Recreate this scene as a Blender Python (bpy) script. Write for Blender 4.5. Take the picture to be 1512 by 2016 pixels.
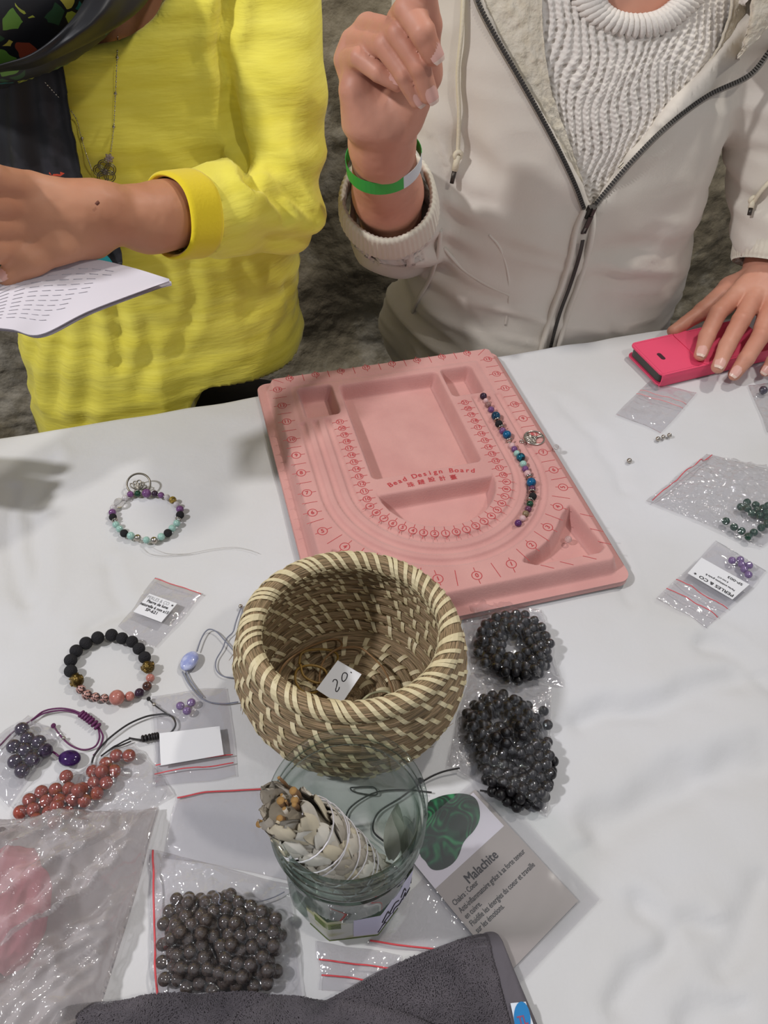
import bpy, bmesh, math, random
import numpy as np
from mathutils import Vector, Matrix
from mathutils.bvhtree import BVHTree

for o in list(bpy.data.objects):
    bpy.data.objects.remove(o)
C = bpy.context.scene.collection
scene = bpy.context.scene
PI = math.pi
# ------------------------------------------------------------------ camera
# lengths below are in centimetres with z = 0 at the table top; S and ZT turn them into metres
S = 0.01
ZT = 75.0
FPX = 1540.0
PITCH = math.radians(47.182)
ROLL = math.radians(2.287)
HC = 48.805
_r0 = np.array([1.0, 0, 0])
_f = np.array([0, math.cos(PITCH), -math.sin(PITCH)])
_u0 = np.cross(_r0, _f)
_R = math.cos(ROLL) * _r0 + math.sin(ROLL) * _u0
_U = -math.sin(ROLL) * _r0 + math.cos(ROLL) * _u0
CAM = np.array([0, 0, HC])
cd = bpy.data.cameras.new('camera')
cam = bpy.data.objects.new('camera', cd)
C.objects.link(cam)
scene.camera = cam
cd.sensor_fit = 'VERTICAL'
cd.sensor_height = 24.0
cd.lens = 24.0 * FPX / 2016.0
cd.clip_start = 0.01
cd.clip_end = 50
cam.matrix_world = Matrix(((_R[0], _U[0], -_f[0], 0), (_R[1], _U[1], -_f[1], 0),
                           (_R[2], _U[2], -_f[2], (HC + ZT) * S), (0, 0, 0, 1)))
# ------------------------------------------------------------------ light
world = bpy.data.worlds.new('World')
scene.world = world
world.use_nodes = True
bgn = world.node_tree.nodes['Background']
bgn.inputs[0].default_value = (0.80, 0.83, 0.92, 1)
bgn.inputs[1].default_value = 0.31


def lamp(name, loc, energy, radius, col):
    l = bpy.data.lights.new(name, 'POINT')
    l.energy = energy
    l.shadow_soft_size = radius
    l.color = col
    o = bpy.data.objects.new(name, l)
    o.location = (loc[0] * S, loc[1] * S, (loc[2] + ZT) * S)
    C.objects.link(o)
    return o


lamp('ceiling_spot', (-105, 0, 132), 62, 0.05, (0.98, 0.97, 1.0))
lamp('ceiling_spot', (72, 100, 165), 40, 0.05, (1.0, 0.96, 0.90))
lamp('ceiling_spot', (75, -25, 160), 20, 0.05, (1.0, 0.96, 0.90))
scene.view_settings.view_transform = 'Standard'
scene.view_settings.look = 'None'
scene.view_settings.gamma = 1
scene.view_settings.use_curve_mapping = False
scene.view_settings.exposure = 0.0


# ------------------------------------------------------------------ helpers
def ray(px, py):
    d = _R * (px - 756.0) / FPX - _U * (py - 1008.0) / FPX + _f
    return d / np.linalg.norm(d)


def P(px, py, z=0.0):
    """the point at height z (cm above the table) seen at a pixel of the photograph"""
    d = ray(px, py)
    return CAM + d * ((z - HC) / d[2])


def PY(px, py, Y):
    d = ray(px, py)
    return CAM + d * (Y / d[1])


def WV(p):
    return Vector((p[0] * S, p[1] * S, (p[2] + ZT) * S))


WL = {}


def tag(o, label=None, cat=None, group=None, kind=None):
    if label:
        o['label'] = label
    if cat:
        o['category'] = cat
    if group:
        o['group'] = group
    if kind:
        o['kind'] = kind
    return o


def thing(name, loc, label, cat, group=None):
    o = bpy.data.objects.new(name, None)
    C.objects.link(o)
    o.location = WV(loc)
    o.empty_display_size = 0.01
    WL[o] = WV(loc)
    return tag(o, label, cat, group)


def place(o, worldloc, parent):
    WL[o] = worldloc
    if parent is not None:
        o.parent = parent
        o.location = worldloc - WL[parent]
    else:
        o.location = worldloc


def mk(name, verts, faces, mat, parent=None, origin=None, smooth=True, mats=None, fm=None):
    v = np.asarray(verts, dtype=np.float64).reshape(-1, 3)
    if origin is None:
        origin = (v.min(0) + v.max(0)) / 2
        if parent is None:
            origin[2] = v[:, 2].min()
    origin = np.asarray(origin, float)
    me = bpy.data.meshes.new(name)
    vv = (v - origin) * S
    if isinstance(faces, np.ndarray):
        nf, k = faces.shape
        me.vertices.add(len(vv))
        me.vertices.foreach_set('co', vv.astype(np.float32).ravel())
        me.loops.add(nf * k)
        me.loops.foreach_set('vertex_index', faces.astype(np.int32).ravel())
        me.polygons.add(nf)
        me.polygons.foreach_set('loop_start', np.arange(0, nf * k, k, dtype=np.int32))
        me.update(calc_edges=True)
        me.validate()
    else:
        me.from_pydata([tuple(p) for p in vv], [], [tuple(f) for f in faces])
        me.update()
    if smooth:
        me.polygons.foreach_set('use_smooth', [True] * len(me.polygons))
    if mats:
        for m in mats:
            me.materials.append(m)
        if fm is not None and len(fm) == len(me.polygons):
            me.polygons.foreach_set('material_index', list(fm))
    elif mat:
        me.materials.append(mat)
    o = bpy.data.objects.new(name, me)
    C.objects.link(o)
    place(o, WV(origin), parent)
    return o


def inst(name, me, loc, sc, parent=None, rot=None, mat=None):
    o = bpy.data.objects.new(name, me)
    C.objects.link(o)
    place(o, WV(loc), parent)
    if np.isscalar(sc):
        sc = (sc, sc, sc)
    o.scale = (sc[0] * S, sc[1] * S, sc[2] * S)
    if rot is not None:
        o.rotation_mode = 'QUATERNION'
        o.rotation_quaternion = rot
    if mat:
        o.material_slots[0].link = 'OBJECT'
        o.material_slots[0].material = mat
    return o


class MB:
    """collects simple shapes into one mesh"""

    def __init__(s):
        s.v = []
        s.f = []
        s.n = 0

    def add(s, v, f):
        v = np.asarray(v, float).reshape(-1, 3)
        s.v.append(v)
        s.f += [tuple(int(i) + s.n for i in q) for q in f]
        s.n += len(v)

    def build(s, name, mat, parent=None, **k):
        return mk(name, np.concatenate(s.v), s.f, mat, parent, **k)


def frame_along(pts):
    pts = np.asarray(pts, float)
    t = np.gradient(pts, axis=0)
    t /= np.linalg.norm(t, axis=1)[:, None] + 1e-9
    ref = np.array([0, 0, 1.0]) if abs(t[0][2]) < 0.9 else np.array([1.0, 0, 0])
    n = np.zeros_like(pts)
    a = np.cross(t[0], ref)
    a /= np.linalg.norm(a)
    for i in range(len(pts)):
        a = a - t[i] * (a @ t[i])
        a /= np.linalg.norm(a) + 1e-9
        n[i] = a
    return t, n, np.cross(t, n)


def tube(pts, r, seg=8, closed=False, cap=True, flat=1.0):
    pts = np.asarray(pts, float)
    m = len(pts)
    r = np.ones(m) * r
    t, n, b = frame_along(pts)
    a = np.linspace(0, 2 * PI, seg, endpoint=False)
    V = pts[:, None, :] + (np.cos(a)[None, :, None] * n[:, None, :] + flat * np.sin(a)[None, :, None] * b[:, None, :]) * r[:, None, None]
    V = V.reshape(-1, 3)
    F = []
    for i in range(m if closed else m - 1):
        i2 = (i + 1) % m
        for j in range(seg):
            j2 = (j + 1) % seg
            F.append((i * seg + j, i * seg + j2, i2 * seg + j2, i2 * seg + j))
    if cap and not closed:
        F.append(tuple(range(seg))[::-1])
        F.append(tuple((m - 1) * seg + j for j in range(seg)))
    return V, F


def spline(pts, n=40, closed=False):
    p = np.asarray(pts, float)
    m = len(p)
    out = []
    segs = m if closed else m - 1
    per = max(2, int(round(n / segs)))
    for i in range(segs):
        p0 = p[(i - 1) % m] if (closed or i > 0) else 2 * p[0] - p[1]
        p1 = p[i]
        p2 = p[(i + 1) % m]
        p3 = p[(i + 2) % m] if (closed or i + 2 < m) else 2 * p[-1] - p[-2]
        for k in range(per):
            t = k / per
            out.append(0.5 * ((2 * p1) + (-p0 + p2) * t + (2 * p0 - 5 * p1 + 4 * p2 - p3) * t * t + (-p0 + 3 * p1 - 3 * p2 + p3) * t ** 3))
    if not closed:
        out.append(p[-1])
    return np.array(out)


def box(c, sz, ax=None):
    c = np.asarray(c, float)
    h = np.asarray(sz, float) / 2
    A = np.eye(3) if ax is None else np.asarray(ax, float)
    v = [c + A[0] * h[0] * x + A[1] * h[1] * y + A[2] * h[2] * z for x in (-1, 1) for y in (-1, 1) for z in (-1, 1)]
    f = [(0, 1, 3, 2), (4, 6, 7, 5), (0, 4, 5, 1), (2, 3, 7, 6), (0, 2, 6, 4), (1, 5, 7, 3)]
    return v, f


def grid_faces(nu, nv, wrap=False):
    i = np.arange(nu - 1)[:, None]
    j = np.arange(nv if wrap else nv - 1)[None, :]
    j2 = (j + 1) % nv
    a = i * nv + j
    b = (i + 1) * nv + j
    c = (i + 1) * nv + j2
    d = i * nv + j2
    return np.stack([a, b, c, d], -1).reshape(-1, 4)


# lattice noise -------------------------------------------------------------
_rng = np.random.RandomState(7)
_perm = _rng.permutation(4096)
_val = _rng.uniform(-1, 1, 4096)


def noise3(x, y, z):
    x = np.asarray(x, float)
    y = np.asarray(y, float) + 0 * x
    z = np.asarray(z, float) + 0 * x
    xi = np.floor(x).astype(int)
    yi = np.floor(y).astype(int)
    zi = np.floor(z).astype(int)
    fx, fy, fz = x - xi, y - yi, z - zi
    fx, fy, fz = [t * t * (3 - 2 * t) for t in (fx, fy, fz)]
    out = 0

    def H(a, b, c):
        return _val[_perm[(_perm[(_perm[a & 4095] + b) & 4095] + c) & 4095]]
    for dx in (0, 1):
        wx = fx if dx else 1 - fx
        for dy in (0, 1):
            wy = fy if dy else 1 - fy
            for dz in (0, 1):
                wz = fz if dz else 1 - fz
                out = out + wx * wy * wz * H(xi + dx, yi + dy, zi + dz)
    return out


def fbm(x, y, z, o=3):
    r = 0
    a = 1.0
    for k in range(o):
        r = r + a * noise3(x * 2 ** k + 17 * k, y * 2 ** k, z * 2 ** k)
        a *= 0.5
    return r


def ridge(x, y, z, o=2):
    r = 0
    a = 1.0
    for k in range(o):
        r = r + a * (1 - 2.2 * np.abs(noise3(x * 2 ** k + 9 * k, y * 2 ** k, z * 2 ** k)))
        a *= 0.5
    return r


# smooth volumes -> one surface --------------------------------------------
class Vol:
    def __init__(s, lo, hi, h):
        s.lo = np.asarray(lo, float)
        s.h = h
        s.n = np.ceil((np.asarray(hi, float) - s.lo) / h).astype(int) + 1
        s.D = np.full(s.n, 5.0, np.float32)
        s.ax = [s.lo[i] + np.arange(s.n[i]) * h for i in range(3)]

    def sub(s, lo, hi):
        a = np.clip(np.floor((np.asarray(lo) - s.lo) / s.h).astype(int), 0, s.n)
        b = np.clip(np.ceil((np.asarray(hi) - s.lo) / s.h).astype(int) + 1, 0, s.n)
        sl = tuple(slice(a[i], b[i]) for i in range(3))
        g = [s.ax[0][sl[0]][:, None, None], s.ax[1][sl[1]][None, :, None], s.ax[2][sl[2]][None, None, :]]
        return sl, g

    def put(s, sl, d, k, cut=False):
        A = s.D[sl]
        if A.size == 0:
            return
        if cut:
            d = -d
            h = np.clip(0.5 - 0.5 * (d - A) / k, 0, 1)
            s.D[sl] = (A * h + 0 + d * (1 - h)) + k * h * (1 - h)
            return
        h = np.clip(0.5 + 0.5 * (A - d) / k, 0, 1)
        s.D[sl] = A * (1 - h) + d * h - k * h * (1 - h)

    def cap(s, a, b, ra, rb, k=0.4, cut=False, sq=None):
        a = np.asarray(a, float)
        b = np.asarray(b, float)
        m = max(ra, rb) + k + 3 * s.h + 0.3
        sl, (X, Y, Z) = s.sub(np.minimum(a, b) - m, np.maximum(a, b) + m)
        ba = b - a
        L = ba @ ba + 1e-9
        t = np.clip(((X - a[0]) * ba[0] + (Y - a[1]) * ba[1] + (Z - a[2]) * ba[2]) / L, 0, 1)
        q = [X - a[0] - t * ba[0], Y - a[1] - t * ba[1], Z - a[2] - t * ba[2]]
        if sq is not None:   # (direction, factor): flatten the section along a direction
            w = np.asarray(sq[0], float)
            w = w / np.linalg.norm(w)
            dt = q[0] * w[0] + q[1] * w[1] + q[2] * w[2]
            f = 1 / sq[1] - 1
            q = [q[i] + dt * w[i] * f for i in range(3)]
        d = np.sqrt(q[0] ** 2 + q[1] ** 2 + q[2] ** 2) - (ra + t * (rb - ra))
        s.put(sl, d.astype(np.float32), k, cut)

    def chain(s, pts, rs, k=0.4, **kw):
        for i in range(len(pts) - 1):
            s.cap(pts[i], pts[i + 1], rs[i], rs[i + 1], k, **kw)

    def ell(s, c, r, ax=None, k=0.5, cut=False):
        c = np.asarray(c, float)
        r = np.asarray(r, float)
        A = np.eye(3) if ax is None else np.asarray(ax, float)
        m = r.max() + k + 3 * s.h
        sl, (X, Y, Z) = s.sub(c - m, c + m)
        q = [((X - c[0]) * A[i][0] + (Y - c[1]) * A[i][1] + (Z - c[2]) * A[i][2]) / r[i] for i in range(3)]
        n = np.sqrt(q[0] ** 2 + q[1] ** 2 + q[2] ** 2)
        n2 = np.sqrt((q[0] / r[0]) ** 2 + (q[1] / r[1]) ** 2 + (q[2] / r[2]) ** 2) + 1e-6
        d = n * (n - 1) / n2
        s.put(sl, d.astype(np.float32), k, cut)

    def loft(s, lev, th, k=1.0, e=2.4, cut=False):
        """lev: rows of z, cx, cy, a, b (elliptic sections, turned by th)"""
        lev = np.asarray(sorted(lev), float)
        z = s.ax[2]
        cx, cy, a, b = [np.interp(z, lev[:, 0], lev[:, i]) for i in range(1, 5)]
        X = s.ax[0][:, None, None]
        Y = s.ax[1][None, :, None]
        c_, s_ = math.cos(th), math.sin(th)
        dx, dy = X - cx[None, None, :], Y - cy[None, None, :]
        u = np.abs(dx * c_ + dy * s_) / a
        v = np.abs(-dx * s_ + dy * c_) / b
        d = ((u ** e + v ** e) ** (1 / e) - 1) * np.minimum(a, b)
        d = np.maximum(d, np.maximum(lev[0, 0] - z, z - lev[-1, 0])[None, None, :])
        s.put((slice(None),) * 3, d.astype(np.float32), k, cut)

    def mesh(s):
        D = s.D
        n = s.n
        S_ = D < 0
        cnt = np.zeros(n - 1, np.int8)
        for a in (0, 1):
            for b in (0, 1):
                for c in (0, 1):
                    cnt += S_[a:n[0] - 1 + a, b:n[1] - 1 + b, c:n[2] - 1 + c]
        act = (cnt > 0) & (cnt < 8)
        idx = np.argwhere(act)
        lut = np.full(n - 1, -1, np.int64)
        lut[act] = np.arange(len(idx))
        acc = np.zeros((len(idx), 3))
        num = np.zeros(len(idx))
        corners = [(a, b, c) for a in (0, 1) for b in (0, 1) for c in (0, 1)]
        for p in corners:
            for q in corners:
                if sum(abs(p[i] - q[i]) for i in range(3)) == 1 and p < q:
                    d0 = D[idx[:, 0] + p[0], idx[:, 1] + p[1], idx[:, 2] + p[2]].astype(float)
                    d1 = D[idx[:, 0] + q[0], idx[:, 1] + q[1], idx[:, 2] + q[2]].astype(float)
                    m = (d0 < 0) != (d1 < 0)
                    t = d0 / (d0 - d1 + 1e-12)
                    pos = np.array(p)[None] + t[:, None] * (np.array(q) - np.array(p))[None]
                    acc[m] += pos[m]
                    num[m] += 1
        V = (idx + acc / num[:, None]) * s.h + s.lo
        F = []
        for ax in range(3):
            o1, o2 = [(1, 2), (2, 0), (0, 1)][ax]
            sl0 = [slice(None)] * 3
            sl1 = [slice(None)] * 3
            sl0[ax] = slice(0, n[ax] - 1)
            sl1[ax] = slice(1, n[ax])
            A, B = S_[tuple(sl0)], S_[tuple(sl1)]
            e = np.argwhere(A != B)
            ok = (e[:, o1] > 0) & (e[:, o2] > 0) & (e[:, o1] < n[o1] - 1) & (e[:, o2] < n[o2] - 1)
            e = e[ok]
            ins = A[e[:, 0], e[:, 1], e[:, 2]]

            def cell(d1, d2):
                c = e.copy()
                c[:, o1] += d1
                c[:, o2] += d2
                return lut[c[:, 0], c[:, 1], c[:, 2]]
            q = np.stack([cell(-1, -1), cell(0, -1), cell(0, 0), cell(-1, 0)], 1)
            q[~ins] = q[~ins][:, ::-1]
            F.append(q)
        F = np.concatenate(F)
        F = F[(F >= 0).all(1)]
        return V, F


def vnormals(V, F):
    n = np.cross(V[F[:, 2]] - V[F[:, 0]], V[F[:, 3]] - V[F[:, 1]])
    N = np.zeros_like(V)
    for i in range(4):
        np.add.at(N, F[:, i], n)
    return N / (np.linalg.norm(N, axis=1)[:, None] + 1e-12)


class Surf:
    """ray casting and nearest point on a surface given in cm"""

    def __init__(s, V, F):
        s.t = BVHTree.FromPolygons([tuple(p) for p in V], [tuple(int(i) for i in f) for f in F])

    def hit(s, px, py, off=0.0, fall=70.0):
        d = ray(px, py)
        h = s.t.ray_cast(Vector(CAM), Vector(d))
        if h[0] is None:
            return PY(px, py, fall), np.array([0, -1.0, 0])
        n = np.array(h[1])
        if n @ d > 0:
            n = -n
        return np.array(h[0]) + n * off, n


# ------------------------------------------------------------------ materials
def srgb(c):
    if isinstance(c, str):
        c = [int(c[i:i + 2], 16) / 255 for i in (0, 2, 4)]
    return tuple(((x + 0.055) / 1.055) ** 2.4 if x > 0.04045 else x / 12.92 for x in c)


_MC = {}


def mat(name, col, rough=0.6, col2=None, scale=8.0, stretch=(1, 1, 1), det=4.0, lo=0.35, hi=0.65, metal=0.0,
        bump=0.0, bscale=60.0, bstretch=None, spec=0.5, trans=0.0, sss=0.0, coat=0.0, bdist=0.0008, sheen=0.0, ior=1.45, alpha=1.0):
    if name in _MC:
        return _MC[name]
    m = bpy.data.materials.new(name)
    m.use_nodes = True
    nt = m.node_tree
    b = nt.nodes['Principled BSDF']
    c1 = (*srgb(col), 1)
    b.inputs['Base Color'].default_value = c1
    b.inputs['Roughness'].default_value = rough
    b.inputs['Metallic'].default_value = metal
    b.inputs['Specular IOR Level'].default_value = spec
    b.inputs['IOR'].default_value = ior
    b.inputs['Transmission Weight'].default_value = trans
    b.inputs['Coat Weight'].default_value = coat
    b.inputs['Sheen Weight'].default_value = sheen
    b.inputs['Alpha'].default_value = alpha
    if sss:
        b.inputs['Subsurface Weight'].default_value = sss
        b.inputs['Subsurface Radius'].default_value = (0.008, 0.003, 0.0015)
        b.inputs['Subsurface Scale'].default_value = 0.6
    tc = nt.nodes.new('ShaderNodeTexCoord')
    if col2 is not None:
        mp = nt.nodes.new('ShaderNodeMapping')
        mp.inputs['Scale'].default_value = stretch
        nt.links.new(tc.outputs['Object'], mp.inputs[0])
        nz = nt.nodes.new('ShaderNodeTexNoise')
        nz.inputs['Scale'].default_value = scale
        nz.inputs['Detail'].default_value = det
        nt.links.new(mp.outputs[0], nz.inputs['Vector'])
        cr = nt.nodes.new('ShaderNodeValToRGB')
        cr.color_ramp.elements[0].position = lo
        cr.color_ramp.elements[1].position = hi
        cr.color_ramp.elements[0].color = c1
        cr.color_ramp.elements[1].color = (*srgb(col2), 1)
        nt.links.new(nz.outputs[0], cr.inputs[0])
        nt.links.new(cr.outputs[0], b.inputs['Base Color'])
    if bump:
        mp = nt.nodes.new('ShaderNodeMapping')
        mp.inputs['Scale'].default_value = bstretch or (1, 1, 1)
        nt.links.new(tc.outputs['Object'], mp.inputs[0])
        nz = nt.nodes.new('ShaderNodeTexNoise')
        nz.inputs['Scale'].default_value = bscale
        nz.inputs['Detail'].default_value = 3
        nt.links.new(mp.outputs[0], nz.inputs['Vector'])
        bp = nt.nodes.new('ShaderNodeBump')
        bp.inputs['Strength'].default_value = bump
        bp.inputs['Distance'].default_value = bdist
        nt.links.new(nz.outputs[0], bp.inputs['Height'])
        nt.links.new(bp.outputs[0], b.inputs['Normal'])
    _MC[name] = m
    return m


def film_mat(name, tint=(0.93, 0.93, 0.94), haze=0.06, rough=0.07, gl=1.0, bump=0.35, bscale=70, hazecol=(0.85, 0.84, 0.85)):
    """thin clear plastic: see-through sheet with a mirror-like skin and a little milkiness"""
    m = bpy.data.materials.new(name)
    m.use_nodes = True
    nt = m.node_tree
    nt.nodes.clear()
    out = nt.nodes.new('ShaderNodeOutputMaterial')
    tr = nt.nodes.new('ShaderNodeBsdfTransparent')
    tr.inputs[0].default_value = (*tint, 1)
    df = nt.nodes.new('ShaderNodeBsdfDiffuse')
    df.inputs[0].default_value = (*hazecol, 1)
    gs = nt.nodes.new('ShaderNodeBsdfGlossy')
    gs.inputs['Color'].default_value = (1, 1, 1, 1)
    gs.inputs['Roughness'].default_value = rough
    m1 = nt.nodes.new('ShaderNodeMixShader')
    m1.inputs[0].default_value = haze
    nt.links.new(tr.outputs[0], m1.inputs[1])
    nt.links.new(df.outputs[0], m1.inputs[2])
    fr = nt.nodes.new('ShaderNodeLayerWeight')
    fr.inputs[0].default_value = 0.5
    po = nt.nodes.new('ShaderNodeMath')
    po.operation = 'POWER'
    po.inputs[1].default_value = 4.0
    nt.links.new(fr.outputs['Facing'], po.inputs[0])
    mu = nt.nodes.new('ShaderNodeMath')
    mu.operation = 'MULTIPLY_ADD'
    mu.use_clamp = True
    mu.inputs[1].default_value = .75
    mu.inputs[2].default_value = .045 * gl
    nt.links.new(po.outputs[0], mu.inputs[0])
    m2 = nt.nodes.new('ShaderNodeMixShader')
    nt.links.new(mu.outputs[0], m2.inputs[0])
    nt.links.new(m1.outputs[0], m2.inputs[1])
    nt.links.new(gs.outputs[0], m2.inputs[2])
    nt.links.new(m2.outputs[0], out.inputs[0])
    tc = nt.nodes.new('ShaderNodeTexCoord')
    nz = nt.nodes.new('ShaderNodeTexNoise')
    nz.inputs['Scale'].default_value = bscale
    nz.inputs['Detail'].default_value = 3
    nz.inputs['Distortion'].default_value = 1.2
    nt.links.new(tc.outputs['Object'], nz.inputs['Vector'])
    bp = nt.nodes.new('ShaderNodeBump')
    bp.inputs['Strength'].default_value = bump
    bp.inputs['Distance'].default_value = 0.002
    nt.links.new(nz.outputs[0], bp.inputs['Height'])
    nt.links.new(bp.outputs[0], gs.inputs['Normal'])
    nt.links.new(bp.outputs[0], fr.inputs['Normal'])
    return m


def textmesh(s, size, shear=0.0, spacing=1.0):
    cu = bpy.data.curves.new('t', 'FONT')
    cu.body = s
    cu.size = size
    cu.align_x = 'CENTER'
    cu.align_y = 'CENTER'
    cu.shear = shear
    cu.space_character = spacing
    cu.resolution_u = 3
    o = bpy.data.objects.new('t', cu)
    C.objects.link(o)
    bpy.context.view_layer.update()
    dg = bpy.context.evaluated_depsgraph_get()
    me = bpy.data.meshes.new_from_object(o.evaluated_get(dg))
    V = np.array([v.co[:] for v in me.vertices]).reshape(-1, 3)
    F = [tuple(p.vertices) for p in me.polygons]
    bpy.data.objects.remove(o)
    bpy.data.curves.remove(cu)
    bpy.data.meshes.remove(me)
    return V, F


_TC = {}


def text_on(mb, s, size, o, ex, ey, bold=0.0, shear=0.0, spacing=1.0):
    k = (s, size, shear, spacing)
    if k not in _TC:
        _TC[k] = textmesh(s, size, shear, spacing)
    V, F = _TC[k]
    if len(V) == 0:
        return
    o, ex, ey = [np.asarray(t, float) for t in (o, ex, ey)]
    offs = [(0, 0)] if not bold else [(0, 0), (bold, 0), (0, bold * .6), (bold, bold * .6)]
    nz = np.cross(ex, ey)
    for i, (a, b) in enumerate(offs):
        mb.add(o + (V[:, :1] + a) * ex + (V[:, 1:2] + b) * ey + nz * 0.001 * i, F)


def sphere_me(name, m, seg=22, rings=12):
    a = np.linspace(0, 2 * PI, seg, endpoint=False)
    v = [(0, 0, 1)]
    for i in range(1, rings):
        t = PI * i / rings
        for x in a:
            v.append((math.sin(t) * math.cos(x), math.sin(t) * math.sin(x), math.cos(t)))
    v.append((0, 0, -1))
    f = []
    for j in range(seg):
        f.append((0, 1 + j, 1 + (j + 1) % seg))
        f.append((len(v) - 1, 1 + (rings - 2) * seg + (j + 1) % seg, 1 + (rings - 2) * seg + j))
    for i in range(rings - 2):
        for j in range(seg):
            f.append((1 + i * seg + j, 1 + (i + 1) * seg + j, 1 + (i + 1) * seg + (j + 1) % seg, 1 + i * seg + (j + 1) % seg))
    me = bpy.data.meshes.new(name)
    me.from_pydata(v, [], f)
    me.polygons.foreach_set('use_smooth', [True] * len(me.polygons))
    me.materials.append(m)
    return me


def quat_z(d):
    return Vector(d).to_track_quat('Z', 'Y')
# ------------------------------------------------------------------ the setting
TH = math.radians(18.6)                       # the table's far edge, seen from above
EX = np.array([math.cos(TH), math.sin(TH), 0])
EY = np.array([-math.sin(TH), math.cos(TH), 0])
EO = np.array([-12.9, 59.8, 0])               # a point on the far edge


def T(u, v, z=0.0):
    return EO + EX * u + EY * v + np.array([0, 0, z])


def structure(o):
    o['kind'] = 'structure'
    return o


m_floor = mat('floor_concrete', '4a453d', 0.8, '332f29', 3, bump=0.5, bscale=20, bdist=0.004)
gx, gy = np.meshgrid(np.linspace(-260, 260, 60), np.linspace(-220, 90, 40), indexing='ij')
V = np.array([T(u, v, -75 + 0.4 * 0) for u, v in zip(gx.ravel(), gy.ravel())])
structure(mk('floor', V, grid_faces(60, 40), m_floor))


def rock_mat():
    m = bpy.data.materials.new('rough_stone_plaster')
    m.use_nodes = True
    nt = m.node_tree
    b = nt.nodes['Principled BSDF']
    b.inputs['Roughness'].default_value = 0.62
    tc = nt.nodes.new('ShaderNodeTexCoord')
    n1 = nt.nodes.new('ShaderNodeTexNoise')
    n1.inputs['Scale'].default_value = 3.2
    n1.inputs['Detail'].default_value = 6
    n1.inputs['Roughness'].default_value = 0.65
    nt.links.new(tc.outputs['Object'], n1.inputs['Vector'])
    cr = nt.nodes.new('ShaderNodeValToRGB')
    e = cr.color_ramp.elements
    e[0].position = 0.36
    e[0].color = (*srgb('574d3c'), 1)
    e[1].position = 0.66
    e[1].color = (*srgb('c9c1b1'), 1)
    x = e.new(0.5)
    x.color = (*srgb('8b8069'), 1)
    nt.links.new(n1.outputs[0], cr.inputs[0])
    nt.links.new(cr.outputs[0], b.inputs['Base Color'])
    n2 = nt.nodes.new('ShaderNodeTexNoise')
    n2.inputs['Scale'].default_value = 45
    n2.inputs['Detail'].default_value = 5
    nt.links.new(tc.outputs['Object'], n2.inputs['Vector'])
    bp = nt.nodes.new('ShaderNodeBump')
    bp.inputs['Strength'].default_value = 0.9
    bp.inputs['Distance'].default_value = 0.006
    nt.links.new(n2.outputs[0], bp.inputs['Height'])
    nt.links.new(bp.outputs[0], b.inputs['Normal'])
    return m


nu, nv = 640, 250
gu, gv = np.meshgrid(np.linspace(-180, 220, nu), np.linspace(-76, 90, nv), indexing='ij')
u, v = gu.ravel(), gv.ravel()
dsp = 2.0 * fbm(u * .04, v * .05, 0 * u, 3) + 0.28 * ridge(u * .2, v * .26, 3 + 0 * u, 3) + 0.13 * ridge(u * .8, v * 1.0, 5 + 0 * u, 2)
V = EO[None] + EX[None] * u[:, None] + EY[None] * (62 - dsp)[:, None]
V[:, 2] = v
structure(mk('wall_back', V, grid_faces(nu, nv)[:, ::-1], rock_mat()))

# ------------------------------------------------------------------ table and cloth
m_wood = mat('table_wood', '8a6a48', 0.55, '6d5136', 6, (1, 12, 1))
tb = thing('table', T(0, -40, -75), 'rectangular wooden table hidden under the white cloth', 'table')
mb = MB()
mb.add(*box(T(0, -41, -3.5), (190, 80, 2.8), (EX, EY, (0, 0, 1))))
mb.build('tabletop', m_wood, tb, smooth=False)
for su in (-88, 88):
    for sv in (-6, -76):
        mb = MB()
        mb.add(*box(T(su, sv, -39.95), (5, 5, 70), (EX, EY, (0, 0, 1))))
        mb.build('leg', m_wood, tb, smooth=False)

m_cloth = mat('white_cotton_cloth', 'cfcfd1', 0.85, 'c6c5c3', 5, bump=0.25, bscale=260, bdist=0.0008, sheen=0.1)
nu, nv = 560, 330
gu, gv = np.meshgrid(np.linspace(-96.5, 96.5, nu), np.linspace(-97, 10, nv), indexing='ij')
u, v = gu.ravel(), gv.ravel()
al = math.radians(62)
p, q = u * math.cos(al) + v * math.sin(al), -u * math.sin(al) + v * math.cos(al)
zz = 0.17 * fbm(p * .16, q * .045, 0 * u, 3) + 0.10 * ridge(p * .20, q * .05, 7 + 0 * u, 2) + 0.02 * fbm(u * .8, v * .8, 1 + 0 * u, 2)
zz = np.clip(zz, -.3, 0.30) - 0.32
PT = EO[None] + EX[None] * u[:, None] + EY[None] * v[:, None]
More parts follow.
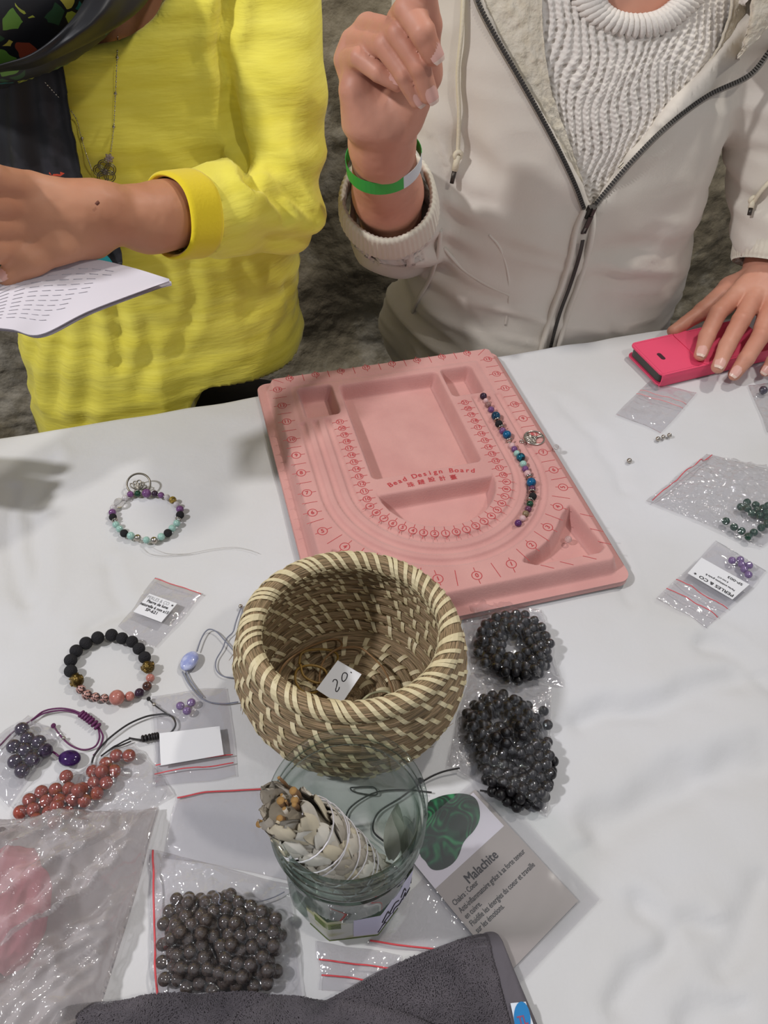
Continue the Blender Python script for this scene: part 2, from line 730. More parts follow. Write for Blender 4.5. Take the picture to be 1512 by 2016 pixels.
# flat where things lie, folds to the right and near the camera as in the photograph
w = np.clip((PT[:, 0] - 9) / 8, 0, 1) * np.clip((42 - PT[:, 1]) / 12, 0, 1)
fl = np.clip(ridge(p * .13 + 2, q * .035, 11 + 0 * u, 2) + .3 * noise3(p * .5, q * .12, 2 + 0 * u), -.8, 1.2)
zz = np.maximum(zz * 0.35 - 0.03 + .12 * w * (fl - 1.2), -.6)
for line_, wd_, am_ in (([(1150, 1412), (1290, 1385), (1450, 1336)], 1.0, .55), ([(1190, 1632), (1290, 1572), (1380, 1525), (1512, 1492)], 1.3, .75), ([(1395, 1262), (1460, 1290), (1530, 1350)], .9, .5), ([(1262, 1785), (1325, 1838), (1390, 1815)], .7, .4),
                        ([(1225, 1980), (1265, 1910), (1320, 1875)], .7, .45), ([(1350, 2020), (1400, 1982), (1450, 1972)], .7, .4), ([(1512, 1745), (1470, 1860), (1425, 1900)], 1.0, .5), ([(100, 905), (62, 1000), (72, 1120), (50, 1200)], .8, .28), ([(215, 1110), (245, 1200), (180, 1230)], .6, .22),
                        ([(20, 960), (10, 1060), (40, 1180)], .6, .22), ([(1110, 790), (1180, 860), (1230, 960)], .8, .22), ([(1200, 1060), (1240, 1180)], .6, .2)):
    lp_ = [P(a, b)[:2] for a, b in line_]
    bd = np.full(len(zz), 1e9)
    for a, b in zip(lp_[:-1], lp_[1:]):
        e_ = b - a
        t_ = np.clip(((PT[:, 0] - a[0]) * e_[0] + (PT[:, 1] - a[1]) * e_[1]) / (e_ @ e_), 0, 1)
        dx_, dy_ = PT[:, 0] - a[0] - t_ * e_[0], PT[:, 1] - a[1] - t_ * e_[1]
        sg_ = np.sign(dx_ * -e_[1] + dy_ * e_[0])
        dd_ = np.hypot(dx_, dy_)
        bd = np.where(dd_ < np.abs(bd), dd_ * sg_, bd)
    bd = bd + .35 * noise3(PT[:, 0] * .5, PT[:, 1] * .5, 3 + 0 * bd)
    zz = zz - am_ * np.exp(-(bd / wd_) ** 2) + am_ * .35 * np.exp(-((bd - 1.9 * wd_) / wd_) ** 2)
zz = np.clip(zz, -1.5, -.02)
dv = np.maximum(v - 0.0, 0)                     # over the far edge the cloth hangs
drop = -np.maximum(dv - 0.4, 0)
vv = np.where(v > 0, np.minimum(dv, .4) + 0.25 * np.sin(u * .35) * np.clip(dv / 6, 0, 1), v)
dn = np.maximum(-82 - v, 0)
drop = np.where(v < -82, -dn, drop)
vv = np.where(v < -82, -82 - .2, vv)
V = EO[None] + EX[None] * u[:, None] + EY[None] * (vv + 0.12 * noise3(u * .3, 0 * u, 0 * u) * (v > -2))[:, None]
V[:, 2] = zz + drop
o = mk('tablecloth', V, grid_faces(nu, nv), m_cloth, origin=T(0, -40, 0))
tag(o, 'creased white cotton cloth covering the whole table', 'tablecloth')
# ------------------------------------------------------------------ bead design board
BO = np.array([3.42, 49.84, 0])
BA = math.radians(16.85)
BX = np.array([math.cos(BA), math.sin(BA), 0])
BY = np.array([-math.sin(BA), math.cos(BA), 0])
BT = 2.0


def B(x, y, z=BT):
    return BO + BX * x + BY * y + np.array([0, 0, z])


def rrect(x, y, x0, x1, y0, y1, r):
    qx = np.abs(x - (x0 + x1) / 2) - (x1 - x0) / 2 + r
    qy = np.abs(y - (y0 + y1) / 2) - (y1 - y0) / 2 + r
    return np.hypot(np.maximum(qx, 0), np.maximum(qy, 0)) + np.minimum(np.maximum(qx, qy), 0) - r


def polysd(x, y, pts):
    """signed distance to a closed polygon, negative inside"""
    pts = np.asarray(pts, float)
    d = np.full(x.shape, 1e9)
    ins = np.zeros(x.shape, bool)
    for i in range(len(pts)):
        a, b = pts[i], pts[(i + 1) % len(pts)]
        e = b - a
        t = np.clip(((x - a[0]) * e[0] + (y - a[1]) * e[1]) / (e @ e + 1e-9), 0, 1)
        d = np.minimum(d, np.hypot(x - a[0] - t * e[0], y - a[1] - t * e[1]))
        c = ((a[1] > y) != (b[1] > y)) & (x < (b[0] - a[0]) * (y - a[1]) / (b[1] - a[1] + 1.1e-12) + a[0])
        ins ^= c
    return np.where(ins, -d, d)


def step(d, w):
    t = np.clip(0.5 - d / w, 0, 1)
    return t * t * (3 - 2 * t)


m_board = mat('flocked_pink_plastic', 'cd9a93', 0.95, 'c5918b', 30, bump=0.35, bscale=700, bdist=0.0006, spec=0.15, sheen=0.3)
NX, NY = 300, 372
gx, gy = np.meshgrid(np.linspace(-12.55, 12.35, NX), np.linspace(-15.6, 15.35, NY), indexing='ij')
X, Y = gx, gy
top = rrect(X, Y, -11.43, 11.43, -14.5, 14.5, 0.7)
H = np.full(X.shape, 0.62)
H += (BT - 0.62) * step(top, 0.7)
ins = step(top + 0.5, 0.2)
tri = [(10.05, -8.25), (10.75, -12.9), (10.3, -13.25), (4.9, -13.2), (4.15, -12.75), (4.6, -12.35), (5.9, -11.9), (7.0, -11.25), (8.1, -10.2), (9.2, -8.9)]
trm = [(-a, b) for a, b in tri]
Dp = [(-5.0, -3.3)] + [(6.3 * .82 * math.sin(t) * 1.0, -3.0 - 4.9 * math.cos(t)) for t in np.linspace(-PI / 2, PI / 2, 15)] + [(5.0, -3.3)]
for d, dep in ((rrect(X, Y, -9.05, -5.7, 7.75, 12.15, .5), 1.6), (rrect(X, Y, 5.15, 8.4, 7.65, 11.95, .5), 1.6),
               (rrect(X, Y, -5.1, 4.8, -1.35, 11.75, .5), 1.6), (polysd(X, Y, Dp), 1.6),
               (polysd(X, Y, tri) - .15, 1.6), (polysd(X, Y, trm) - .15, 1.6)):
    H = np.minimum(H, BT - dep * step(d + .22, 0.6))
# inner plateau sits a touch lower inside the U, three round grooves around it
for r in (7.15, 8.33, 9.48):
    dd = np.where(Y > -2.15, np.abs(np.abs(X) - r), np.abs(np.hypot(X, Y + 2.15) - r))
    dd = np.where(Y > 7.4, 9, dd)
    g = np.clip(1 - (dd / .36) ** 2, 0, 1) ** .75
    g = g * np.clip((7.4 - Y) / .3, 0, 1)
    H -= 0.26 * g
dd = np.where(Y > 7.4, np.minimum(np.abs(rrect(X, Y, -9.6, 9.4, -20, 12.7, .5)), 9), 9)
H -= 0.10 * np.clip(1 - dd / .35, 0, 1) * (top < -.5)
pts = BO[None] + BX[None] * X.reshape(-1, 1) + BY[None] * Y.reshape(-1, 1)
Vt = pts.copy()
Vt[:, 2] = H.ravel()
cor = rrect(X, Y, -12.55, 12.35, -15.6, 15.35, 1.0).ravel()
# round the four outer corners of the flange by pulling the points onto the outline
pull = np.maximum(cor, 0)
cxy = np.array([-.1, -.125])
loc2 = np.stack([X.ravel(), Y.ravel()], 1)
arc = cxy + np.sign(loc2 - cxy) * (np.array([12.45, 15.475]) - 1.0)
dirn = arc - loc2
dirn /= np.linalg.norm(dirn, axis=1)[:, None] + 1e-9
loc2 = loc2 + dirn * pull[:, None]
Vt[:, :2] = (BO[None] + BX[None] * loc2[:, :1] + BY[None] * loc2[:, 1:])[:, :2]
F = grid_faces(NX, NY)
# underside and rim: the shell is thin, its lip turns down 6 mm
Vb = Vt.copy()
Vb[:, 2] = np.maximum(Vb[:, 2] - 0.22, 0.02)
edge = [i * NY for i in range(NX)] + [(NX - 1) * NY + j for j in range(1, NY)] + [i * NY + NY - 1 for i in range(NX - 2, -1, -1)] + [j for j in range(NY - 2, 0, -1)]
n0 = len(Vt)
lip = Vt[edge].copy()
lip[:, 2] = 0.05
bead = thing('bead_board', B(0, 0, 0), 'pink flocked bead design board with red numbered scales', 'bead board')
Vall = np.concatenate([Vt, lip])
m = len(edge)
side = np.array([(edge[i], n0 + i, n0 + (i + 1) % m, edge[(i + 1) % m]) for i in range(m)])
Fb = np.concatenate([F, side[:, ::-1]])
mk('tray', Vall, Fb, m_board, bead)

m_red = mat('red_print', 'b8474a', 0.9, spec=0.1)
pr = MB()
PZ = BT + 0.015


def bline(x0, y0, x1, y1, w=0.05):
    a, b = np.array([x0, y0]), np.array([x1, y1])
    t = (b - a) / np.linalg.norm(b - a)
    n = np.array([-t[1], t[0]]) * w / 2
    q = [a + n, b + n, b - n, a - n]
    pr.add([B(p[0], p[1], PZ) for p in q], [(3, 2, 1, 0)])


def bring(x, y, rx, ry, w=0.06):
    a = np.linspace(0, 2 * PI, 22, endpoint=False)
    o = [B(x + rx * math.cos(t), y + ry * math.sin(t), PZ) for t in a]
    i = [B(x + (rx - w) * math.cos(t), y + (ry - w) * math.sin(t), PZ) for t in a]
    pr.add(o + i, [(k, (k + 1) % 22, 22 + (k + 1) % 22, 22 + k) for k in range(22)])


def mark(x, y, ang, s, r, tick, size, tang=0.0):
    """numbered ring with a tick through it; ang = direction of the tick, tang = turn of the figure"""
    c, d = math.cos(ang), math.sin(ang)
    bring(x, y, r, r)
    bline(x + c * r, y + d * r, x + c * tick[0], y + d * tick[0])
    bline(x - c * r, y - d * r, x - c * tick[1], y - d * tick[1])
    ex = BX * math.cos(tang) + BY * math.sin(tang)
    ey = -BX * math.sin(tang) + BY * math.cos(tang)
    text_on(pr, s, size, B(x, y, PZ + .005), ex, ey, bold=0.02)


ys = {13: 12.46, 12: 10.02, 11: 7.7, 10: 5.2, 9: 3.1, 8: .85, 7: -1.6, 6: -3.9}
for sgn, x in ((-1, -10.82), (1, 10.42)):
    tk = (.78, .78)
    for n, y in ys.items():
        if sgn == 1 and n == 8:
            continue_mark = True
        mark(x, y, 0.0 if sgn < 0 else 0.0, str(n), .42, tk, .55)
    ks = sorted(ys.values())
    for a, b in zip(ks[:-1], ks[1:]):
        bline(x - .65, (a + b) / 2, x + .65, (a + b) / 2)
    bline(x - .7, -5.0, x + .75, -4.75 if sgn < 0 else -5.0)
    xs = lambda t: sgn * t
    for n, px_, py_, an in ((5, 10.35, -6.05, .28), (4, 9.0, -8.05, .62), (3, 7.28, -9.95, .9), (2, 5.25, -11.4, 1.12), (1, 2.98, -12.83, 1.6)):
        ang = -an if sgn > 0 else an
        A = PI + ang if sgn < 0 else ang
        mark(sgn * px_ - (.1 if n > 3 and sgn < 0 else 0), py_, -an if sgn > 0 else an, str(n), .42, (.85, .65), .55, tang=(PI / 2 - an) * (.95) if sgn > 0 else -(PI / 2 - an) * .95 if n < 5 else 0)
    for px_, py_, an in ((9.7, -7.1, .45), (8.2, -9.05, .75), (6.4, -10.75, 1.02), (4.2, -12.2, 1.2), (1.6, -13.1, 1.4)):
        c, d = math.cos(an) * .75, math.sin(an) * .75
        bline(sgn * (px_ - c), py_ + d, sgn * (px_ + c), py_ - d)
    for px_, py_ in ((10.9, -9.5), (11.0, -11.2), (11.0, -12.6), (9.2, -13.7), (7.2, -13.8), (5.6, -13.75)):
        c, d = .45, .28
        bline(sgn * (px_ - c), py_ + d, sgn * (px_ + c), py_ - d)
mark(0, -13.25, PI / 2, '0', .42, (.8, .8), .55)
for n, x in ((14, -9.4), (15, -6.85), (16, -4.33), (17, -1.78), (17, .85), (16, 3.45), (15, 6.05), (14, 8.74)):
    mark(x, 13.9, PI / 2, str(n), .38, (.55, .62), .5)
for x in (-8.1, -5.6, -3.05, -.45, 2.15, 4.75, 7.4):
    bline(x, 13.2, x, 14.3)
bline(-11.1, 14.15, -10.1, 13.35)
bline(10.7, 14.15, 9.7, 13.3)
for sgn in (-1, 1):
    for n in range(10, 22):
        y = -3.46 + (n - 10) * .91
        x = 6.13 * sgn - (.2 if sgn > 0 else 0)
        mark(x, y, 0, str(n), .36, (.72, .72), .5)
    for n in range(1, 10):
        t = math.radians(8.0 * n)
        r = 6.32
        x, y = sgn * r * math.sin(t), -2.35 - r * math.cos(t)
        ra = math.atan2(y + 2.35, x)
        mark(x - .1, y, ra, str(n), .36, (.7, .7), .5, tang=sgn * t)
mark(-.1, -8.67, PI / 2, '0', .36, (.7, .7), .5)
title = 'Bead Design Board'
for i, ch in enumerate(title):
    if ch == ' ':
        continue
    t = (i - 8) / 8.0
    R_ = 11.5
    a = t * 3.75 / R_
    x, y = R_ * math.sin(a) - .15, R_ * math.cos(a) - R_ - 1.75
    ex = BX * math.cos(-a) + BY * math.sin(-a)
    ey = -BX * math.sin(-a) + BY * math.cos(-a)
    text_on(pr, ch, .72, B(x, y, PZ), ex, ey, bold=0.03)
for i, ch in enumerate('珠鏈設計臺'):
    text_on(pr, ch, .62, B(-2.15 + i * .95 , -2.75 + .09 * (2 - abs(i - 2)), PZ), BX, BY, bold=0.02)
pr.build('printed_scale', m_red, bead, smooth=False)
# ------------------------------------------------------------------ people
def skin_mat(n, c, c2):
    m = mat(n, c, .5, c2, 18, det=5, lo=.3, hi=.7, sss=.12, bump=.22, bscale=260, bdist=.0005, spec=.4)
    return m


m_skin1 = skin_mat('tanned_skin', 'c69070', 'b37a5c')
m_skin2 = skin_mat('light_skin', 'cb957e', 'bc8069')
m_nail = mat('fingernail', 'd6a598', .25, spec=.6)
m_nailtip = mat('nail_tip', 'dcc0b0', .3)


def nails(parent, tips):
    """tips: (centre of the finger end, direction of the last joint, nail side, half width, finger radius)"""
    for tp, d, nr, w, r in tips:
        d = d / np.linalg.norm(d)
        nr = nr - d * (nr @ d)
        nr /= np.linalg.norm(nr)
        sd = np.cross(d, nr)
        V = []
        for i in range(11):
            t = i / 10
            ww = w * (.84 + .16 * math.sin(PI * min(t * 1.1, 1)))
            ww *= (.72 if i == 0 else .9 if i == 1 else .93 if i == 9 else .78 if i == 10 else 1)
            for j in range(7):
                s = (j - 3) / 3
                y = -w * 1.55 + t * w * 2.55
                bend = .0 if y < 0 else .5 * y * y / r * .45
                V.append(tp + d * y + sd * s * ww + nr * (math.sqrt(max(.01, r * r - (s * ww) ** 2)) + .045 - bend))
        V = np.array(V)
        F = grid_faces(11, 7)
        fm = [1 if (k // 6) >= 8 else 0 for k in range(len(F))] * 2
        F2 = np.concatenate([F[:, ::-1], F + 77])
        mk('fingernail', np.concatenate([V, V - nr * .04]), F2, None, parent, mats=[m_nail, m_nailtip], fm=fm)


def body_join(parts):
    V, F, n = [], [], 0
    for v, f in parts:
        V.append(v)
        F.append(np.asarray(f) + n)
        n += len(v)
    return np.concatenate(V), np.concatenate(F)


def lev(rows):
    return [(z, x, y, a, b) for z, x, y, a, b in rows]


m_trou = mat('black_trousers', '17161a', .8, '202024', 20, bump=.4, bscale=200)
m_shoe = mat('dark_shoe', '222020', .5)
m_stool = mat('dark_wood_stool', '2b211a', .5)


def lower_body(person, hip, seat_z=-30, floor=-74.6, spread=9):
    """seated: thighs forward under the table, shins down, shoes on the floor"""
    v = Vol((hip[0] - 30, hip[1] - 62, floor), (hip[0] + 30, hip[1] + 22, seat_z + 26), 1.0)
    fw = -EY
    h = np.array([hip[0], hip[1], seat_z + 8.0])
    v.ell(h, (18, 13, 11), (EX, EY, np.array([0, 0, 1.0])), 3)
    for s in (-1, 1):
        a = h + EX * s * spread
        k = h + EX * s * (spread + 2) + fw * 42 + np.array([0, 0, 1])
        an = k + fw * 2 + np.array([0, 0, floor + 8 - k[2]])
        v.chain([a, k, an], [8.6, 6.4, 4.6], 2.5)
    V, F = v.mesh()
    V = V + vnormals(V, F) * (.35 * ridge(V[:, 0] * .12, V[:, 1] * .12, V[:, 2] * .3, 2))[:, None]
    mk('trousers', V, F, m_trou, person)
    for s in (-1, 1):
        an = h + EX * s * (spread + 2) + fw * 44
        v = Vol((an[0] - 14, an[1] - 22, floor - .4), (an[0] + 14, an[1] + 10, floor + 13), .7)
        v.chain([np.array([an[0], an[1], floor + 4]) - fw * 3, np.array([an[0], an[1], floor + 3.4]) + fw * 8, np.array([an[0], an[1], floor + 2.8]) + fw * 15], [4.6, 4.0, 3.2], 2)
        v.cap((an[0], an[1], floor + 5), (an[0], an[1], floor + 10), 4.6, 4.4, 1.5)
        v.D = np.maximum(v.D, (floor - .1 - v.ax[2])[None, None, :])
        V, F = v.mesh()
        mk('shoe', V, F, m_shoe, person)


def stool(c, top=-40.2):
    t = thing('stool', (c[0], c[1], -75), 'dark round stool under the person in the %s' % c[2], 'stool')
    a = np.linspace(0, 2 * PI, 40, endpoint=False)
    V = [(c[0] + r * math.cos(q), c[1] + r * math.sin(q), z) for r, z in ((15, top - 3), (16, top - 2.4), (16, top - .6), (15, top)) for q in a]
    F = [(k * 40 + i, k * 40 + (i + 1) % 40, (k + 1) * 40 + (i + 1) % 40, (k + 1) * 40 + i) for k in range(3) for i in range(40)] + [tuple(range(40))[::-1], tuple(range(120, 160))]
    mk('seat', V, F, m_stool, t, smooth=False)
    for k in range(4):
        q = PI / 4 + k * PI / 2
        p0 = np.array([c[0] + 11 * math.cos(q), c[1] + 11 * math.sin(q), top - 3])
        p1 = np.array([c[0] + 15 * math.cos(q), c[1] + 15 * math.sin(q), -75])
        V, F = tube([p0, p1], [1.6, 1.3], 10)
        mk('leg', V, F, m_stool, t)
    return t


# ================================================================== person in yellow
p1c = np.array([-21.5, 71.5])
y1 = thing('person', (p1c[0], p1c[1], -75), 'person in a yellow sweater and dark scarf handling a leaflet at left', 'person')
# neck and the arm with its hand: one surface
SH = PY(512, -30, 74)
ELB = PY(548, 408, 63.5)
WRS = PY(318, 426, 54.5)
hb_ = Vol(PY(-60, 560, 50) + np.array([-9, -9, -6]), WRS + np.array([9, 9, 14]), .14)


def q1(x, y, Y):
    return PY(x, y, Y)


W1 = q1(290, 432, 53.4)
hb_.chain([WRS + (WRS - W1) * 2.2, WRS, W1], [2.5, 2.3, 2.2], .8)
# back of the hand
knk = [q1(60, 370, 49.2), q1(38, 405, 48.3), q1(40, 445, 48), q1(60, 480, 48.2)]
m0 = q1(215, 425, 51.3)
hb_.cap(W1, q1(190, 415, 51), 2.15, 1.9, .8)
for k, kp in enumerate(knk):
    hb_.cap(q1(205, 405 + 12 * k, 51.2), kp, 1.35, .98, .9)
hb_.cap(q1(150, 420, 50.2), q1(80, 420, 49), 1.7, 1.3, .9)
F1 = dict(
    index=[knk[3], q1(-12, 492, 46.0), q1(-62, 514, 45.0), q1(-98, 532, 44.6)],
    middle=[knk[2], q1(-30, 446, 46.0), q1(-92, 462, 44.8), q1(-136, 484, 44.2)],
    ring=[knk[1], q1(-36, 397, 46.2), q1(-98, 408, 45), q1(-140, 424, 44.4)],
    pinky=[knk[0], q1(-14, 350, 47.2), q1(-62, 348, 46.2), q1(-94, 356, 45.6)])
for n_, c in F1.items():
    hb_.chain(c, [.98, .86, .78, .66], .28)
hb_.chain([q1(180, 465, 50.6), q1(115, 480, 48.6), q1(62, 512, 47.2), q1(14, 547, 46.2)], [1.55, 1.25, .95, .74], .6)
Va, Fa = hb_.mesh()
Va = Va + vnormals(Va, Fa) * (.03 * fbm(Va[:, 0] * 1.1, Va[:, 1] * 1.1, Va[:, 2] * 1.1, 2))[:, None]
nb_ = Vol((p1c[0] - 26, p1c[1] - 16, 24), (p1c[0] + 26, p1c[1] + 16, 50), .7)
nb_.cap((p1c[0] - 2, p1c[1] + 1, 26), (p1c[0] - 3, p1c[1] - 1, 45), 6.2, 5.4, 1)
nb_.ell((p1c[0] - 2, p1c[1] + .5, 27), (12, 6, 5), (EX, EY, np.array([0, 0, 1.0])), 3)
Vn, Fn = nb_.mesh()
# the other hand holds the leaflet from below
oe = np.array([-48.5, 54.5, 8.0])
ow = np.array([-45.9, 48.0, 8.6])
oh = Vol((-55, 34, 1), (-29, 60, 18), .15)
oh.chain([oe, ow], [2.5, 2.1], .8)
lfp = PY(40, 610, 43)
pk = [np.array([-41.9, 45.6 - 1.7 * k + .25 * k * k, 9.2 - .15 * k]) for k in range(4)]
for k in range(4):
    oh.cap(ow + np.array([.3, -.5 * k, .1]), pk[k], 1.4, .95, .9)
    oh.chain([pk[k], pk[k] + [3.4, -.3 - .2 * k, .9], pk[k] + [5.6, -.5 - .3 * k, 1.2], pk[k] + [7.3, -.6 - .35 * k, 1.1]], [.95, .84, .76, .62], .15)
oh.chain([ow + [-.2, -1.2, .4], ow + [1.2, -4.4, 1.3], ow + [3.6, -6.6, 2.6], ow + [5.6, -7.6, 3.6]], [1.4, 1.1, .9, .7], .5)
Vo, Fo = oh.mesh()
V, F = body_join([(Va, Fa), (Vo, Fo), (Vn, Fn)])
mk('body', V, F, m_skin1, y1)
nails(y1, [(q1(14, 547, 46.2), q1(14, 547, 46.2) - q1(62, 512, 47.2), np.array([-.15, -.55, .8]), .56, .74)])
mk('mole', *(lambda vf: (np.asarray(vf[0]) , vf[1]))(tube([q1(190, 398, 48.95), q1(194, 402, 48.9)], [.16, .13], 8)), mat('mole_brown', '6d4030', .7), y1)

# sweater: torso, upper arm, forearm as one cloth surface
sv = Vol((-58, 44, -16), (8, 90, 42), .42)
sv.loft([(-14, -24.6, 69.3, 15.2, 10.5), (-4, -24.2, 69.4, 14.6, 10.2), (6, -23.6, 69.8, 13.8, 9.6), (16, -22.8, 70.7, 13.8, 9.4), (25, -22.2, 71.8, 14.4, 9.2), (31, -22, 72.3, 14.4, 8.2), (36, -20.8, 73, 11, 6.5), (39, -21, 73, 7, 5)], TH, 1, 2.5)
sv.chain([SH, (SH + ELB) / 2 + np.array([.3, 0, 0]), ELB], [4.6, 4.0, 3.55], 1.0)
CU = PY(338, 425, 55)
cdv = (CU - ELB) / np.linalg.norm(CU - ELB)
sv.chain([ELB, (ELB + CU) / 2, CU - cdv * 1.7], [3.4, 3.1, 2.85], 1.3)
SHL = np.array([-39.5, 66, 28])
EL2 = np.array([-47, 64, 8.0])
sv.chain([SHL, EL2, np.array([-48.3, 53.7, 8])], [5.0, 4.0, 3.0], 1.3)
sv.cap(np.array([-48.4, 54.3, 8.0]), np.array([-45, 46, 8.6]), 2.6, 2.9, .15, cut=True)
# crease between arm and body, hollow of the cuff, and neckline
sv.cap(CU - cdv * 1.5, CU + (CU - ELB) / np.linalg.norm(CU - ELB) * 9, 2.6, 2.9, .15, cut=True)
sv.cap((p1c[0] - 2, p1c[1] - 5, 36), (p1c[0] - 2.5, p1c[1] - 6, 46), 7.5, 9, .5, cut=True)
xh = np.clip((sv.ax[0] + 25.5) / 8, 0, 1)
zh = -12.5 + 12.0 * xh * xh * (3 - 2 * xh)
sv.D = np.maximum(sv.D, (zh[:, None] - sv.ax[2][None, :])[:, None, :].astype(np.float32))
V, F = sv.mesh()
N = vnormals(V, F)


def cloth_folds(V, fields):
    d = np.zeros(len(V))
    for (c, dr, w, L, amp) in fields:
        """a fold: ridge line through c along dr, width w, length L"""
        c, dr = np.asarray(c, float), np.asarray(dr, float)
        dr = dr / np.linalg.norm(dr)
        r = V - c
        t = r @ dr
        q = np.linalg.norm(r - t[:, None] * dr, axis=1) + .35 * np.sin(t * .9)
        d += amp * np.exp(-(q / w) ** 2) * np.exp(-(t / L) ** 4)
    return d


arm_w = np.clip((V[:, 0] + 13.5) / 3, 0, 1)
d = .22 * ridge(V[:, 0] * .10, V[:, 1] * .1, V[:, 2] * .28, 2)
# wrinkles round the elbow and along the sleeve
el = np.exp(-(np.linalg.norm(V - ELB, axis=1) / 8.0) ** 2)
d += el * .38 * np.sin((V[:, 0] * .9 + V[:, 2] * 1.3) * 1.25 + 1.2 * noise3(V[:, 0] * .3, V[:, 1] * .3, V[:, 2] * .3))
fa_ = np.clip(1 - np.abs((V - (ELB + CU) / 2)[:, 2]) / 5, 0, 1) * (V[:, 1] < 63)
d += .10 * fa_ * np.sin(V[:, 0] * 2.6 + .8 * noise3(V[:, 0] * .5, V[:, 1] * .5, V[:, 2] * .5))
lowz = np.clip((8 - V[:, 2]) / 8, 0, 1)
d += lowz * .5 * ridge(V[:, 0] * .16, V[:, 1] * .1, V[:, 2] * .03 + 5, 1) * .8
d += cloth_folds(V, [(PY(310, 250, 61.5), (.8, .2, -.5), 1.6, 6, -.35)])


def groove(V, path, w, amp):
    """a narrow pull-in along a line of points"""
    best = np.full(len(V), 1e9)
    for a, b in zip(path[:-1], path[1:]):
        e = b - a
        t = np.clip(((V - a) @ e) / (e @ e), 0, 1)
        best = np.minimum(best, np.linalg.norm(V - a - t[:, None] * e, axis=1))
    return -amp * np.exp(-(best / w) ** 2) + amp * .35 * np.exp(-((best - 2.2 * w) / w) ** 2)


S0 = Surf(V, F)
d += groove(V, [S0.hit(x, y)[0] for x, y in ((452, -20), (446, 40), (436, 95), (446, 150), (456, 215), (466, 270), (478, 320), (492, 356))], .6, 1.0)
d += groove(V, [S0.hit(x, y)[0] for x, y in ((492, 356), (520, 372), (548, 398), (560, 420))], .5, .5)
d += groove(V, [S0.hit(x, y)[0] for x, y in ((618, 430), (590, 400), (560, 375))], .5, .4)
for l_, w_, a_m in (([(175, 620), (180, 690), (172, 770), (165, 840)], .7, .55), ([(225, 590), (238, 650), (232, 715)], .6, .6), ([(120, 660), (112, 730), (108, 800)], .6, .5), ([(372, 520), (385, 580), (372, 640), (340, 700)], .6, .35),
                    ([(470, 520), (490, 570), (485, 620)], .6, .3), ([(560, 560), (570, 610), (540, 660)], .6, .3), ([(70, 680), (62, 760), (66, 840)], .6, .4), ([(290, 640), (300, 700), (270, 770)], .7, .4)):
    d += groove(V, [S0.hit(x, y)[0] for x, y in l_], w_, a_m * .65)
V = V + N * d[:, None]
m_yel = mat('yellow_slub_jersey', 'eadf5c', .85, 'ddd046', 55, (.35, .35, 2.2), lo=.3, hi=.7, bump=.5, bscale=160, bstretch=(.35, .35, 2.0), bdist=.0012, sheen=.15)
m_yelc = mat('yellow_rib_cuff', 'ddc416', .85, bump=.3, bscale=400, sheen=.2)
mk('sweater', V, F, m_yel, y1)
SW1 = Surf(V, F)
# cuff band
cdv = (CU - ELB) / np.linalg.norm(CU - ELB)
cb = CU - cdv * 2.4
ce = CU + cdv * .55


def ring_band(a, b, ra, rb, th_, m_, par, name='cuff', rib=0, nseg=72, obl=None, wob=.04, nlen=14):
    t = (b - a) / np.linalg.norm(b - a)
    n1 = np.cross(t, [0, 0, 1.0])
    n1 /= np.linalg.norm(n1)
    n2 = np.cross(t, n1)
    V = []
    L = [(i / (nlen - 1)) for i in range(nlen)]
    prof_ = [(l, 0) for l in L] + [(l, 1) for l in L[::-1]]
    for l, inn in prof_:
        r = ra + (rb - ra) * l
        e = math.sqrt(max(0, 1 - (2 * abs(l - .5)) ** 8))
        rr0 = r + (th_ * .5 * e if not inn else -th_ * .5 * e)
        for k in range(nseg):
            q = 2 * PI * k / nseg
            rr = rr0 + (rib * math.cos(q * nseg / 4) if rib else 0) + wob * math.sin(3 * q + 1) + wob * math.sin(5 * q)
            V.append(a + (b - a) * l + (n1 * math.cos(q) + n2 * math.sin(q) * (obl or 1)) * rr)
    m_ = m_
    n_ = len(prof_)
    F = np.array([(i * nseg + k, i * nseg + (k + 1) % nseg, ((i + 1) % n_) * nseg + (k + 1) % nseg, ((i + 1) % n_) * nseg + k) for i in range(n_) for k in range(nseg)])
    return mk(name, V, F, m_, par)


ring_band(cb, ce, 3.06, 2.88, .4, m_yelc, y1)


ring_band(np.array([-49.0, 55.8, 7.9]), np.array([-47.6, 52.6, 8.2]), 3.1, 2.8, .4, m_yelc, y1)


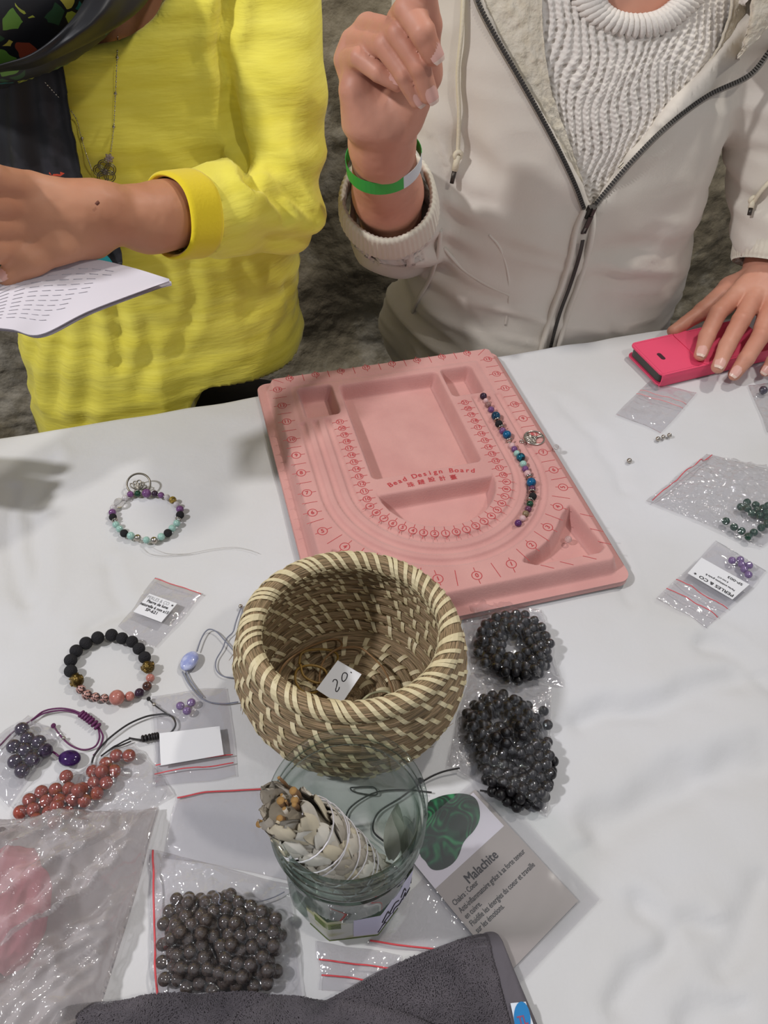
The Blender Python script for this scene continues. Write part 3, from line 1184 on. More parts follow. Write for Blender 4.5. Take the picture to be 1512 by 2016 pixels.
def drape(name, rows, surf, off, m_, par, nu=30, nv=40, th_=.12, fold=None, fall=66, smooth_it=3):
    """a cloth panel laid on a surface; rows: (left px, left py, right px, right py) from top to bottom"""
    rows = np.asarray(rows, float)
    t = np.linspace(0, len(rows) - 1, nv)
    R_ = np.stack([np.interp(t, np.arange(len(rows)), rows[:, i]) for i in range(4)], 1)
    G = np.zeros((nv, nu, 3))
    Nn = np.zeros((nv, nu, 3))
    for j in range(nv):
        for i in range(nu):
            s = i / (nu - 1)
            G[j, i], Nn[j, i] = surf.hit(R_[j, 0] * (1 - s) + R_[j, 2] * s, R_[j, 1] * (1 - s) + R_[j, 3] * s, 0, fall)
    for _ in range(smooth_it):
        for A in (G, Nn):
            A[1:-1, 1:-1] = (A[1:-1, 1:-1] * 2 + A[2:, 1:-1] + A[:-2, 1:-1] + A[1:-1, 2:] + A[1:-1, :-2]) / 6
    Nn /= np.linalg.norm(Nn, axis=2)[..., None] + 1e-9
    G = G + Nn * off
    if fold is not None:
        jj, ii = np.meshgrid(np.linspace(0, 1, nv), np.linspace(0, 1, nu), indexing='ij')
        G = G + Nn * fold(ii, jj)[..., None]
    V = np.concatenate([G.reshape(-1, 3), (G - Nn * th_).reshape(-1, 3)])
    F = grid_faces(nv, nu)
    N_ = nu * nv
    ed = [a * nu for a in range(nv)] + [(nv - 1) * nu + j for j in range(1, nu)] + [a * nu + nu - 1 for a in range(nv - 2, -1, -1)] + [j for j in range(nu - 2, 0, -1)]
    sd = np.array([(ed[a], N_ + ed[a], N_ + ed[(a + 1) % len(ed)], ed[(a + 1) % len(ed)]) for a in range(len(ed))])
    o = mk(name, V, np.concatenate([F[:, ::-1], F + N_, sd]), m_, par)
    return o, G, Nn


def scarf_mat():
    m = bpy.data.materials.new('printed_black_scarf')
    m.use_nodes = True
    nt = m.node_tree
    b = nt.nodes['Principled BSDF']
    b.inputs['Roughness'].default_value = .55
    tc = nt.nodes.new('ShaderNodeTexCoord')
    nz = nt.nodes.new('ShaderNodeTexNoise')
    nz.inputs['Scale'].default_value = 22
    nt.links.new(tc.outputs['Object'], nz.inputs['Vector'])
    mxv = nt.nodes.new('ShaderNodeVectorMath')
    mxv.operation = 'MULTIPLY_ADD'
    mxv.inputs[1].default_value = (.035, .035, .035)
    nt.links.new(nz.outputs['Color'], mxv.inputs[0])
    nt.links.new(tc.outputs['Object'], mxv.inputs[2])
    vo = nt.nodes.new('ShaderNodeTexVoronoi')
    vo.inputs['Scale'].default_value = 80
    nt.links.new(mxv.outputs[0], vo.inputs['Vector'])
    sep = nt.nodes.new('ShaderNodeSeparateColor')
    nt.links.new(vo.outputs['Color'], sep.inputs[0])
    cr = nt.nodes.new('ShaderNodeValToRGB')
    cr.color_ramp.interpolation = 'CONSTANT'
    e = cr.color_ramp.elements
    e[0].position = 0
    e[0].color = (*srgb('15161a'), 1)
    e[1].position = .52
    e[1].color = (*srgb('5f8a34'), 1)
    for p_, c in ((.64, '2a4a2c'), (.76, '9fa83c'), (.84, 'b9ac45'), (.9, '8a3b24'), (.94, '1f6a60')):
        x = e.new(p_)
        x.color = (*srgb(c), 1)
    nt.links.new(sep.outputs[0], cr.inputs[0])
    v2 = nt.nodes.new('ShaderNodeTexVoronoi')
    v2.feature = 'DISTANCE_TO_EDGE'
    v2.inputs['Scale'].default_value = 80
    nt.links.new(mxv.outputs[0], v2.inputs['Vector'])
    lt = nt.nodes.new('ShaderNodeMath')
    lt.operation = 'GREATER_THAN'
    lt.inputs[1].default_value = .09
    nt.links.new(v2.outputs['Distance'], lt.inputs[0])
    mx = nt.nodes.new('ShaderNodeMix')
    mx.data_type = 'RGBA'
    mx.inputs['A'].default_value = (*srgb('141418'), 1)
    nt.links.new(lt.outputs[0], mx.inputs['Factor'])
    nt.links.new(cr.outputs[0], mx.inputs['B'])
    nt.links.new(mx.outputs['Result'], b.inputs['Base Color'])
    return m


m_sc = scarf_mat()
m_satin = mat('black_satin', '111114', .5)
m_scd = mat('black_scarf_faint_print', '17171b', .6, '26252a', 30, lo=.55, hi=.6)
o, G, Nn = drape('hanging_scarf', [(-90, 60, 128, 70), (-95, 130, 135, 150), (-95, 230, 150, 250), (-95, 330, 172, 330), (-95, 420, 205, 415), (-90, 500, 240, 480), (-60, 545, 244, 520)], SW1, 1.3, m_scd, y1, 40, 60, .25,
                 fold=lambda u, v: .3 * np.sin(u * 14) * (1 - .4 * v) + .2 * np.sin(u * 31 + 2))
# coloured blobs printed near the scarf end
for (x, y, r, c, nm) in ((205, 487, 16, '1b8a8f', 'teal_print'), (100, 505, 18, 'c3a53a', 'yellow_print'), (125, 325, 9, 'c9492c', 'red_print_motif'), (150, 505, 14, '1e2c50', 'navy_print')):
    V = []
    a = np.linspace(0, 2 * PI, 18, endpoint=False)
    ps = [SW1.hit(x + r * math.cos(t) * (1 + .25 * math.sin(3 * t)), y + r * .8 * math.sin(t), 1.85)[0] for t in a]
    mk('printed_motif', ps, [tuple(range(18))[::-1]], mat(nm, c, .6), y1, smooth=False)
# scarf wound round the neck
nk = Vol((-50, 46, 18), (0, 92, 52), .45)
pts_ = spline([PY(-120, 20, 61), PY(-40, 28, 60.5), PY(30, 5, 60.5), PY(90, -45, 62), PY(150, -110, 66), PY(180, -200, 76), PY(60, -200, 86), PY(-120, -140, 84), PY(-210, -30, 70)], 60, closed=True)
nk.chain(list(pts_) + [pts_[0]], [4.1] * (len(pts_) + 1), .6)
pts2 = spline([PY(-100, -40, 60), PY(20, -30, 60), PY(110, -60, 63), PY(150, -130, 72), PY(40, -200, 80), PY(-120, -130, 76)], 50, closed=True)
nk.chain(list(pts2) + [pts2[0]], [4.0] * (len(pts2) + 1), .8)
V, F = nk.mesh()
N = vnormals(V, F)
# lengthwise folds follow the roll
Pm = pts_[np.argmin(((V[:, None, :] - pts_[None]) ** 2).sum(2), axis=1)]
ang = np.arctan2(V[:, 2] - Pm[:, 2], np.linalg.norm((V - Pm)[:, :2], axis=1) * np.sign((V - Pm)[:, 1]))
V = V + N * (.22 * np.sin(ang * 7 + noise3(V[:, 0] * .15, V[:, 1] * .15, V[:, 2] * .1) * 3))[:, None]
scf = mk('scarf', V, F, m_sc, y1)
ca = spline([(-80, 150, 57.5), (0, 126, 57), (60, 106, 57), (110, 70, 57.2), (150, 26, 58.4), (176, -25, 60.5), (190, -90, 64)], 70)
cb_ = spline([(-80, 166, 58.8), (0, 143, 58.4), (65, 134, 58.4), (132, 106, 58.6), (192, 76, 59.6), (246, 44, 61.5), (288, 6, 64), (325, -60, 68)], 70)
n = min(len(ca), len(cb_))
ca, cb_ = ca[np.linspace(0, len(ca) - 1, 64).astype(int)], cb_[np.linspace(0, len(cb_) - 1, 64).astype(int)]
m_ = 16
G2 = np.zeros((64, m_ * 2, 3))
for i in range(64):
    for j in range(m_):
        s_ = j / (m_ - 1)
        q = ca[i] * (1 - s_) + cb_[i] * s_
        wd2 = np.linalg.norm(cb_[i][:2] - ca[i][:2]) / 26
        bul = math.sin(PI * s_) ** .6 * (.5 + .22 * wd2) + .22 * math.sin(s_ * 11 + i * .06) * min(1, wd2 / 3)
        G2[i, j] = PY(q[0], q[1], q[2] - 1.7 - bul)
        G2[i, 2 * m_ - 1 - j] = PY(q[0], q[1], q[2] - .6)
V = G2.reshape(-1, 3)
F = grid_faces(64, 2 * m_, wrap=True)
mk('satin_border', V, F[:, ::-1], m_satin, y1)
# necklace
nl = thing('necklace', SW1.hit(205, 335, .3)[0], 'fine silver chain necklace with flower pendant on the yellow sweater', 'necklace')
m_ch = BMsil = mat('silver_chain', 'b9b4ab', .3, metal=1.0)
for l in ([(238, 60), (232, 110), (227, 180), (224, 250), (219, 300)], [(100, 150), (147, 222), (160, 262), (172, 300), (185, 335)]):
    pp = [SW1.hit(x, y, .42 if x > 140 else 1.9)[0] for x, y in l]
    cs_ = spline(pp, 60)
    mb = MB()
    for i in range(0, len(cs_) - 1):
        mb.add(*tube([cs_[i], (cs_[i] * .35 + cs_[i + 1] * .65)], .055 if i % 2 else .035, 5))
    mb.build('chain', m_ch, nl)
for i, (x, y) in enumerate(((231, 113), (227, 182), (224, 249), (163, 272))):
    inst('chain_bead', sphere_me('chain_bead', m_ch) if i == 0 else bpy.data.meshes['chain_bead'], SW1.hit(x, y, .25)[0], .13, nl)
c_, n_ = SW1.hit(207, 337, .35)
r_ = np.cross(n_, [0, 0, 1.0])
r_ /= np.linalg.norm(r_)
u_ = np.cross(r_, n_)
u_ *= -1 if u_[2] < 0 else 1
mb = MB()
for k in range(5):
    q = 2 * PI * k / 5 + .3
    for rr in (.42, .28):
        cc_ = c_ + (r_ * math.cos(q) + u_ * math.sin(q)) * .45
        mb.add(*tube([cc_ + (r_ * math.cos(t) + u_ * math.sin(t)) * rr for t in np.linspace(0, 2 * PI, 16, endpoint=False)], .04, 5, closed=True))
mb.add(*tube([c_ + (r_ * math.cos(t) + u_ * math.sin(t)) * .16 for t in np.linspace(0, 2 * PI, 12, endpoint=False)], .06, 5, closed=True))
mb.build('flower_pendant', m_dsil_ if False else mat('antique_silver', '6e695f', .3, metal=1.0), nl)
cp = SW1.hit(214, 305, .45)[0]
mb = MB()
for k in range(6):
    q = 2 * PI * k / 6
    mb.add(*tube([cp, cp + (r_ * math.cos(q) + u_ * math.sin(q)) * .2, cp + (r_ * math.cos(q) + u_ * math.sin(q)) * .36], [.12, .15, .04], 6))
mb.build('crystal_drop', mat('pale_crystal', 'c9b9bb', .05, trans=.7), nl)
lower_body(y1, (p1c[0] - 1, p1c[1]))
stool((p1c[0], p1c[1] + 1, 'yellow sweater'))

# leaflet held over the table
m_pg = mat('leaflet_paper', 'd5d0d6', .7)
lf_ = thing('leaflet', PY(120, 590, 48), 'open white printed leaflet held under the hand at left', 'leaflet')
cor_ = dict(a=[PY(-60, 585, 44), PY(60, 525, 47.5), PY(165, 509, 49.5), PY(250, 524, 50), PY(333, 549, 50)], b=[PY(-70, 640, 41), PY(20, 648, 41.5), PY(80, 658, 42), PY(180, 610, 45), PY(333, 553, 49.9)])
for nm, dz in (('page', 0.0), ('page', .35)):
    A_, B_ = spline(cor_['a'], 40), spline(cor_['b'], 40)
    n = min(len(A_), len(B_))
    A_, B_ = A_[:n], B_[:n]
    tt = np.linspace(0, 1, 16)
    G = A_[:, None] * (1 - tt)[None, :, None] + B_[:, None] * tt[None, :, None]
    G[..., 2] -= dz * 1.2 + .2 * np.sin(tt * PI)[None]
    G[..., 1] += dz
    Vq = np.concatenate([G.reshape(-1, 3), G.reshape(-1, 3) - [0, 0, .05]])
    F = grid_faces(n, 16)
    mk(nm, Vq, np.concatenate([F[:, ::-1], F + n * 16]), m_pg, lf_)
    if dz == 0:
        mb = MB()
        for k in range(2, 13):
            t = k / 15
            pp = [A_[i] * (1 - t) + B_[i] * t + [0, 0, .03 - .2 * math.sin(t * PI)] for i in range(5, int(n * (.78 - .02 * k)), 1)]
            for s_i in range(0, len(pp) - 2, 3):
                mb.add(*tube(pp[s_i:s_i + 3], .018, 4))
        o = mb.build('printed_lines', mat('pale_grey_print', 'c2bec5', .8), lf_)
        o['kind'] = 'stuff'

# ================================================================== person in white hoodie
p2c = np.array([17.5, 83.0])
w2 = thing('person', (p2c[0], p2c[1], -75), 'person in a cream zipped hoodie over a knit sweater at right', 'person')
m_hood = mat('cream_sweatshirt', 'd6cec3', .9, 'cec6b9', 8, bump=.3, bscale=420, bdist=.0005, sheen=.2)
m_rib = mat('cream_rib_knit', 'cfc7b6', .9, bump=.3, bscale=300, sheen=.2)
# --- raised hand, palm side to the camera
h2 = Vol(PY(760, 240, 66) + np.array([-10, -14, -18]), PY(760, 60, 60) + np.array([9, 14, 11]), .13)
q2_ = PY
WR = q2_(752, 285, 61.5)
E2 = q2_(772, 452, 73)
h2.chain([E2 + (WR - E2) * .12, (E2 + WR) / 2, WR], [2.9, 3.0, 2.4], .8)
pm = q2_(757, 225, 60.2)
h2.cap(WR, pm, 2.4, 2.7, .9)
mcps = dict(index=q2_(790, 40, 60.3), middle=q2_(725, 55, 60.8), ring=q2_(697, 85, 60.8), pinky=q2_(683, 118, 60.5))
for k, (n_, mp_) in enumerate(mcps.items()):
    h2.cap(q2_(780 - 16 * k, 220, 60.8), mp_, 1.6, .95, .7)
h2.cap(q2_(742, 190, 61.2), q2_(755, 110, 61.9), 2.2, 1.8, .8)
FG = dict(
    pinky=([mcps['pinky'], q2_(709, 113, 57.9), q2_(745, 143, 56.9), q2_(782, 164, 56.6)], [.86, .70, .62, .53]),
    ring=([mcps['ring'], q2_(757, 88, 56.9), q2_(796, 145, 55.7), q2_(822, 196, 55.8)], [.92, .78, .70, .60]),
    middle=([mcps['middle'], q2_(785, 66, 56.3), q2_(826, 132, 55.0), q2_(845, 188, 55.2)], [.94, .80, .72, .61]),
    index=([mcps['index'], q2_(803, 18, 56.2), q2_(833, 66, 54.6), q2_(853, 108, 54.6)], [1.0, .88, .80, .66]),
    thumb=([q2_(790, 225, 59.5), q2_(833, 145, 58.2), q2_(838, 50, 57.2), q2_(832, -28, 56.2)], [1.75, 1.25, .98, .82]))
for n_, (c, r) in FG.items():
    h2.chain(c, r, .10 if n_ != 'thumb' else .4)
h2.chain([q2_(700, 175, 59.0), q2_(715, 235, 59.3)], [1.2, 1.6], .9)
Vh, Fh = h2.mesh()
Vh = Vh + vnormals(Vh, Fh) * (.03 * fbm(Vh[:, 0] * 1.2, Vh[:, 1] * 1.2, Vh[:, 2] * 1.2, 2))[:, None]
# --- hand on the phone
h3 = Vol((24, 58, .3), (52, 86, 16), .13)
zz_ = 3.4
WR3 = P(1512, 522, 6.2)
h3.cap(WR3 + np.array([4, 6, 4]), WR3, 2.9, 2.5, .8)
kn3 = dict(index=P(1450, 582, 4.9), middle=P(1487, 583, 5.2), ring=P(1516, 604, 4.9), pinky=P(1540, 640, 4.1))
for k, (n_, p) in enumerate(kn3.items()):
    h3.cap(WR3 + np.array([-.8 + .7 * k, -1.4, -.2]), p, 1.7, 1.05, .9)
h3.cap(WR3 + np.array([0, -1.5, -.4]), (kn3['index'] + kn3['ring']) / 2 + [0, 1.2, -.5], 2.1, 1.3, .9)
FG3 = dict(
    index=([kn3['index'], P(1413, 617, 4.6), P(1392, 662, 3.3), P(1379, 698, 2.25)], [1.04, .88, .82, .66]),
    middle=([kn3['middle'], P(1458, 632, 4.7), P(1432, 680, 3.3), P(1414, 722, 2.2)], [1.06, .90, .84, .68]),
    ring=([kn3['ring'], P(1497, 662, 4.0), P(1469, 707, 2.5), P(1446, 737, 1.3)], [1.0, .86, .80, .64]),
    pinky=([kn3['pinky'], P(1540, 685, 3.1), P(1522, 712, 2.0), P(1508, 730, 1.1)], [.92, .78, .7, .58]),
    thumb=([WR3 + np.array([-1.0, -1.2, -.6]), P(1440, 568, 4.0), P(1385, 612, 2.6), P(1325, 652, 1.5)], [1.5, 1.3, .92, .62]))
for n_, (c, r) in FG3.items():
    h3.chain(c, r, .2 if n_ != 'thumb' else .5)
Vg, Fg = h3.mesh()
Vg = Vg + vnormals(Vg, Fg) * (.03 * fbm(Vg[:, 0] * 1.2, Vg[:, 1] * 1.2, Vg[:, 2] * 1.2, 2))[:, None]
nb2 = Vol((p2c[0] - 22, p2c[1] - 16, 18), (p2c[0] + 26, p2c[1] + 14, 48), .6)
nb2.cap((p2c[0] + .5, p2c[1] + .6, 30), (p2c[0] + .5, p2c[1] - 2, 44), 5.0, 5.2, .6)
nb2.loft([(20, 17.4, 82.8, 13.6, 7.9), (26, 17.2, 83.4, 14.6, 7.4), (31, 17.0, 84, 14.6, 6.2), (36, 17.0, 84.5, 9, 4.6), (39, 17, 84.8, 6, 4)], TH, .6, 2.3)
Vn, Fn = nb2.mesh()
V, F = body_join([(Vh, Fh), (Vg, Fg), (Vn, Fn)])
mk('body', V, F, m_skin2, w2)
tips = []
for n_, w, nn in (('pinky', .55, (-.05, -.6, .8)), ('ring', .62, (.1, -.75, .65)), ('middle', .64, (.15, -.75, .6)), ('index', .66, (.15, -.75, .6))):
    c = FG[n_][0]
    tips.append((c[3], c[3] - c[2], np.array(nn, float), FG[n_][1][3] * .74, FG[n_][1][3]))
for n_, w in (('index', .56), ('middle', .60), ('ring', .56), ('pinky', .5)):
    c = FG3[n_][0]
    tips.append((c[3], c[3] - c[2], np.array([-.1, -.35, 1.0]), FG3[n_][1][3] * .76, FG3[n_][1][3]))
nails(w2, tips)

# --- knit sweater underneath: a coarse core for shape
cv = Vol((-6, 64, -6), (44, 100, 44), .6)
TL2 = [(-14, 17.8, 83.9, 17.0, 11.2), (-4, 17.6, 83.5, 16.6, 11.0), (4, 17.4, 82.8, 16.0, 10.6), (12, 17.4, 82.3, 15.6, 10.2), (20, 17.4, 82.8, 16.0, 10.0), (26, 17.2, 83.4, 16.6, 9.4), (31, 17.0, 84, 16.6, 8.2), (36, 17.0, 84.5, 12, 6.6), (39, 17, 84.8, 8, 5.2)]
cv.loft([(z, x, y, a - 1.4, b - 1.3) for z, x, y, a, b in TL2], TH, 1, 2.4)
Vk, Fk = cv.mesh()
KN = Surf(Vk, Fk)
cv = Vol((-6, 64, -14), (44, 100, 34), .8)
cv.loft([(z, x, y, a - 2.4, b - 2.3) for z, x, y, a, b in TL2 if z < 27], TH, 1, 2.4)
Vk, Fk = cv.mesh()
mk('undershirt', Vk, Fk, mat('pale_undershirt', 'b9a08f', .9), w2)
m_knit = mat('white_cotton_yarn', 'dcd5cc', .95, bump=.5, bscale=420, bdist=.0008, sheen=.2)


def knit_fold(u, v):
    x = u * 30
    y = v * 46
    wav = x + .42 * np.sin(y * .9 + 1.3 * np.sin(x * .55)) + .1 * noise3(x, y, 0 * x)
    col = np.cos(wav * 2 * PI / .82)
    rib = .11 * np.sign(col) * np.abs(col) ** .8
    st_ = .035 * np.cos(y * 2 * PI / .42 + 3.0 * np.abs(np.sin(wav * PI / .82)))
    hole = np.clip(-col - .3, 0, 1) * np.clip(np.cos(y * 2 * PI / .75 + np.floor(wav / .82) * 2.1) - .0, 0, 1) * (noise3(x * .5, y * .4, 4 + 0 * x) > -.25)
    return rib + st_ - .42 * hole + .05 * noise3(x * 2, y * 2, 0 * x)


rows_k = [(1010, -60, 1480, -60), (1020, 0, 1470, 0), (1045, 90, 1440, 70), (1075, 180, 1400, 170), (1100, 260, 1310, 260), (1125, 330, 1230, 340), (1145, 380, 1180, 385), (1150, 405, 1162, 408)]
# cut the neckline: start lower in the middle
nuk, nvk = 330, 420
rk = np.asarray(rows_k, float)
t = np.linspace(0, len(rk) - 1, nvk)
Rk = np.stack([np.interp(t, np.arange(len(rk)), rk[:, i]) for i in range(4)], 1)
# coarse hits, then interpolated (the core is smooth)
cg = []
js, is_ = np.linspace(0, nvk - 1, 46).astype(int), np.linspace(0, 1, 40)
for j in js:
    row = []
    for s in is_:
        row.append(KN.hit(1250 + (Rk[j, 0] * (1 - s) + Rk[j, 2] * s - 1250), max(Rk[j, 1], 14) if False else Rk[j, 1] * (1 - s) + Rk[j, 3] * s, .25, 77)[0])
    cg.append(row)
cg = np.array(cg)
for _ in range(3):
    cg[1:-1, 1:-1] = (cg[1:-1, 1:-1] * 2 + cg[2:, 1:-1] + cg[:-2, 1:-1] + cg[1:-1, 2:] + cg[1:-1, :-2]) / 6
jj = np.interp(np.arange(nvk), js, np.arange(len(js)))
ii = np.linspace(0, len(is_) - 1, nuk)
j0 = np.minimum(jj.astype(int), len(js) - 2)
i0 = np.minimum(ii.astype(int), len(is_) - 2)
fj, fi = (jj - j0)[:, None, None], (ii - i0)[None, :, None]
G = cg[j0][:, i0] * (1 - fj) * (1 - fi) + cg[j0 + 1][:, i0] * fj * (1 - fi) + cg[j0][:, i0 + 1] * (1 - fj) * fi + cg[j0 + 1][:, i0 + 1] * fj * fi
du = np.gradient(G, axis=1)
dv_ = np.gradient(G, axis=0)
Nk = np.cross(du, dv_)
Nk /= np.linalg.norm(Nk, axis=2)[..., None] + 1e-9
if (Nk[..., 1].mean()) > 0:
    Nk = -Nk
# pattern measured in centimetres on the cloth, not in grid steps
arcx = (G[..., 0] - G[..., 0].min()) / 1.0
arcz = (G[..., 2].max() - G[..., 2])
H_ = knit_fold(arcx / 30, arcz / 46)
G = G + Nk * H_[..., None]
inn = spline([(1165, -60), (1178, -15), (1200, 18), (1238, 32), (1285, 28), (1318, 8), (1345, -25), (1362, -60)], 70)
outr = spline([(1095, -70), (1118, -5), (1160, 48), (1232, 74), (1302, 66), (1355, 30), (1395, -15), (1425, -60)], 70)
n = min(len(inn), len(outr))
hi_ = [KN.hit(*inn[i], .2, 77)[0] for i in range(n)]
ho_ = [KN.hit(*outr[i], .2, 77)[0] for i in range(n)]
polyn = [(p[0], p[2]) for p in hi_] + [(hi_[-1][0], 60), (hi_[0][0], 60)]
keep = polysd(G[..., 0], G[..., 2], polyn) > 0.05
F = grid_faces(nvk, nuk)
kf = keep.ravel()[F].all(1)
mk('knit_sweater', G.reshape(-1, 3), F[kf][:, ::-1], m_knit, w2)
mb = MB()
for i in range(0, n, 2):
    a, c = hi_[i], ho_[i]
    y_ = np.array([0, -1, .25])
    mb.add(*tube([a - y_ * .7, a + y_ * .05, a * .8 + c * .2 + y_ * .34, a * .5 + c * .5 + y_ * .36, a * .2 + c * .8 + y_ * .22, c - y_ * .1], [.2, .27, .34, .36, .32, .2], 8))
mb.build('ribbed_collar', m_knit, w2)

# --- hoodie: torso and sleeves, opened in front
hv = Vol((-8, 60, -14), (56, 100, 42), .42)
hv.loft(TL2, TH, 1, 2.4)
SHA = PY(905, -40, 82)
hv.chain([SHA, PY(860, 200, 79), E2 + np.array([.8, 2.0, -.5])], [5.6, 5.0, 4.5], 2.0)
fdir = (WR - E2) / np.linalg.norm(WR - E2)
CF = E2 + fdir * 7.0
hv.chain([E2 + np.array([.5, 1.0, -.3]), CF - fdir * 1.5], [4.3, 3.85], 1.0)
hv.cap(CF - fdir * 5.5, CF + fdir * 8, 3.55, 3.9, .25, cut=True)
SHB = PY(1500, -40, 86)
E3 = PY(1535, 300, 84)
hv.chain([SHB, E3, PY(1535, 440, 80)], [5.8, 4.8, 4.2], 1.5)
C3 = PY(1512, 512, 77.8)
hv.chain([PY(1535, 440, 80), PY(1535, 440, 80) * .35 + C3 * .65], [4.1, 3.6], 1.0)
hv.cap(C3 - np.array([0, -.6, .6]) * 0 + (C3 - E3) / np.linalg.norm(C3 - E3) * .2, C3 + (C3 - E3) / np.linalg.norm(C3 - E3) * 7, 3.1, 3.4, .2, cut=True)
# flared hem at the left of the body
hv.chain([PY(800, 640, 82), PY(870, 560, 83)], [3.2, 4.0], 2.5)
hv.D = np.maximum(hv.D, (-12.5 - hv.ax[2])[None, None, :])
# V opening: a wedge that narrows to the slider
X_, Z_ = hv.ax[0][:, None], hv.ax[2][None, :]
Lp = [PY(x, y, 74.5) for x, y in ((1157, 408), (1140, 360), (1112, 300), (1075, 230), (1030, 150), (985, 70), (950, 0), (930, -80))]
Rp = [PY(x, y, 74.5) for x, y in ((1157, 408), (1185, 372), (1235, 310), (1300, 245), (1380, 185), (1450, 128), (1512, 85), (1590, 20))]
poly = [(p[0], p[2]) for p in Lp] + [(p[0], p[2]) for p in Rp[::-1]]
poly = poly[:len(Lp)] + [(Lp[-1][0] - 1.5, 60), (Rp[-1][0] + 4, 60)] + poly[len(Lp):]
g2x, g2z = np.meshgrid(hv.ax[0], hv.ax[2], indexing='ij')
wd_ = polysd(g2x, g2z, poly)
front = np.clip((82.0 - hv.ax[1]) / 1.0, -5, 5)
cutd = np.maximum(wd_[:, None, :], -front[None, :, None])
hv.D = np.maximum(hv.D, (-cutd).astype(np.float32))
V, F = hv.mesh()
N = vnormals(V, F)
d = .26 * ridge(V[:, 0] * .09, V[:, 1] * .1, V[:, 2] * .2, 2) * (V[:, 1] < 90)
lw_ = np.clip((14 - V[:, 2]) / 8, 0, 1) * (V[:, 1] < 84)
d += lw_ * .5 * ridge(V[:, 0] * .07 + V[:, 2] * .05, V[:, 1] * .1 + 3, V[:, 2] * .26 + V[:, 0] * .06, 2)
slv = np.exp(-(np.linalg.norm((V - (E2 + [1.5, 2, 1.5])) * [1, 1, .8], axis=1) / 6.5) ** 2)
nearc = (np.linalg.norm(V - CF, axis=1) < 7) & (np.abs(V[:, 1] - CF[1]) < 6)
tcf = np.where(nearc, np.clip(((CF - V) @ fdir - 3.0) / 2, 0, 1), 1)
d *= tcf
d += tcf * slv * .55 * np.sin(V[:, 2] * 2.0 + V[:, 0] * .7 + 1.5 * noise3(V[:, 0] * .3, V[:, 1] * .3, V[:, 2] * .3))
slv = np.exp(-(np.linalg.norm((V - (E3 + [0, -1, -2])), axis=1) / 6.5) ** 2)
d += slv * .4 * np.sin(V[:, 2] * 1.8 + 1.5 * noise3(V[:, 0] * .3, V[:, 1] * .3, V[:, 2] * .3))
d += cloth_folds(V, [(PY(960, 330, 73), (.8, 0, -.7), 1.5, 5, -.7), (PY(930, 300, 74), (.3, 0, -1), 1.2, 6, -.6), (PY(1100, 430, 73), (.2, 0, -1), 1.0, 5, -.4), (PY(900, 540, 74), (.6, 0, -.8), 1.0, 4, -.6), (PY(1190, 620, 74), (.5, 0, -.9), .8, 3.5, -.5), (PY(1150, 560, 74), (.4, 0, -.9), .7, 3, .4), (PY(1000, 380, 73), (.9, 0, -.25), 1.2, 6, -.4), (PY(1250, 490, 73), (.9, 0, .12), 1.1, 7, -.5), (PY(1210, 550, 73), (.8, 0, -.4), .8, 4, -.35),
                     (PY(1330, 470, 74), (.9, 0, .3), 1.3, 6, -.45), (PY(1060, 520, 73), (.9, 0, -.2), .8, 4, -.3), (PY(1280, 350, 72), (.8, 0, .7), 1.0, 4, -.35)])
V = V + N * d[:, None]
mk('hoodie', V, F, m_hood, w2)
HD = Surf(V, F)
# fleece lining turned out on both sides of the V
m_fl = mat('fleece_lining', 'd3cab8', 1.0, 'cabfa9', 120, bump=1.0, bscale=110, bdist=.004, sheen=.4)
for rows_ in ([(940, -60, 1065, -60), (945, 20, 1062, 20), (965, 90, 1068, 100), (1000, 160, 1080, 172), (1040, 230, 1100, 232), (1080, 290, 1122, 292), (1115, 350, 1142, 352)],
              [(1440, -60, 1560, -60), (1425, 30, 1530, 20), (1405, 90, 1480, 80), (1370, 150, 1420, 135), (1330, 205, 1365, 190), (1270, 265, 1300, 250), (1210, 325, 1235, 310)]):
    drape('fleece_lining', rows_, KN, .75, m_fl, w2, 26, 60, .3, fold=lambda u, v: .10 * ridge(u * 6, v * 22, 0 * u, 2) + .25 * np.sin(u * PI), fall=77, smooth_it=2)
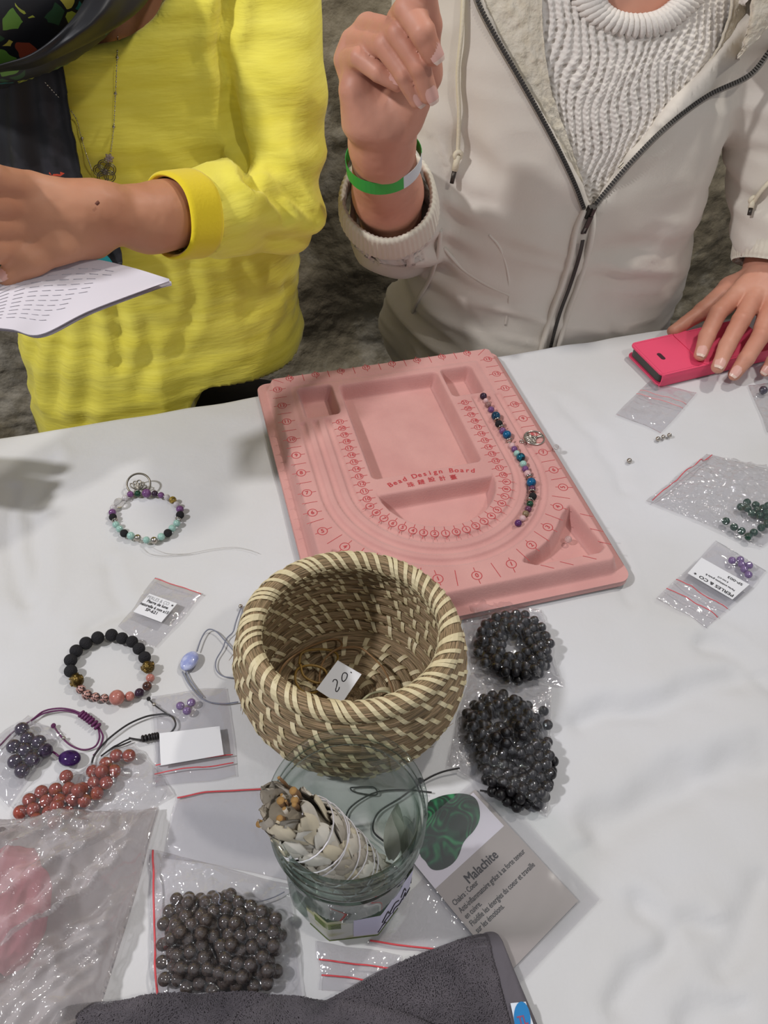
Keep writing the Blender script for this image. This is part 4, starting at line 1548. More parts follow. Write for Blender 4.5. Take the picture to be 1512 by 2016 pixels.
# zipper teeth and tape along both edges
m_zt = mat('gunmetal_zip', '4a4744', .45, metal=.7)
m_tape = mat('grey_zip_tape', '8d877e', .8)
for side_, l in ((-1, [(1157, 408), (1140, 362), (1112, 302), (1075, 232), (1030, 152), (985, 72), (950, 2), (935, -60)]), (1, [(1159, 408), (1187, 374), (1237, 312), (1302, 247), (1382, 187), (1452, 130), (1514, 88), (1570, 35)])):
    pp = []
    for x, y in l:
        h, n_ = HD.hit(x - side_ * -6 * 1.6, y + 3, .12, 73)
        pp.append(h)
    pp = np.array(pp)
    for k in range(1, len(pp) - 1):
        if abs(pp[k][1] - (pp[k - 1][1] + pp[k + 1][1]) / 2) > 1.5:
            pp[k][1] = (pp[k - 1][1] + pp[k + 1][1]) / 2
    zc = spline(pp, 200)
    V_, F_ = tube(zc - np.array([0, -.05, 0]), .26, 8, flat=.35)
    V_, F_ = tube(zc, .25, 8)
    mk('zip_tape', V_, F_, m_tape, w2)
    t_, n__, b__ = frame_along(zc)
    mb = MB()
    L = np.concatenate([[0], np.cumsum(np.linalg.norm(np.diff(zc, axis=0), axis=1))])
    for s in np.arange(.1, L[-1], .25):
        c = np.array([np.interp(s, L, zc[:, k]) for k in range(3)])
        i = min(int(np.searchsorted(L, s)), len(zc) - 1)
        t = t_[i]
        vw = CAM - c
        vw /= np.linalg.norm(vw)
        sdv = np.cross(t, vw)
        sdv /= np.linalg.norm(sdv)
        sdv = sdv * (-1 if sdv[0] * side_ > 0 else 1)
        nv_ = np.cross(t, sdv)
        mb.add(*box(c + vw * .3 + sdv * .08, (.38, .15, .18), (sdv, t, nv_)))
    o = mb.build('zip_teeth', m_zt, w2, smooth=False)
    o['kind'] = 'stuff'
# closed zip below the slider: two raised plackets and the teeth between
lowz_ = [(1157, 412), (1148, 450), (1138, 500), (1120, 560), (1098, 620), (1080, 690), (1072, 730)]
for dx_, r_, m_, nm in ((-15, .42, m_hood, 'placket'), (17, .42, m_hood, 'placket')):
    pp = [HD.hit(x + dx_ * (.5 if i == 0 else 1), y, .12, 73)[0] for i, (x, y) in enumerate(lowz_)]
    V_, F_ = tube(spline(pp, 70), [r_] * 1 if False else r_, 12, flat=.7)
    mk(nm, V_, F_, m_, w2)
pp = spline([HD.hit(x, y, .26, 73)[0] for x, y in lowz_], 90)
mb = MB()
for i in range(22, len(pp) - 1):
    t = pp[i + 1] - pp[i]
    for s in (0, .5):
        c = pp[i] + t * s
        mb.add(*box(c + [0, -.12, .08], (.36, .1, .12), (EX, (t / np.linalg.norm(t)), np.cross(EX, t / np.linalg.norm(t)))))
o = mb.build('zip_teeth', m_zt, w2, smooth=False)
o['kind'] = 'stuff'
c, n_ = HD.hit(1157, 415, .45, 73)
up_ = np.array([.12, -.25, 1.0])
up_ /= np.linalg.norm(up_)
xx = np.cross(up_, n_)
xx /= np.linalg.norm(xx)
mb = MB()
mb.add(*box(c, (.75, 1.25, .5), (xx, up_, np.cross(xx, up_))))
mb.add(*box(c + n_ * .35 + up_ * .1, (.3, .8, .3), (xx, up_, np.cross(xx, up_))))
mb.build('zip_slider', m_zt, w2, smooth=False)
mb = MB()
dn = c + n_ * .45 - up_ * 1.1
mb.add(*box(dn, (.5, 1.3, .12), (xx, up_, np.cross(xx, up_))))
for s in (-1, 1):
    mb.add(*box(dn - up_ * .95 + xx * .2 * s, (.12, .8, .12), (xx, up_, np.cross(xx, up_))))
mb.add(*box(dn - up_ * 1.3, (.52, .14, .12), (xx, up_, np.cross(xx, up_))))
mb.build('zip_pull', m_zt, w2, smooth=False)


def on_hood(l, off, n=50):
    return spline([HD.hit(x, y, off, 73)[0] for x, y in l], n)


# kangaroo pocket opening and seams
V_, F_ = tube(on_hood([(868, 452), (862, 500), (845, 550), (822, 590), (812, 612)], -.02), .36, 10, flat=.6)
mk('pocket_edge', V_, F_, m_hood, w2)
V_, F_ = tube(on_hood([(963, 462), (985, 490), (1000, 540), (1002, 590), (995, 640)], -.06), .15, 8)
mk('pocket_seam', V_, F_, m_hood, w2)
V_, F_ = tube(on_hood([(875, 488), (910, 530), (955, 560), (1003, 582)], -.12), .2, 8)
mk('pocket_fold', V_, F_, m_hood, w2)
# drawstrings with knots and dark metal ends
m_str = mat('cream_drawcord', 'd6ccb4', .8, bump=.4, bscale=500)
for l, kx, ky, ex, ey, nm in (([(915, -40), (912, 60), (906, 140), (902, 220), (897, 280)], 894, 305, 891, 352, ''), ([(1560, 330), (1530, 345), (1505, 370), (1492, 392)], 1488, 398, 1480, 425, '')):
    f_ = 70 if kx < 1000 else 76
    p_ = [HD.hit(x, y, .6, f_)[0] for x, y in l]
    for q in p_:
        q[1] = min(q[1], p_[0][1] + 1.0)
    V_, F_ = tube(spline(p_ + [HD.hit(kx, ky, .6, f_)[0]], 60), .26, 8, flat=.7)
    mk('drawstring', V_, F_, m_str, w2)
    kp_ = HD.hit(kx, ky, .7, f_)[0]
    ep_ = HD.hit(ex, ey, .6, f_)[0]
    a = np.linspace(0, 2 * PI, 12, endpoint=False)
    mb = MB()
    mb.add(*tube([kp_ + .3 * (EX * math.cos(t) + np.array([0, 0, 1]) * math.sin(t)) for t in a], .22, 7, closed=True))
    md = kp_ * .45 + ep_ * .55
    mb.add(*tube([kp_, md], [.28, .3], 8))
    mb.build('drawstring_knot', m_str, w2)
    V_, F_ = tube([md, ep_], [.22, .2], 10)
    mk('drawstring_tip', V_, F_, mat('dark_metal_tip', '4b4540', .4, metal=.8), w2)
# ribbed cuffs
ring_band(CF - fdir * 2.4, CF + fdir * 1.4, 4.42, 4.0, .6, m_rib, w2, rib=.035, nseg=240)
c3d = (C3 - PY(1535, 440, 80))
c3d /= np.linalg.norm(c3d)
ring_band(C3 - c3d * 3.4, C3 + c3d * .6, 3.95, 3.45, .4, m_rib, w2, rib=.03, nseg=200)
# paper wristband
wb_ = thing('wristband', WR + fdir * -1.5, 'green and white paper wristband on the raised wrist', 'wristband')
bc_ = WR - fdir * 2.6
t = fdir + np.array([0, .35, .1])
t /= np.linalg.norm(t)
n1 = np.cross(t, [0, 0, 1.0])
n1 /= np.linalg.norm(n1)
n2 = np.cross(t, n1)
for nm, a0, a1, m_ in (('green_band', -2.93, 2.35, mat('green_paper', '2f9a3c', .5)), ('white_band', 2.35, 3.35, mat('white_wristband_paper', 'c9cdd0', .5))):
    nn = 40
    V = []
    for i in range(nn):
        q = a0 + (a1 - a0) * i / (nn - 1)
        for (w_, o_) in ((-.6, 0), (.6, 0), (.6, .05), (-.6, .05)):
            V.append(bc_ + t * w_ + (n1 * math.cos(q) + n2 * math.sin(q)) * (2.95 + o_ + .12 * math.sin(2 * q)))
    F = [(i * 4 + a, (i + 1) * 4 + a, (i + 1) * 4 + (a + 1) % 4, i * 4 + (a + 1) % 4) for i in range(nn - 1) for a in range(4)]
    F += [(0, 1, 2, 3), tuple((nn - 1) * 4 + k for k in (3, 2, 1, 0))]
    mk(nm, V, F, m_, wb_, smooth=False)
lower_body(w2, (p2c[0], p2c[1]))
stool((p2c[0], p2c[1] + 1, 'cream hoodie'))
# ------------------------------------------------------------------ beads, cords and clear bags
def beadmat(n, c, c2=None, rough=0.12, sc=2.0, **k):
    k.setdefault('lo', 0.4)
    k.setdefault('hi', 0.6)
    return mat(n, c, rough, c2, sc, **k)


BM = dict(
    black=beadmat('black_agate', '1a1719', '241f22'),
    night=beadmat('dark_amethyst', '2c1e2c', '3c2a3c'),
    pink=beadmat('rose_quartz', 'd9aeb0', 'e3c3c2', rough=.1, trans=.25),
    dusty=beadmat('dusty_brown_stone', '98706c', '7d5a56'),
    purple=beadmat('amethyst', '6d4573', '84588c', trans=.2),
    violet=beadmat('violet_amethyst', '4b2450', '5f3268'),
    wine=beadmat('wine_stone', '542c45', '6b3c55'),
    navy=beadmat('navy_agate', '0f2a40', '1b4c66', sc=1.2),
    blue=beadmat('blue_agate', '0e5c86', '0b4568', sc=.9),
    teal=beadmat('banded_teal_agate', '0f5c70', '10202a', sc=.9, lo=.48, hi=.54),
    mint=beadmat('mint_amazonite', '8eb3a8', '9bbdb3'),
    green=beadmat('dark_green_stone', '1c4a33', '142c20', sc=1.7),
    olive=beadmat('olive_brown_stone', '6f5a47', '8a775a'),
    lava=beadmat('lava_stone', '1d1c1f', rough=.85, bump=1.0, bscale=5, bdist=.0012),
    silver=beadmat('silver_metal', 'b9b2a8', rough=.22, metal=1.0),
    bronze=beadmat('antique_bronze', '8a7340', '4a3c20', rough=.35, metal=.9, sc=260),
    gold=beadmat('golden_glass', 'a58a3c', '57481c', sc=1.7),
    white=beadmat('moonstone', 'dedada', 'cfc9cc', trans=.35),
    clear=beadmat('clear_crystal', 'e9e6e4', rough=.04, trans=.85),
    salmon=beadmat('salmon_rhodonite', 'b5776c', 'a4675c', sc=1.7, rough=.2),
    mottle=beadmat('mottled_rhodonite', 'b58a80', '2e2223', sc=2.2, lo=.47, hi=.53, rough=.2),
    brown=beadmat('brown_rhodonite', '59392f', '2c1c1a', sc=1.7, rough=.2),
    jasper=beadmat('red_jasper', '97493c', '7f3b31', sc=1.2, rough=.18),
    quartz=beadmat('smoky_quartz', '6b5e55', '4f4440', rough=.06, trans=.4),
    hem=beadmat('black_lava_shiny', '141113', rough=.3, bump=.4, bscale=4, bdist=.0006),
    bgreen=beadmat('deep_green_jade', '1f4634', '163428', rough=.15),
    amlil=beadmat('lilac_amethyst', '7c5f95', '8f73a6', trans=.25),
    amdark=beadmat('dark_amethyst_bead', '2f2636', '43364c', trans=.1),
)
BME = {k: sphere_me('bead', m) for k, m in BM.items()}


def spacer_me():
    mb = MB()
    a = np.linspace(0, 2 * PI, 20, endpoint=False)
    V, F = tube([(0.78 * math.cos(t), 0.78 * math.sin(t), 0) for t in a], .26, 8, closed=True, flat=1.3)
    mb.add(V, F)
    for t in np.linspace(0, 2 * PI, 10, endpoint=False):
        c = np.array([.98 * math.cos(t), .98 * math.sin(t), 0])
        for ax in range(3):
            v, f = box(c, (.16 if ax != 2 else .2, .16, .3))
            mb.add(v, f)
    v = np.concatenate(mb.v)
    me = bpy.data.meshes.new('spacer')
    me.from_pydata([tuple(p) for p in v], [], mb.f)
    me.polygons.foreach_set('use_smooth', [True] * len(me.polygons))
    me.materials.append(BM['silver'])
    return me


SPM = spacer_me()


def relax(p, r, zmin, it=60, keep=0.02, seed=1):
    """push overlapping beads apart and let them sink to the cloth"""
    p = np.array(p, float)
    r = np.ones(len(p)) * r
    p0 = p.copy()
    for k in range(it):
        d = p[:, None] - p[None]
        D = np.linalg.norm(d, axis=2) + np.eye(len(p)) * 9
        ov = np.maximum((r[:, None] + r[None]) - D, 0)
        p += 0.5 * (d / D[..., None] * ov[..., None]).sum(1) * .6
        p[:, 2] -= 0.03
        p[:, 2] = np.maximum(p[:, 2], zmin + r)
        p[:, :2] += (p0[:, :2] - p[:, :2]) * keep
    return p


def cord(name, pts, r, m, parent=None, n=90, closed=False, seg=7, **k):
    V, F = tube(spline(pts, n, closed), r, seg, closed=closed)
    return mk(name, V, F, m, parent, **k)


def pz(lst, s, ox, oy, z):
    """points read from an enlarged crop -> cm on the plane at height z"""
    return [P(ox + x * s, oy + y * s, z if np.isscalar(z) else z[i]) for i, (x, y) in enumerate(lst)]


FILM = film_mat('clear_film', tint=(0.955, 0.95, 0.96), haze=.012, gl=1.8, bump=.6, bscale=60)
FILM2 = film_mat('crumpled_film', tint=(0.94, 0.935, 0.94), haze=.012, gl=1.7, bump=1.0, bscale=75, rough=.07)
m_zip = mat('red_zip_plastic', 'cf4a50', .4)
m_zip2 = mat('pale_zip_plastic', 'd98f8f', .4)
m_paper = mat('white_label_paper', 'dcdcde', .7)
m_ink = mat('black_ink', '2a282b', .7)
m_inkg = mat('grey_ink', '8b8a8c', .7)


def bag(label, cs, zb=0.06, gap=.12, puff=.35, crum=.12, lumps=(), zips=(), seed=1, n=70, m=None, group=None, name='zip_bag',
        fold=1.0, grain=None, zipm=None, wob=.12, zr=.045):
    """cs: four corners (cm) A-B is the mouth; lumps: (x,y,z,r) of what it holds"""
    rs = np.random.RandomState(seed)
    A, Bq, Cq, Dq = [np.asarray(c, float)[:2] for c in cs]
    lw = np.linalg.norm(Bq - A)
    lh = np.linalg.norm(Dq - A)
    nu = max(24, int(n * lw / max(lw, lh)))
    nv = max(24, int(n * lh / max(lw, lh)))
    uu, vv = np.meshgrid(np.linspace(0, 1, nu), np.linspace(0, 1, nv), indexing='ij')
    xy = (A[None, None] * ((1 - uu) * (1 - vv))[..., None] + Bq * (uu * (1 - vv))[..., None] + Cq * (uu * vv)[..., None] + Dq * ((1 - uu) * vv)[..., None])
    o = rs.uniform(0, 50)
    xy[..., 0] += wob * noise3(uu * 3 + o, vv * 3, 0 * uu) * 1.2
    xy[..., 1] += wob * noise3(uu * 3, vv * 3 + o, 9 + 0 * uu) * 1.2
    x, y = xy[..., 0], xy[..., 1]
    e = np.clip(np.minimum(np.minimum(uu, 1 - uu) * lw, np.minimum(vv, 1 - vv) * lh) / .7, 0, 1)
    e = e * e * (3 - 2 * e)
    dome = (np.clip(16 * uu * (1 - uu) * vv * (1 - vv), 0, 1)) ** .5
    cr = crum * (.6 * ridge(x * .9 * fold + o, y * .9 * fold, 0 * x, 3) + .5 * noise3(x * 2.2, y * 2.2 + o, 0 * x))
    if grain:
        ga, gs_ = grain
        gu2, gv2 = x * math.cos(ga) + y * math.sin(ga), -x * math.sin(ga) + y * math.cos(ga)
        cr = cr * .5 + crum * 1.3 * ridge(gv2 * gs_ + .6 * noise3(x * .3, y * .3, 0 * x), gu2 * gs_ * .12, o + 0 * x, 3)
    top = zb + gap * (.3 + .7 * e) + puff * dome + cr * (.35 + .65 * e)
    for (lx, ly, lz, lr) in lumps:
        d = np.hypot(x - lx, y - ly)
        R_ = lr * 1.75
        t = np.clip(1 - (d / R_) ** 2, 0, 1) ** .6
        top = np.maximum(top, zb + (lz + lr + .05 - zb) * t)
    if len(lumps):
        for _ in range(2):
            s = top.copy()
            s[1:-1, 1:-1] = np.maximum(top[1:-1, 1:-1], (top[2:, 1:-1] + top[:-2, 1:-1] + top[1:-1, 2:] + top[1:-1, :-2]) / 4)
            top = s
    top = np.maximum(top, zb + .02)
    V = np.concatenate([np.stack([x, y, top], -1).reshape(-1, 3), np.stack([x, y, zb + 0 * x], -1).reshape(-1, 3)])
    F = grid_faces(nu, nv)
    N = nu * nv
    ed = [i * nv for i in range(nu)] + [(nu - 1) * nv + j for j in range(1, nv)] + [i * nv + nv - 1 for i in range(nu - 2, -1, -1)] + [j for j in range(nv - 2, 0, -1)]
    sd = np.array([(ed[i], ed[(i + 1) % len(ed)], N + ed[(i + 1) % len(ed)], N + ed[i]) for i in range(len(ed))])
    cen = (A + Bq + Cq + Dq) / 4
    t = thing(name, (cen[0], cen[1], zb), label, 'bag', group)
    mk('film', V, np.concatenate([F, F[:, ::-1] + N, sd]), m or FILM, t)
    for zv in zips:
        i = np.linspace(0.01, .99, 40)
        gu_ = i * (nu - 1)
        gv_ = zv * (nv - 1) + 0 * gu_
        i0, j0 = np.round(gu_).astype(int), np.round(gv_).astype(int)
        pp = np.stack([x[i0, j0], y[i0, j0], top[i0, j0] + .02], -1)
        pp = spline(pp[::3], 40)
        Vz, Fz = tube(pp, zr, 6)
        mk('zip_strip', Vz, Fz, zipm or m_zip, t)
    t_surf = (x, y, top)

    def zat(px, py):
        d = (x - px) ** 2 + (y - py) ** 2
        return top.ravel()[np.argmin(d)]
    return t, zat


def label_on(t, zat, q, m=None, dz=.04, n=10, name='paper_label'):
    """paper label laid on the film, q: four corners (cm)"""
    q = [np.asarray(c, float)[:2] for c in q]
    uu, vv = np.meshgrid(np.linspace(0, 1, n), np.linspace(0, 1, n), indexing='ij')
    xy = (q[0] * ((1 - uu) * (1 - vv))[..., None] + q[1] * (uu * (1 - vv))[..., None] + q[2] * (uu * vv)[..., None] + q[3] * ((1 - uu) * vv)[..., None]).reshape(-1, 2)
    z = np.array([zat(a, b) for a, b in xy])
    zf = np.column_stack([np.ones(len(xy)), xy[:, 0] - xy[:, 0].mean(), xy[:, 1] - xy[:, 1].mean()])
    c, *_ = np.linalg.lstsq(zf, z, rcond=None)
    zs = zf @ c
    zs += max((z - zs).max(), 0) + dz

    V = np.concatenate([np.column_stack([xy, zs]), np.column_stack([xy, zs - .02])])
    F = grid_faces(n, n)
    o = mk(name, V, np.concatenate([F, F[:, ::-1] + n * n]), m or m_paper, t)

    def pt(u, v):
        xy_ = q[0] * (1 - u) * (1 - v) + q[1] * u * (1 - v) + q[2] * u * v + q[3] * (1 - u) * v
        f_ = np.array([[1.0, xy_[0] - xy[:, 0].mean(), xy_[1] - xy[:, 1].mean()]])
        return np.array([xy_[0], xy_[1], (f_ @ c)[0] + max((z - zf @ c).max(), 0) + dz + .015])
    return o, pt


def text_fit(mb, s, a, b, size=None, bold=0.0, shear=0.0, up=None):
    """text from point a to point b (left to right), height follows the length"""
    a, b = np.asarray(a, float), np.asarray(b, float)
    L = np.linalg.norm(b - a)
    ex = (b - a) / L
    if up is None:
        ey = np.cross(np.array([0, 0, 1.0]), ex)
    else:
        ey = np.asarray(up, float) - ex * (np.asarray(up, float) @ ex)
    ey /= np.linalg.norm(ey)
    V, F = textmesh(s, 1.0, shear)
    w = V[:, 0].max() - V[:, 0].min()
    k = L / w
    hgt = k if size is None else size
    X_ = (V[:, 0] - V[:, 0].min()) * k
    Y_ = (V[:, 1] + .0) * hgt
    for i, (p, q) in enumerate([(0, 0)] if not bold else [(0, 0), (bold, 0), (0, bold), (bold, bold)]):
        mb.add(a + (X_[:, None] + p) * ex + (Y_[:, None] + q) * ey + np.array([0, 0, .0008 * i]), F)
# ------------------------------------------------------------------ seagrass basket
def straw_mat():
    m = bpy.data.materials.new('seagrass_straw')
    m.use_nodes = True
    nt = m.node_tree
    b = nt.nodes['Principled BSDF']
    b.inputs['Roughness'].default_value = .62
    uv = nt.nodes.new('ShaderNodeUVMap')
    mp = nt.nodes.new('ShaderNodeMapping')
    mp.inputs['Scale'].default_value = (6, 14, 1)
    nt.links.new(uv.outputs[0], mp.inputs[0])
    nz = nt.nodes.new('ShaderNodeTexNoise')
    nz.inputs['Scale'].default_value = 1.0
    nz.inputs['Detail'].default_value = 5
    nt.links.new(mp.outputs[0], nz.inputs['Vector'])
    cr = nt.nodes.new('ShaderNodeValToRGB')
    e = cr.color_ramp.elements
    e[0].position = .3
    e[0].color = (*srgb('4a3a26'), 1)
    e[1].position = .72
    e[1].color = (*srgb('c2ae86'), 1)
    x = e.new(.5)
    x.color = (*srgb('8f7a57'), 1)
    x = e.new(.6)
    x.color = (*srgb('a58768'), 1)
    nt.links.new(nz.outputs[0], cr.inputs[0])
    nt.links.new(cr.outputs[0], b.inputs['Base Color'])
    bp = nt.nodes.new('ShaderNodeBump')
    bp.inputs['Strength'].default_value = .9
    bp.inputs['Distance'].default_value = .0012
    nt.links.new(nz.outputs[0], bp.inputs['Height'])
    nt.links.new(bp.outputs[0], b.inputs['Normal'])
    return m


m_straw = straw_mat()
m_raffia = mat('pale_raffia', 'd8cba6', .55, 'c6b78e', 60, (1, 1, 1), bump=.4, bscale=300, bdist=.0004)
BK = np.array([-1.75, 27.1, 0])
bas = thing('coiled_basket', BK, 'round coiled seagrass basket with pale raffia stitching', 'basket')


def coil(r, z, rad, strands=9, seg=72, nu=220, seed=0, flat=1.0):
    """a bundle of straws bent into a ring: the section is lobed, lobes drift along the ring"""
    a = np.linspace(0, 2 * PI, nu, endpoint=False)
    s = np.linspace(0, 2 * PI, seg, endpoint=False)
    A, Sg = np.meshgrid(a, s, indexing='ij')
    tw = Sg + .5 * np.sin(A * 2 + seed) + A * 1.0
    lob = np.abs(np.sin(tw * strands / 2 + .9 * noise3(np.cos(A) * 4 + seed, np.sin(A) * 4, 0 * A)))
    rr = rad * (.90 + .13 * lob ** .6 + .07 * noise3(np.cos(A) * 6 + 3 * seed, np.sin(A) * 6, Sg * 2.2))
    rad_xy = r + rr * np.cos(Sg)
    V = np.stack([BK[0] + rad_xy * np.cos(A), BK[1] + rad_xy * np.sin(A), z + rr * np.sin(Sg) * flat], -1).reshape(-1, 3)
    F = grid_faces(nu + 1, seg, wrap=True) % (nu * seg)
    o = mk('coil', V, F, m_straw, bas)
    uvl = o.data.uv_layers.new(name='UVMap')
    ii = (np.arange(nu * seg) // seg) / nu
    jj = (np.arange(nu * seg) % seg) / seg
    li = np.zeros(len(o.data.loops), np.int32)
    o.data.loops.foreach_get('vertex_index', li)
    k = max(1, round(r / 1.5))
    u_, v_ = ii[li] * k, jj[li] * 4 + seed * .37
    # keep quads that cross the seam continuous
    uq = u_.reshape(-1, 4)
    uq[(uq.max(1) - uq.min(1)) > k / 2] = np.where(uq[(uq.max(1) - uq.min(1)) > k / 2] < k / 2, uq[(uq.max(1) - uq.min(1)) > k / 2] + k, uq[(uq.max(1) - uq.min(1)) > k / 2])
    vq = v_.reshape(-1, 4)
    mm = (vq.max(1) - vq.min(1)) > 2
    vq[mm] = np.where(vq[mm] < 2 + seed * .37, vq[mm] + 4, vq[mm])
    uvl.data.foreach_set('uv', np.stack([uq.ravel(), vq.ravel()], -1).astype(np.float32).ravel())
    return o


def stitch_me(r, z, rad, w, lean, s0, s1, lift=.03, seed=0):
    """a flat raffia strip wound over the coil from section angle s0 to s1"""
    n = 16
    ss = np.linspace(s0, s1, n)
    V = []
    for i, s in enumerate(ss):
        a0 = lean * (s - s0) / (2 * PI) / r
        for q in (-.5, .5):
            a = a0 + q * w / r
            for h in (0, .05):
                R_ = rad + lift + h
                V.append(((r + R_ * math.cos(s)) * math.cos(a), (r + R_ * math.cos(s)) * math.sin(a), z + R_ * math.sin(s)))
    F = []
    for i in range(n - 1):
        b, c = i * 4, i * 4 + 4
        F += [(b + 1, b + 3, c + 3, c + 1), (b, c, c + 2, b + 2), (b, b + 1, c + 1, c), (b + 2, c + 2, c + 3, b + 3)]
    F += [(0, 2, 3, 1), ((n - 1) * 4, (n - 1) * 4 + 1, (n - 1) * 4 + 3, (n - 1) * 4 + 2)]
    me = bpy.data.meshes.new('stitch')
    me.from_pydata([(x * S, y * S, q * S) for x, y, q in V], [], F)
    me.materials.append(m_raffia)
    return me


coils = [(5.6, .85, .58), (6.15, 1.65, .55), (6.5, 2.55, .55), (6.72, 3.5, .55), (6.85, 4.45, .55), (6.9, 5.4, .55), (6.85, 6.35, .55), (6.7, 7.25, .55), (6.45, 8.1, .55), (6.1, 9.05, .66)]
for i, (r, z, rd) in enumerate(coils):
    coil(r, z, rd, seed=i + 1, nu=300, seg=48, flat=1.0)
for i, r in enumerate((5.0, 4.1, 3.2, 2.3, 1.4, .5)):
    coil(r, .62, .55 if r > .6 else .5, seed=20 + i, nu=200, seg=36)
rs = random.Random(4)
for i, (r, z, rd) in enumerate(coils):
    rim = i == len(coils) - 1
    if i == 0:
        continue
    n = 58 if rim else 29
    mes = [stitch_me(r, z, rd, .30 if rim else .30, -((2.6 if rim else 2.0) + .25 * k), -PI * 1.02, PI * .98) for k in (-1, 0, 1)]
    for k in range(n):
        a = 2 * PI * (k + rs.uniform(-.18, .18) + i * .37) / n
        o = bpy.data.objects.new('stitch', mes[rs.randrange(3)])
        C.objects.link(o)
        o.parent = bas
        o.rotation_euler = (0, 0, a)
mb = MB()
for i, r in enumerate((5.9, 5.0, 4.1, 3.2, 2.3, 1.4)):
    n = max(5, int(2 * PI * r / 1.5))
    for k in range(n):
        a = 2 * PI * (k + i * .3) / n
        me = stitch_me(r, .62 if r < 5.5 else .85, .55, .34, .7, -.3, PI * 1.05)
        V = np.array([v.co[:] for v in me.vertices]) / S
        c, s = math.cos(a), math.sin(a)
        V = np.stack([BK[0] + V[:, 0] * c - V[:, 1] * s, BK[1] + V[:, 0] * s + V[:, 1] * c, V[:, 2]], 1)
        mb.add(V, [tuple(p.vertices) for p in me.polygons])
        bpy.data.meshes.remove(me)
o = mb.build('base_stitching', m_raffia, bas, smooth=False)
o['kind'] = 'stuff'
# loose straw ends sticking out
mb = MB()
for k in range(46):
    a = rs.uniform(0, 2 * PI)
    r, z, rd = coils[rs.randrange(1, 10)]
    p = BK + np.array([(r + rd * .9) * math.cos(a), (r + rd * .9) * math.sin(a), z])
    t = np.array([-math.sin(a), math.cos(a), rs.uniform(-.3, .3)])
    o_ = np.array([math.cos(a), math.sin(a), .2])
    L = rs.uniform(.5, 1.3)
    mb.add(*tube([p, p + t * L * .5 + o_ * .05, p + t * L + o_ * rs.uniform(.1, .28)], [.035, .03, .012], 5))
o = mb.build('loose_straw', m_straw, bas)
o['kind'] = 'stuff'

bas.scale = (1.0, .90, .97)
# leather cords and price card inside
m_lea1 = mat('golden_leather_cord', '8a6b2c', .5)
m_lea2 = mat('brown_leather_cord', '8b6a45', .55)
m_lea3 = mat('pale_green_cord', 'b3b08c', .6)
s_ = 500 / 1512


def bz(l, z0, z1, seed=0):
    n = len(l)
    return [P(440 + x * s_, 1080 + y * s_, z0 + (z1 - z0) * (.5 + .5 * math.sin(i * 1.3 + seed))) for i, (x, y) in enumerate(l)]


for nm, l, m_, r, z0, z1, lb in (
    ('leather_cord', [(450, 690), (470, 620), (560, 600), (650, 610), (680, 650), (640, 740), (600, 810), (540, 858), (470, 850), (430, 790), (440, 720), (520, 695), (600, 720), (612, 775), (560, 800), (480, 760), (458, 690)], m_lea1, .085, 1.7, 2.3, 'golden leather cord coiled beside the price card in the basket'),
    ('leather_cord', [(310, 780), (370, 680), (480, 600), (620, 545), (685, 545), (703, 580), (640, 620), (590, 680), (570, 780), (590, 860), (650, 940), (690, 985)], m_lea2, .075, 1.5, 2.6, 'brown leather cord looping in a hairpin at the back of the basket'),
    ('leather_cord', [(600, 660), (650, 615), (720, 590), (810, 590), (880, 640), (940, 700), (980, 770), (1008, 850), (1000, 880)], m_lea2, .07, 1.7, 2.2, 'brown leather cord arched over the right side of the basket floor'),
    ('leather_cord', [(740, 985), (800, 930), (870, 870), (950, 850), (993, 865), (990, 905), (930, 935)], m_lea3, .085, 1.5, 1.9, 'pale green flat cord at the near inner wall of the basket')):
    o = cord(nm, bz(l, z0, z1), r, m_, n=110)
    tag(o, lb, 'cord', 'cords inside the basket')
q = [P(440 + x * s_, 1080 + y * s_, z) for x, y, z in ((680, 665, 2.6), (822, 748, 2.5), (697, 932, 2.3), (552, 838, 2.4))]
tg = thing('price_card', (q[0] + q[2]) / 2, 'small white card with handwritten price in the basket', 'card')
V = q + [p - np.array([0, 0, .04]) for p in q]
mk('card', V, [(3, 2, 1, 0), (4, 5, 6, 7), (0, 1, 5, 4), (1, 2, 6, 5), (2, 3, 7, 6), (3, 0, 4, 7)], m_paper, tg, smooth=False)


def on_quad(q, u, v, h=.02):
    n = np.cross(q[1] - q[0], q[3] - q[0])
    n /= np.linalg.norm(n)
    if n[2] < 0:
        n = -n
    return q[0] * (1 - u) * (1 - v) + q[1] * u * (1 - v) + q[2] * u * v + q[3] * (1 - u) * v + n * h


def solve_quad(q, pt):
    """u, v of an image point inside a quad given in image points"""
    u = v = .5
    for _ in range(20):
        f = lambda a, b: np.array(q[0]) * (1 - a) * (1 - b) + np.array(q[1]) * a * (1 - b) + np.array(q[2]) * a * b + np.array(q[3]) * (1 - a) * b
        r = np.array(pt) - f(u, v)
        J = np.stack([(f(u + .01, v) - f(u, v)) / .01, (f(u, v + .01) - f(u, v)) / .01], 1)
        d = np.linalg.solve(J, r)
        u += d[0]
        v += d[1]
    return u, v


mb = MB()
qi = [(680, 665), (822, 748), (697, 932), (552, 838)]
for st in ([(650, 795), (658, 782), (672, 783), (678, 797), (674, 820), (668, 845), (676, 852), (686, 840), (690, 826)],
           [(712, 745), (706, 762), (706, 785), (716, 792), (730, 778), (737, 758), (734, 746), (722, 740), (712, 745)],
           [(757, 735), (760, 738), (763, 742)]):
    pp = [on_quad(q, *solve_quad(qi, p)) for p in st]
    mb.add(*tube(spline(pp, 30), .035, 5, flat=.3))
mb.build('handwriting', m_ink, tg)

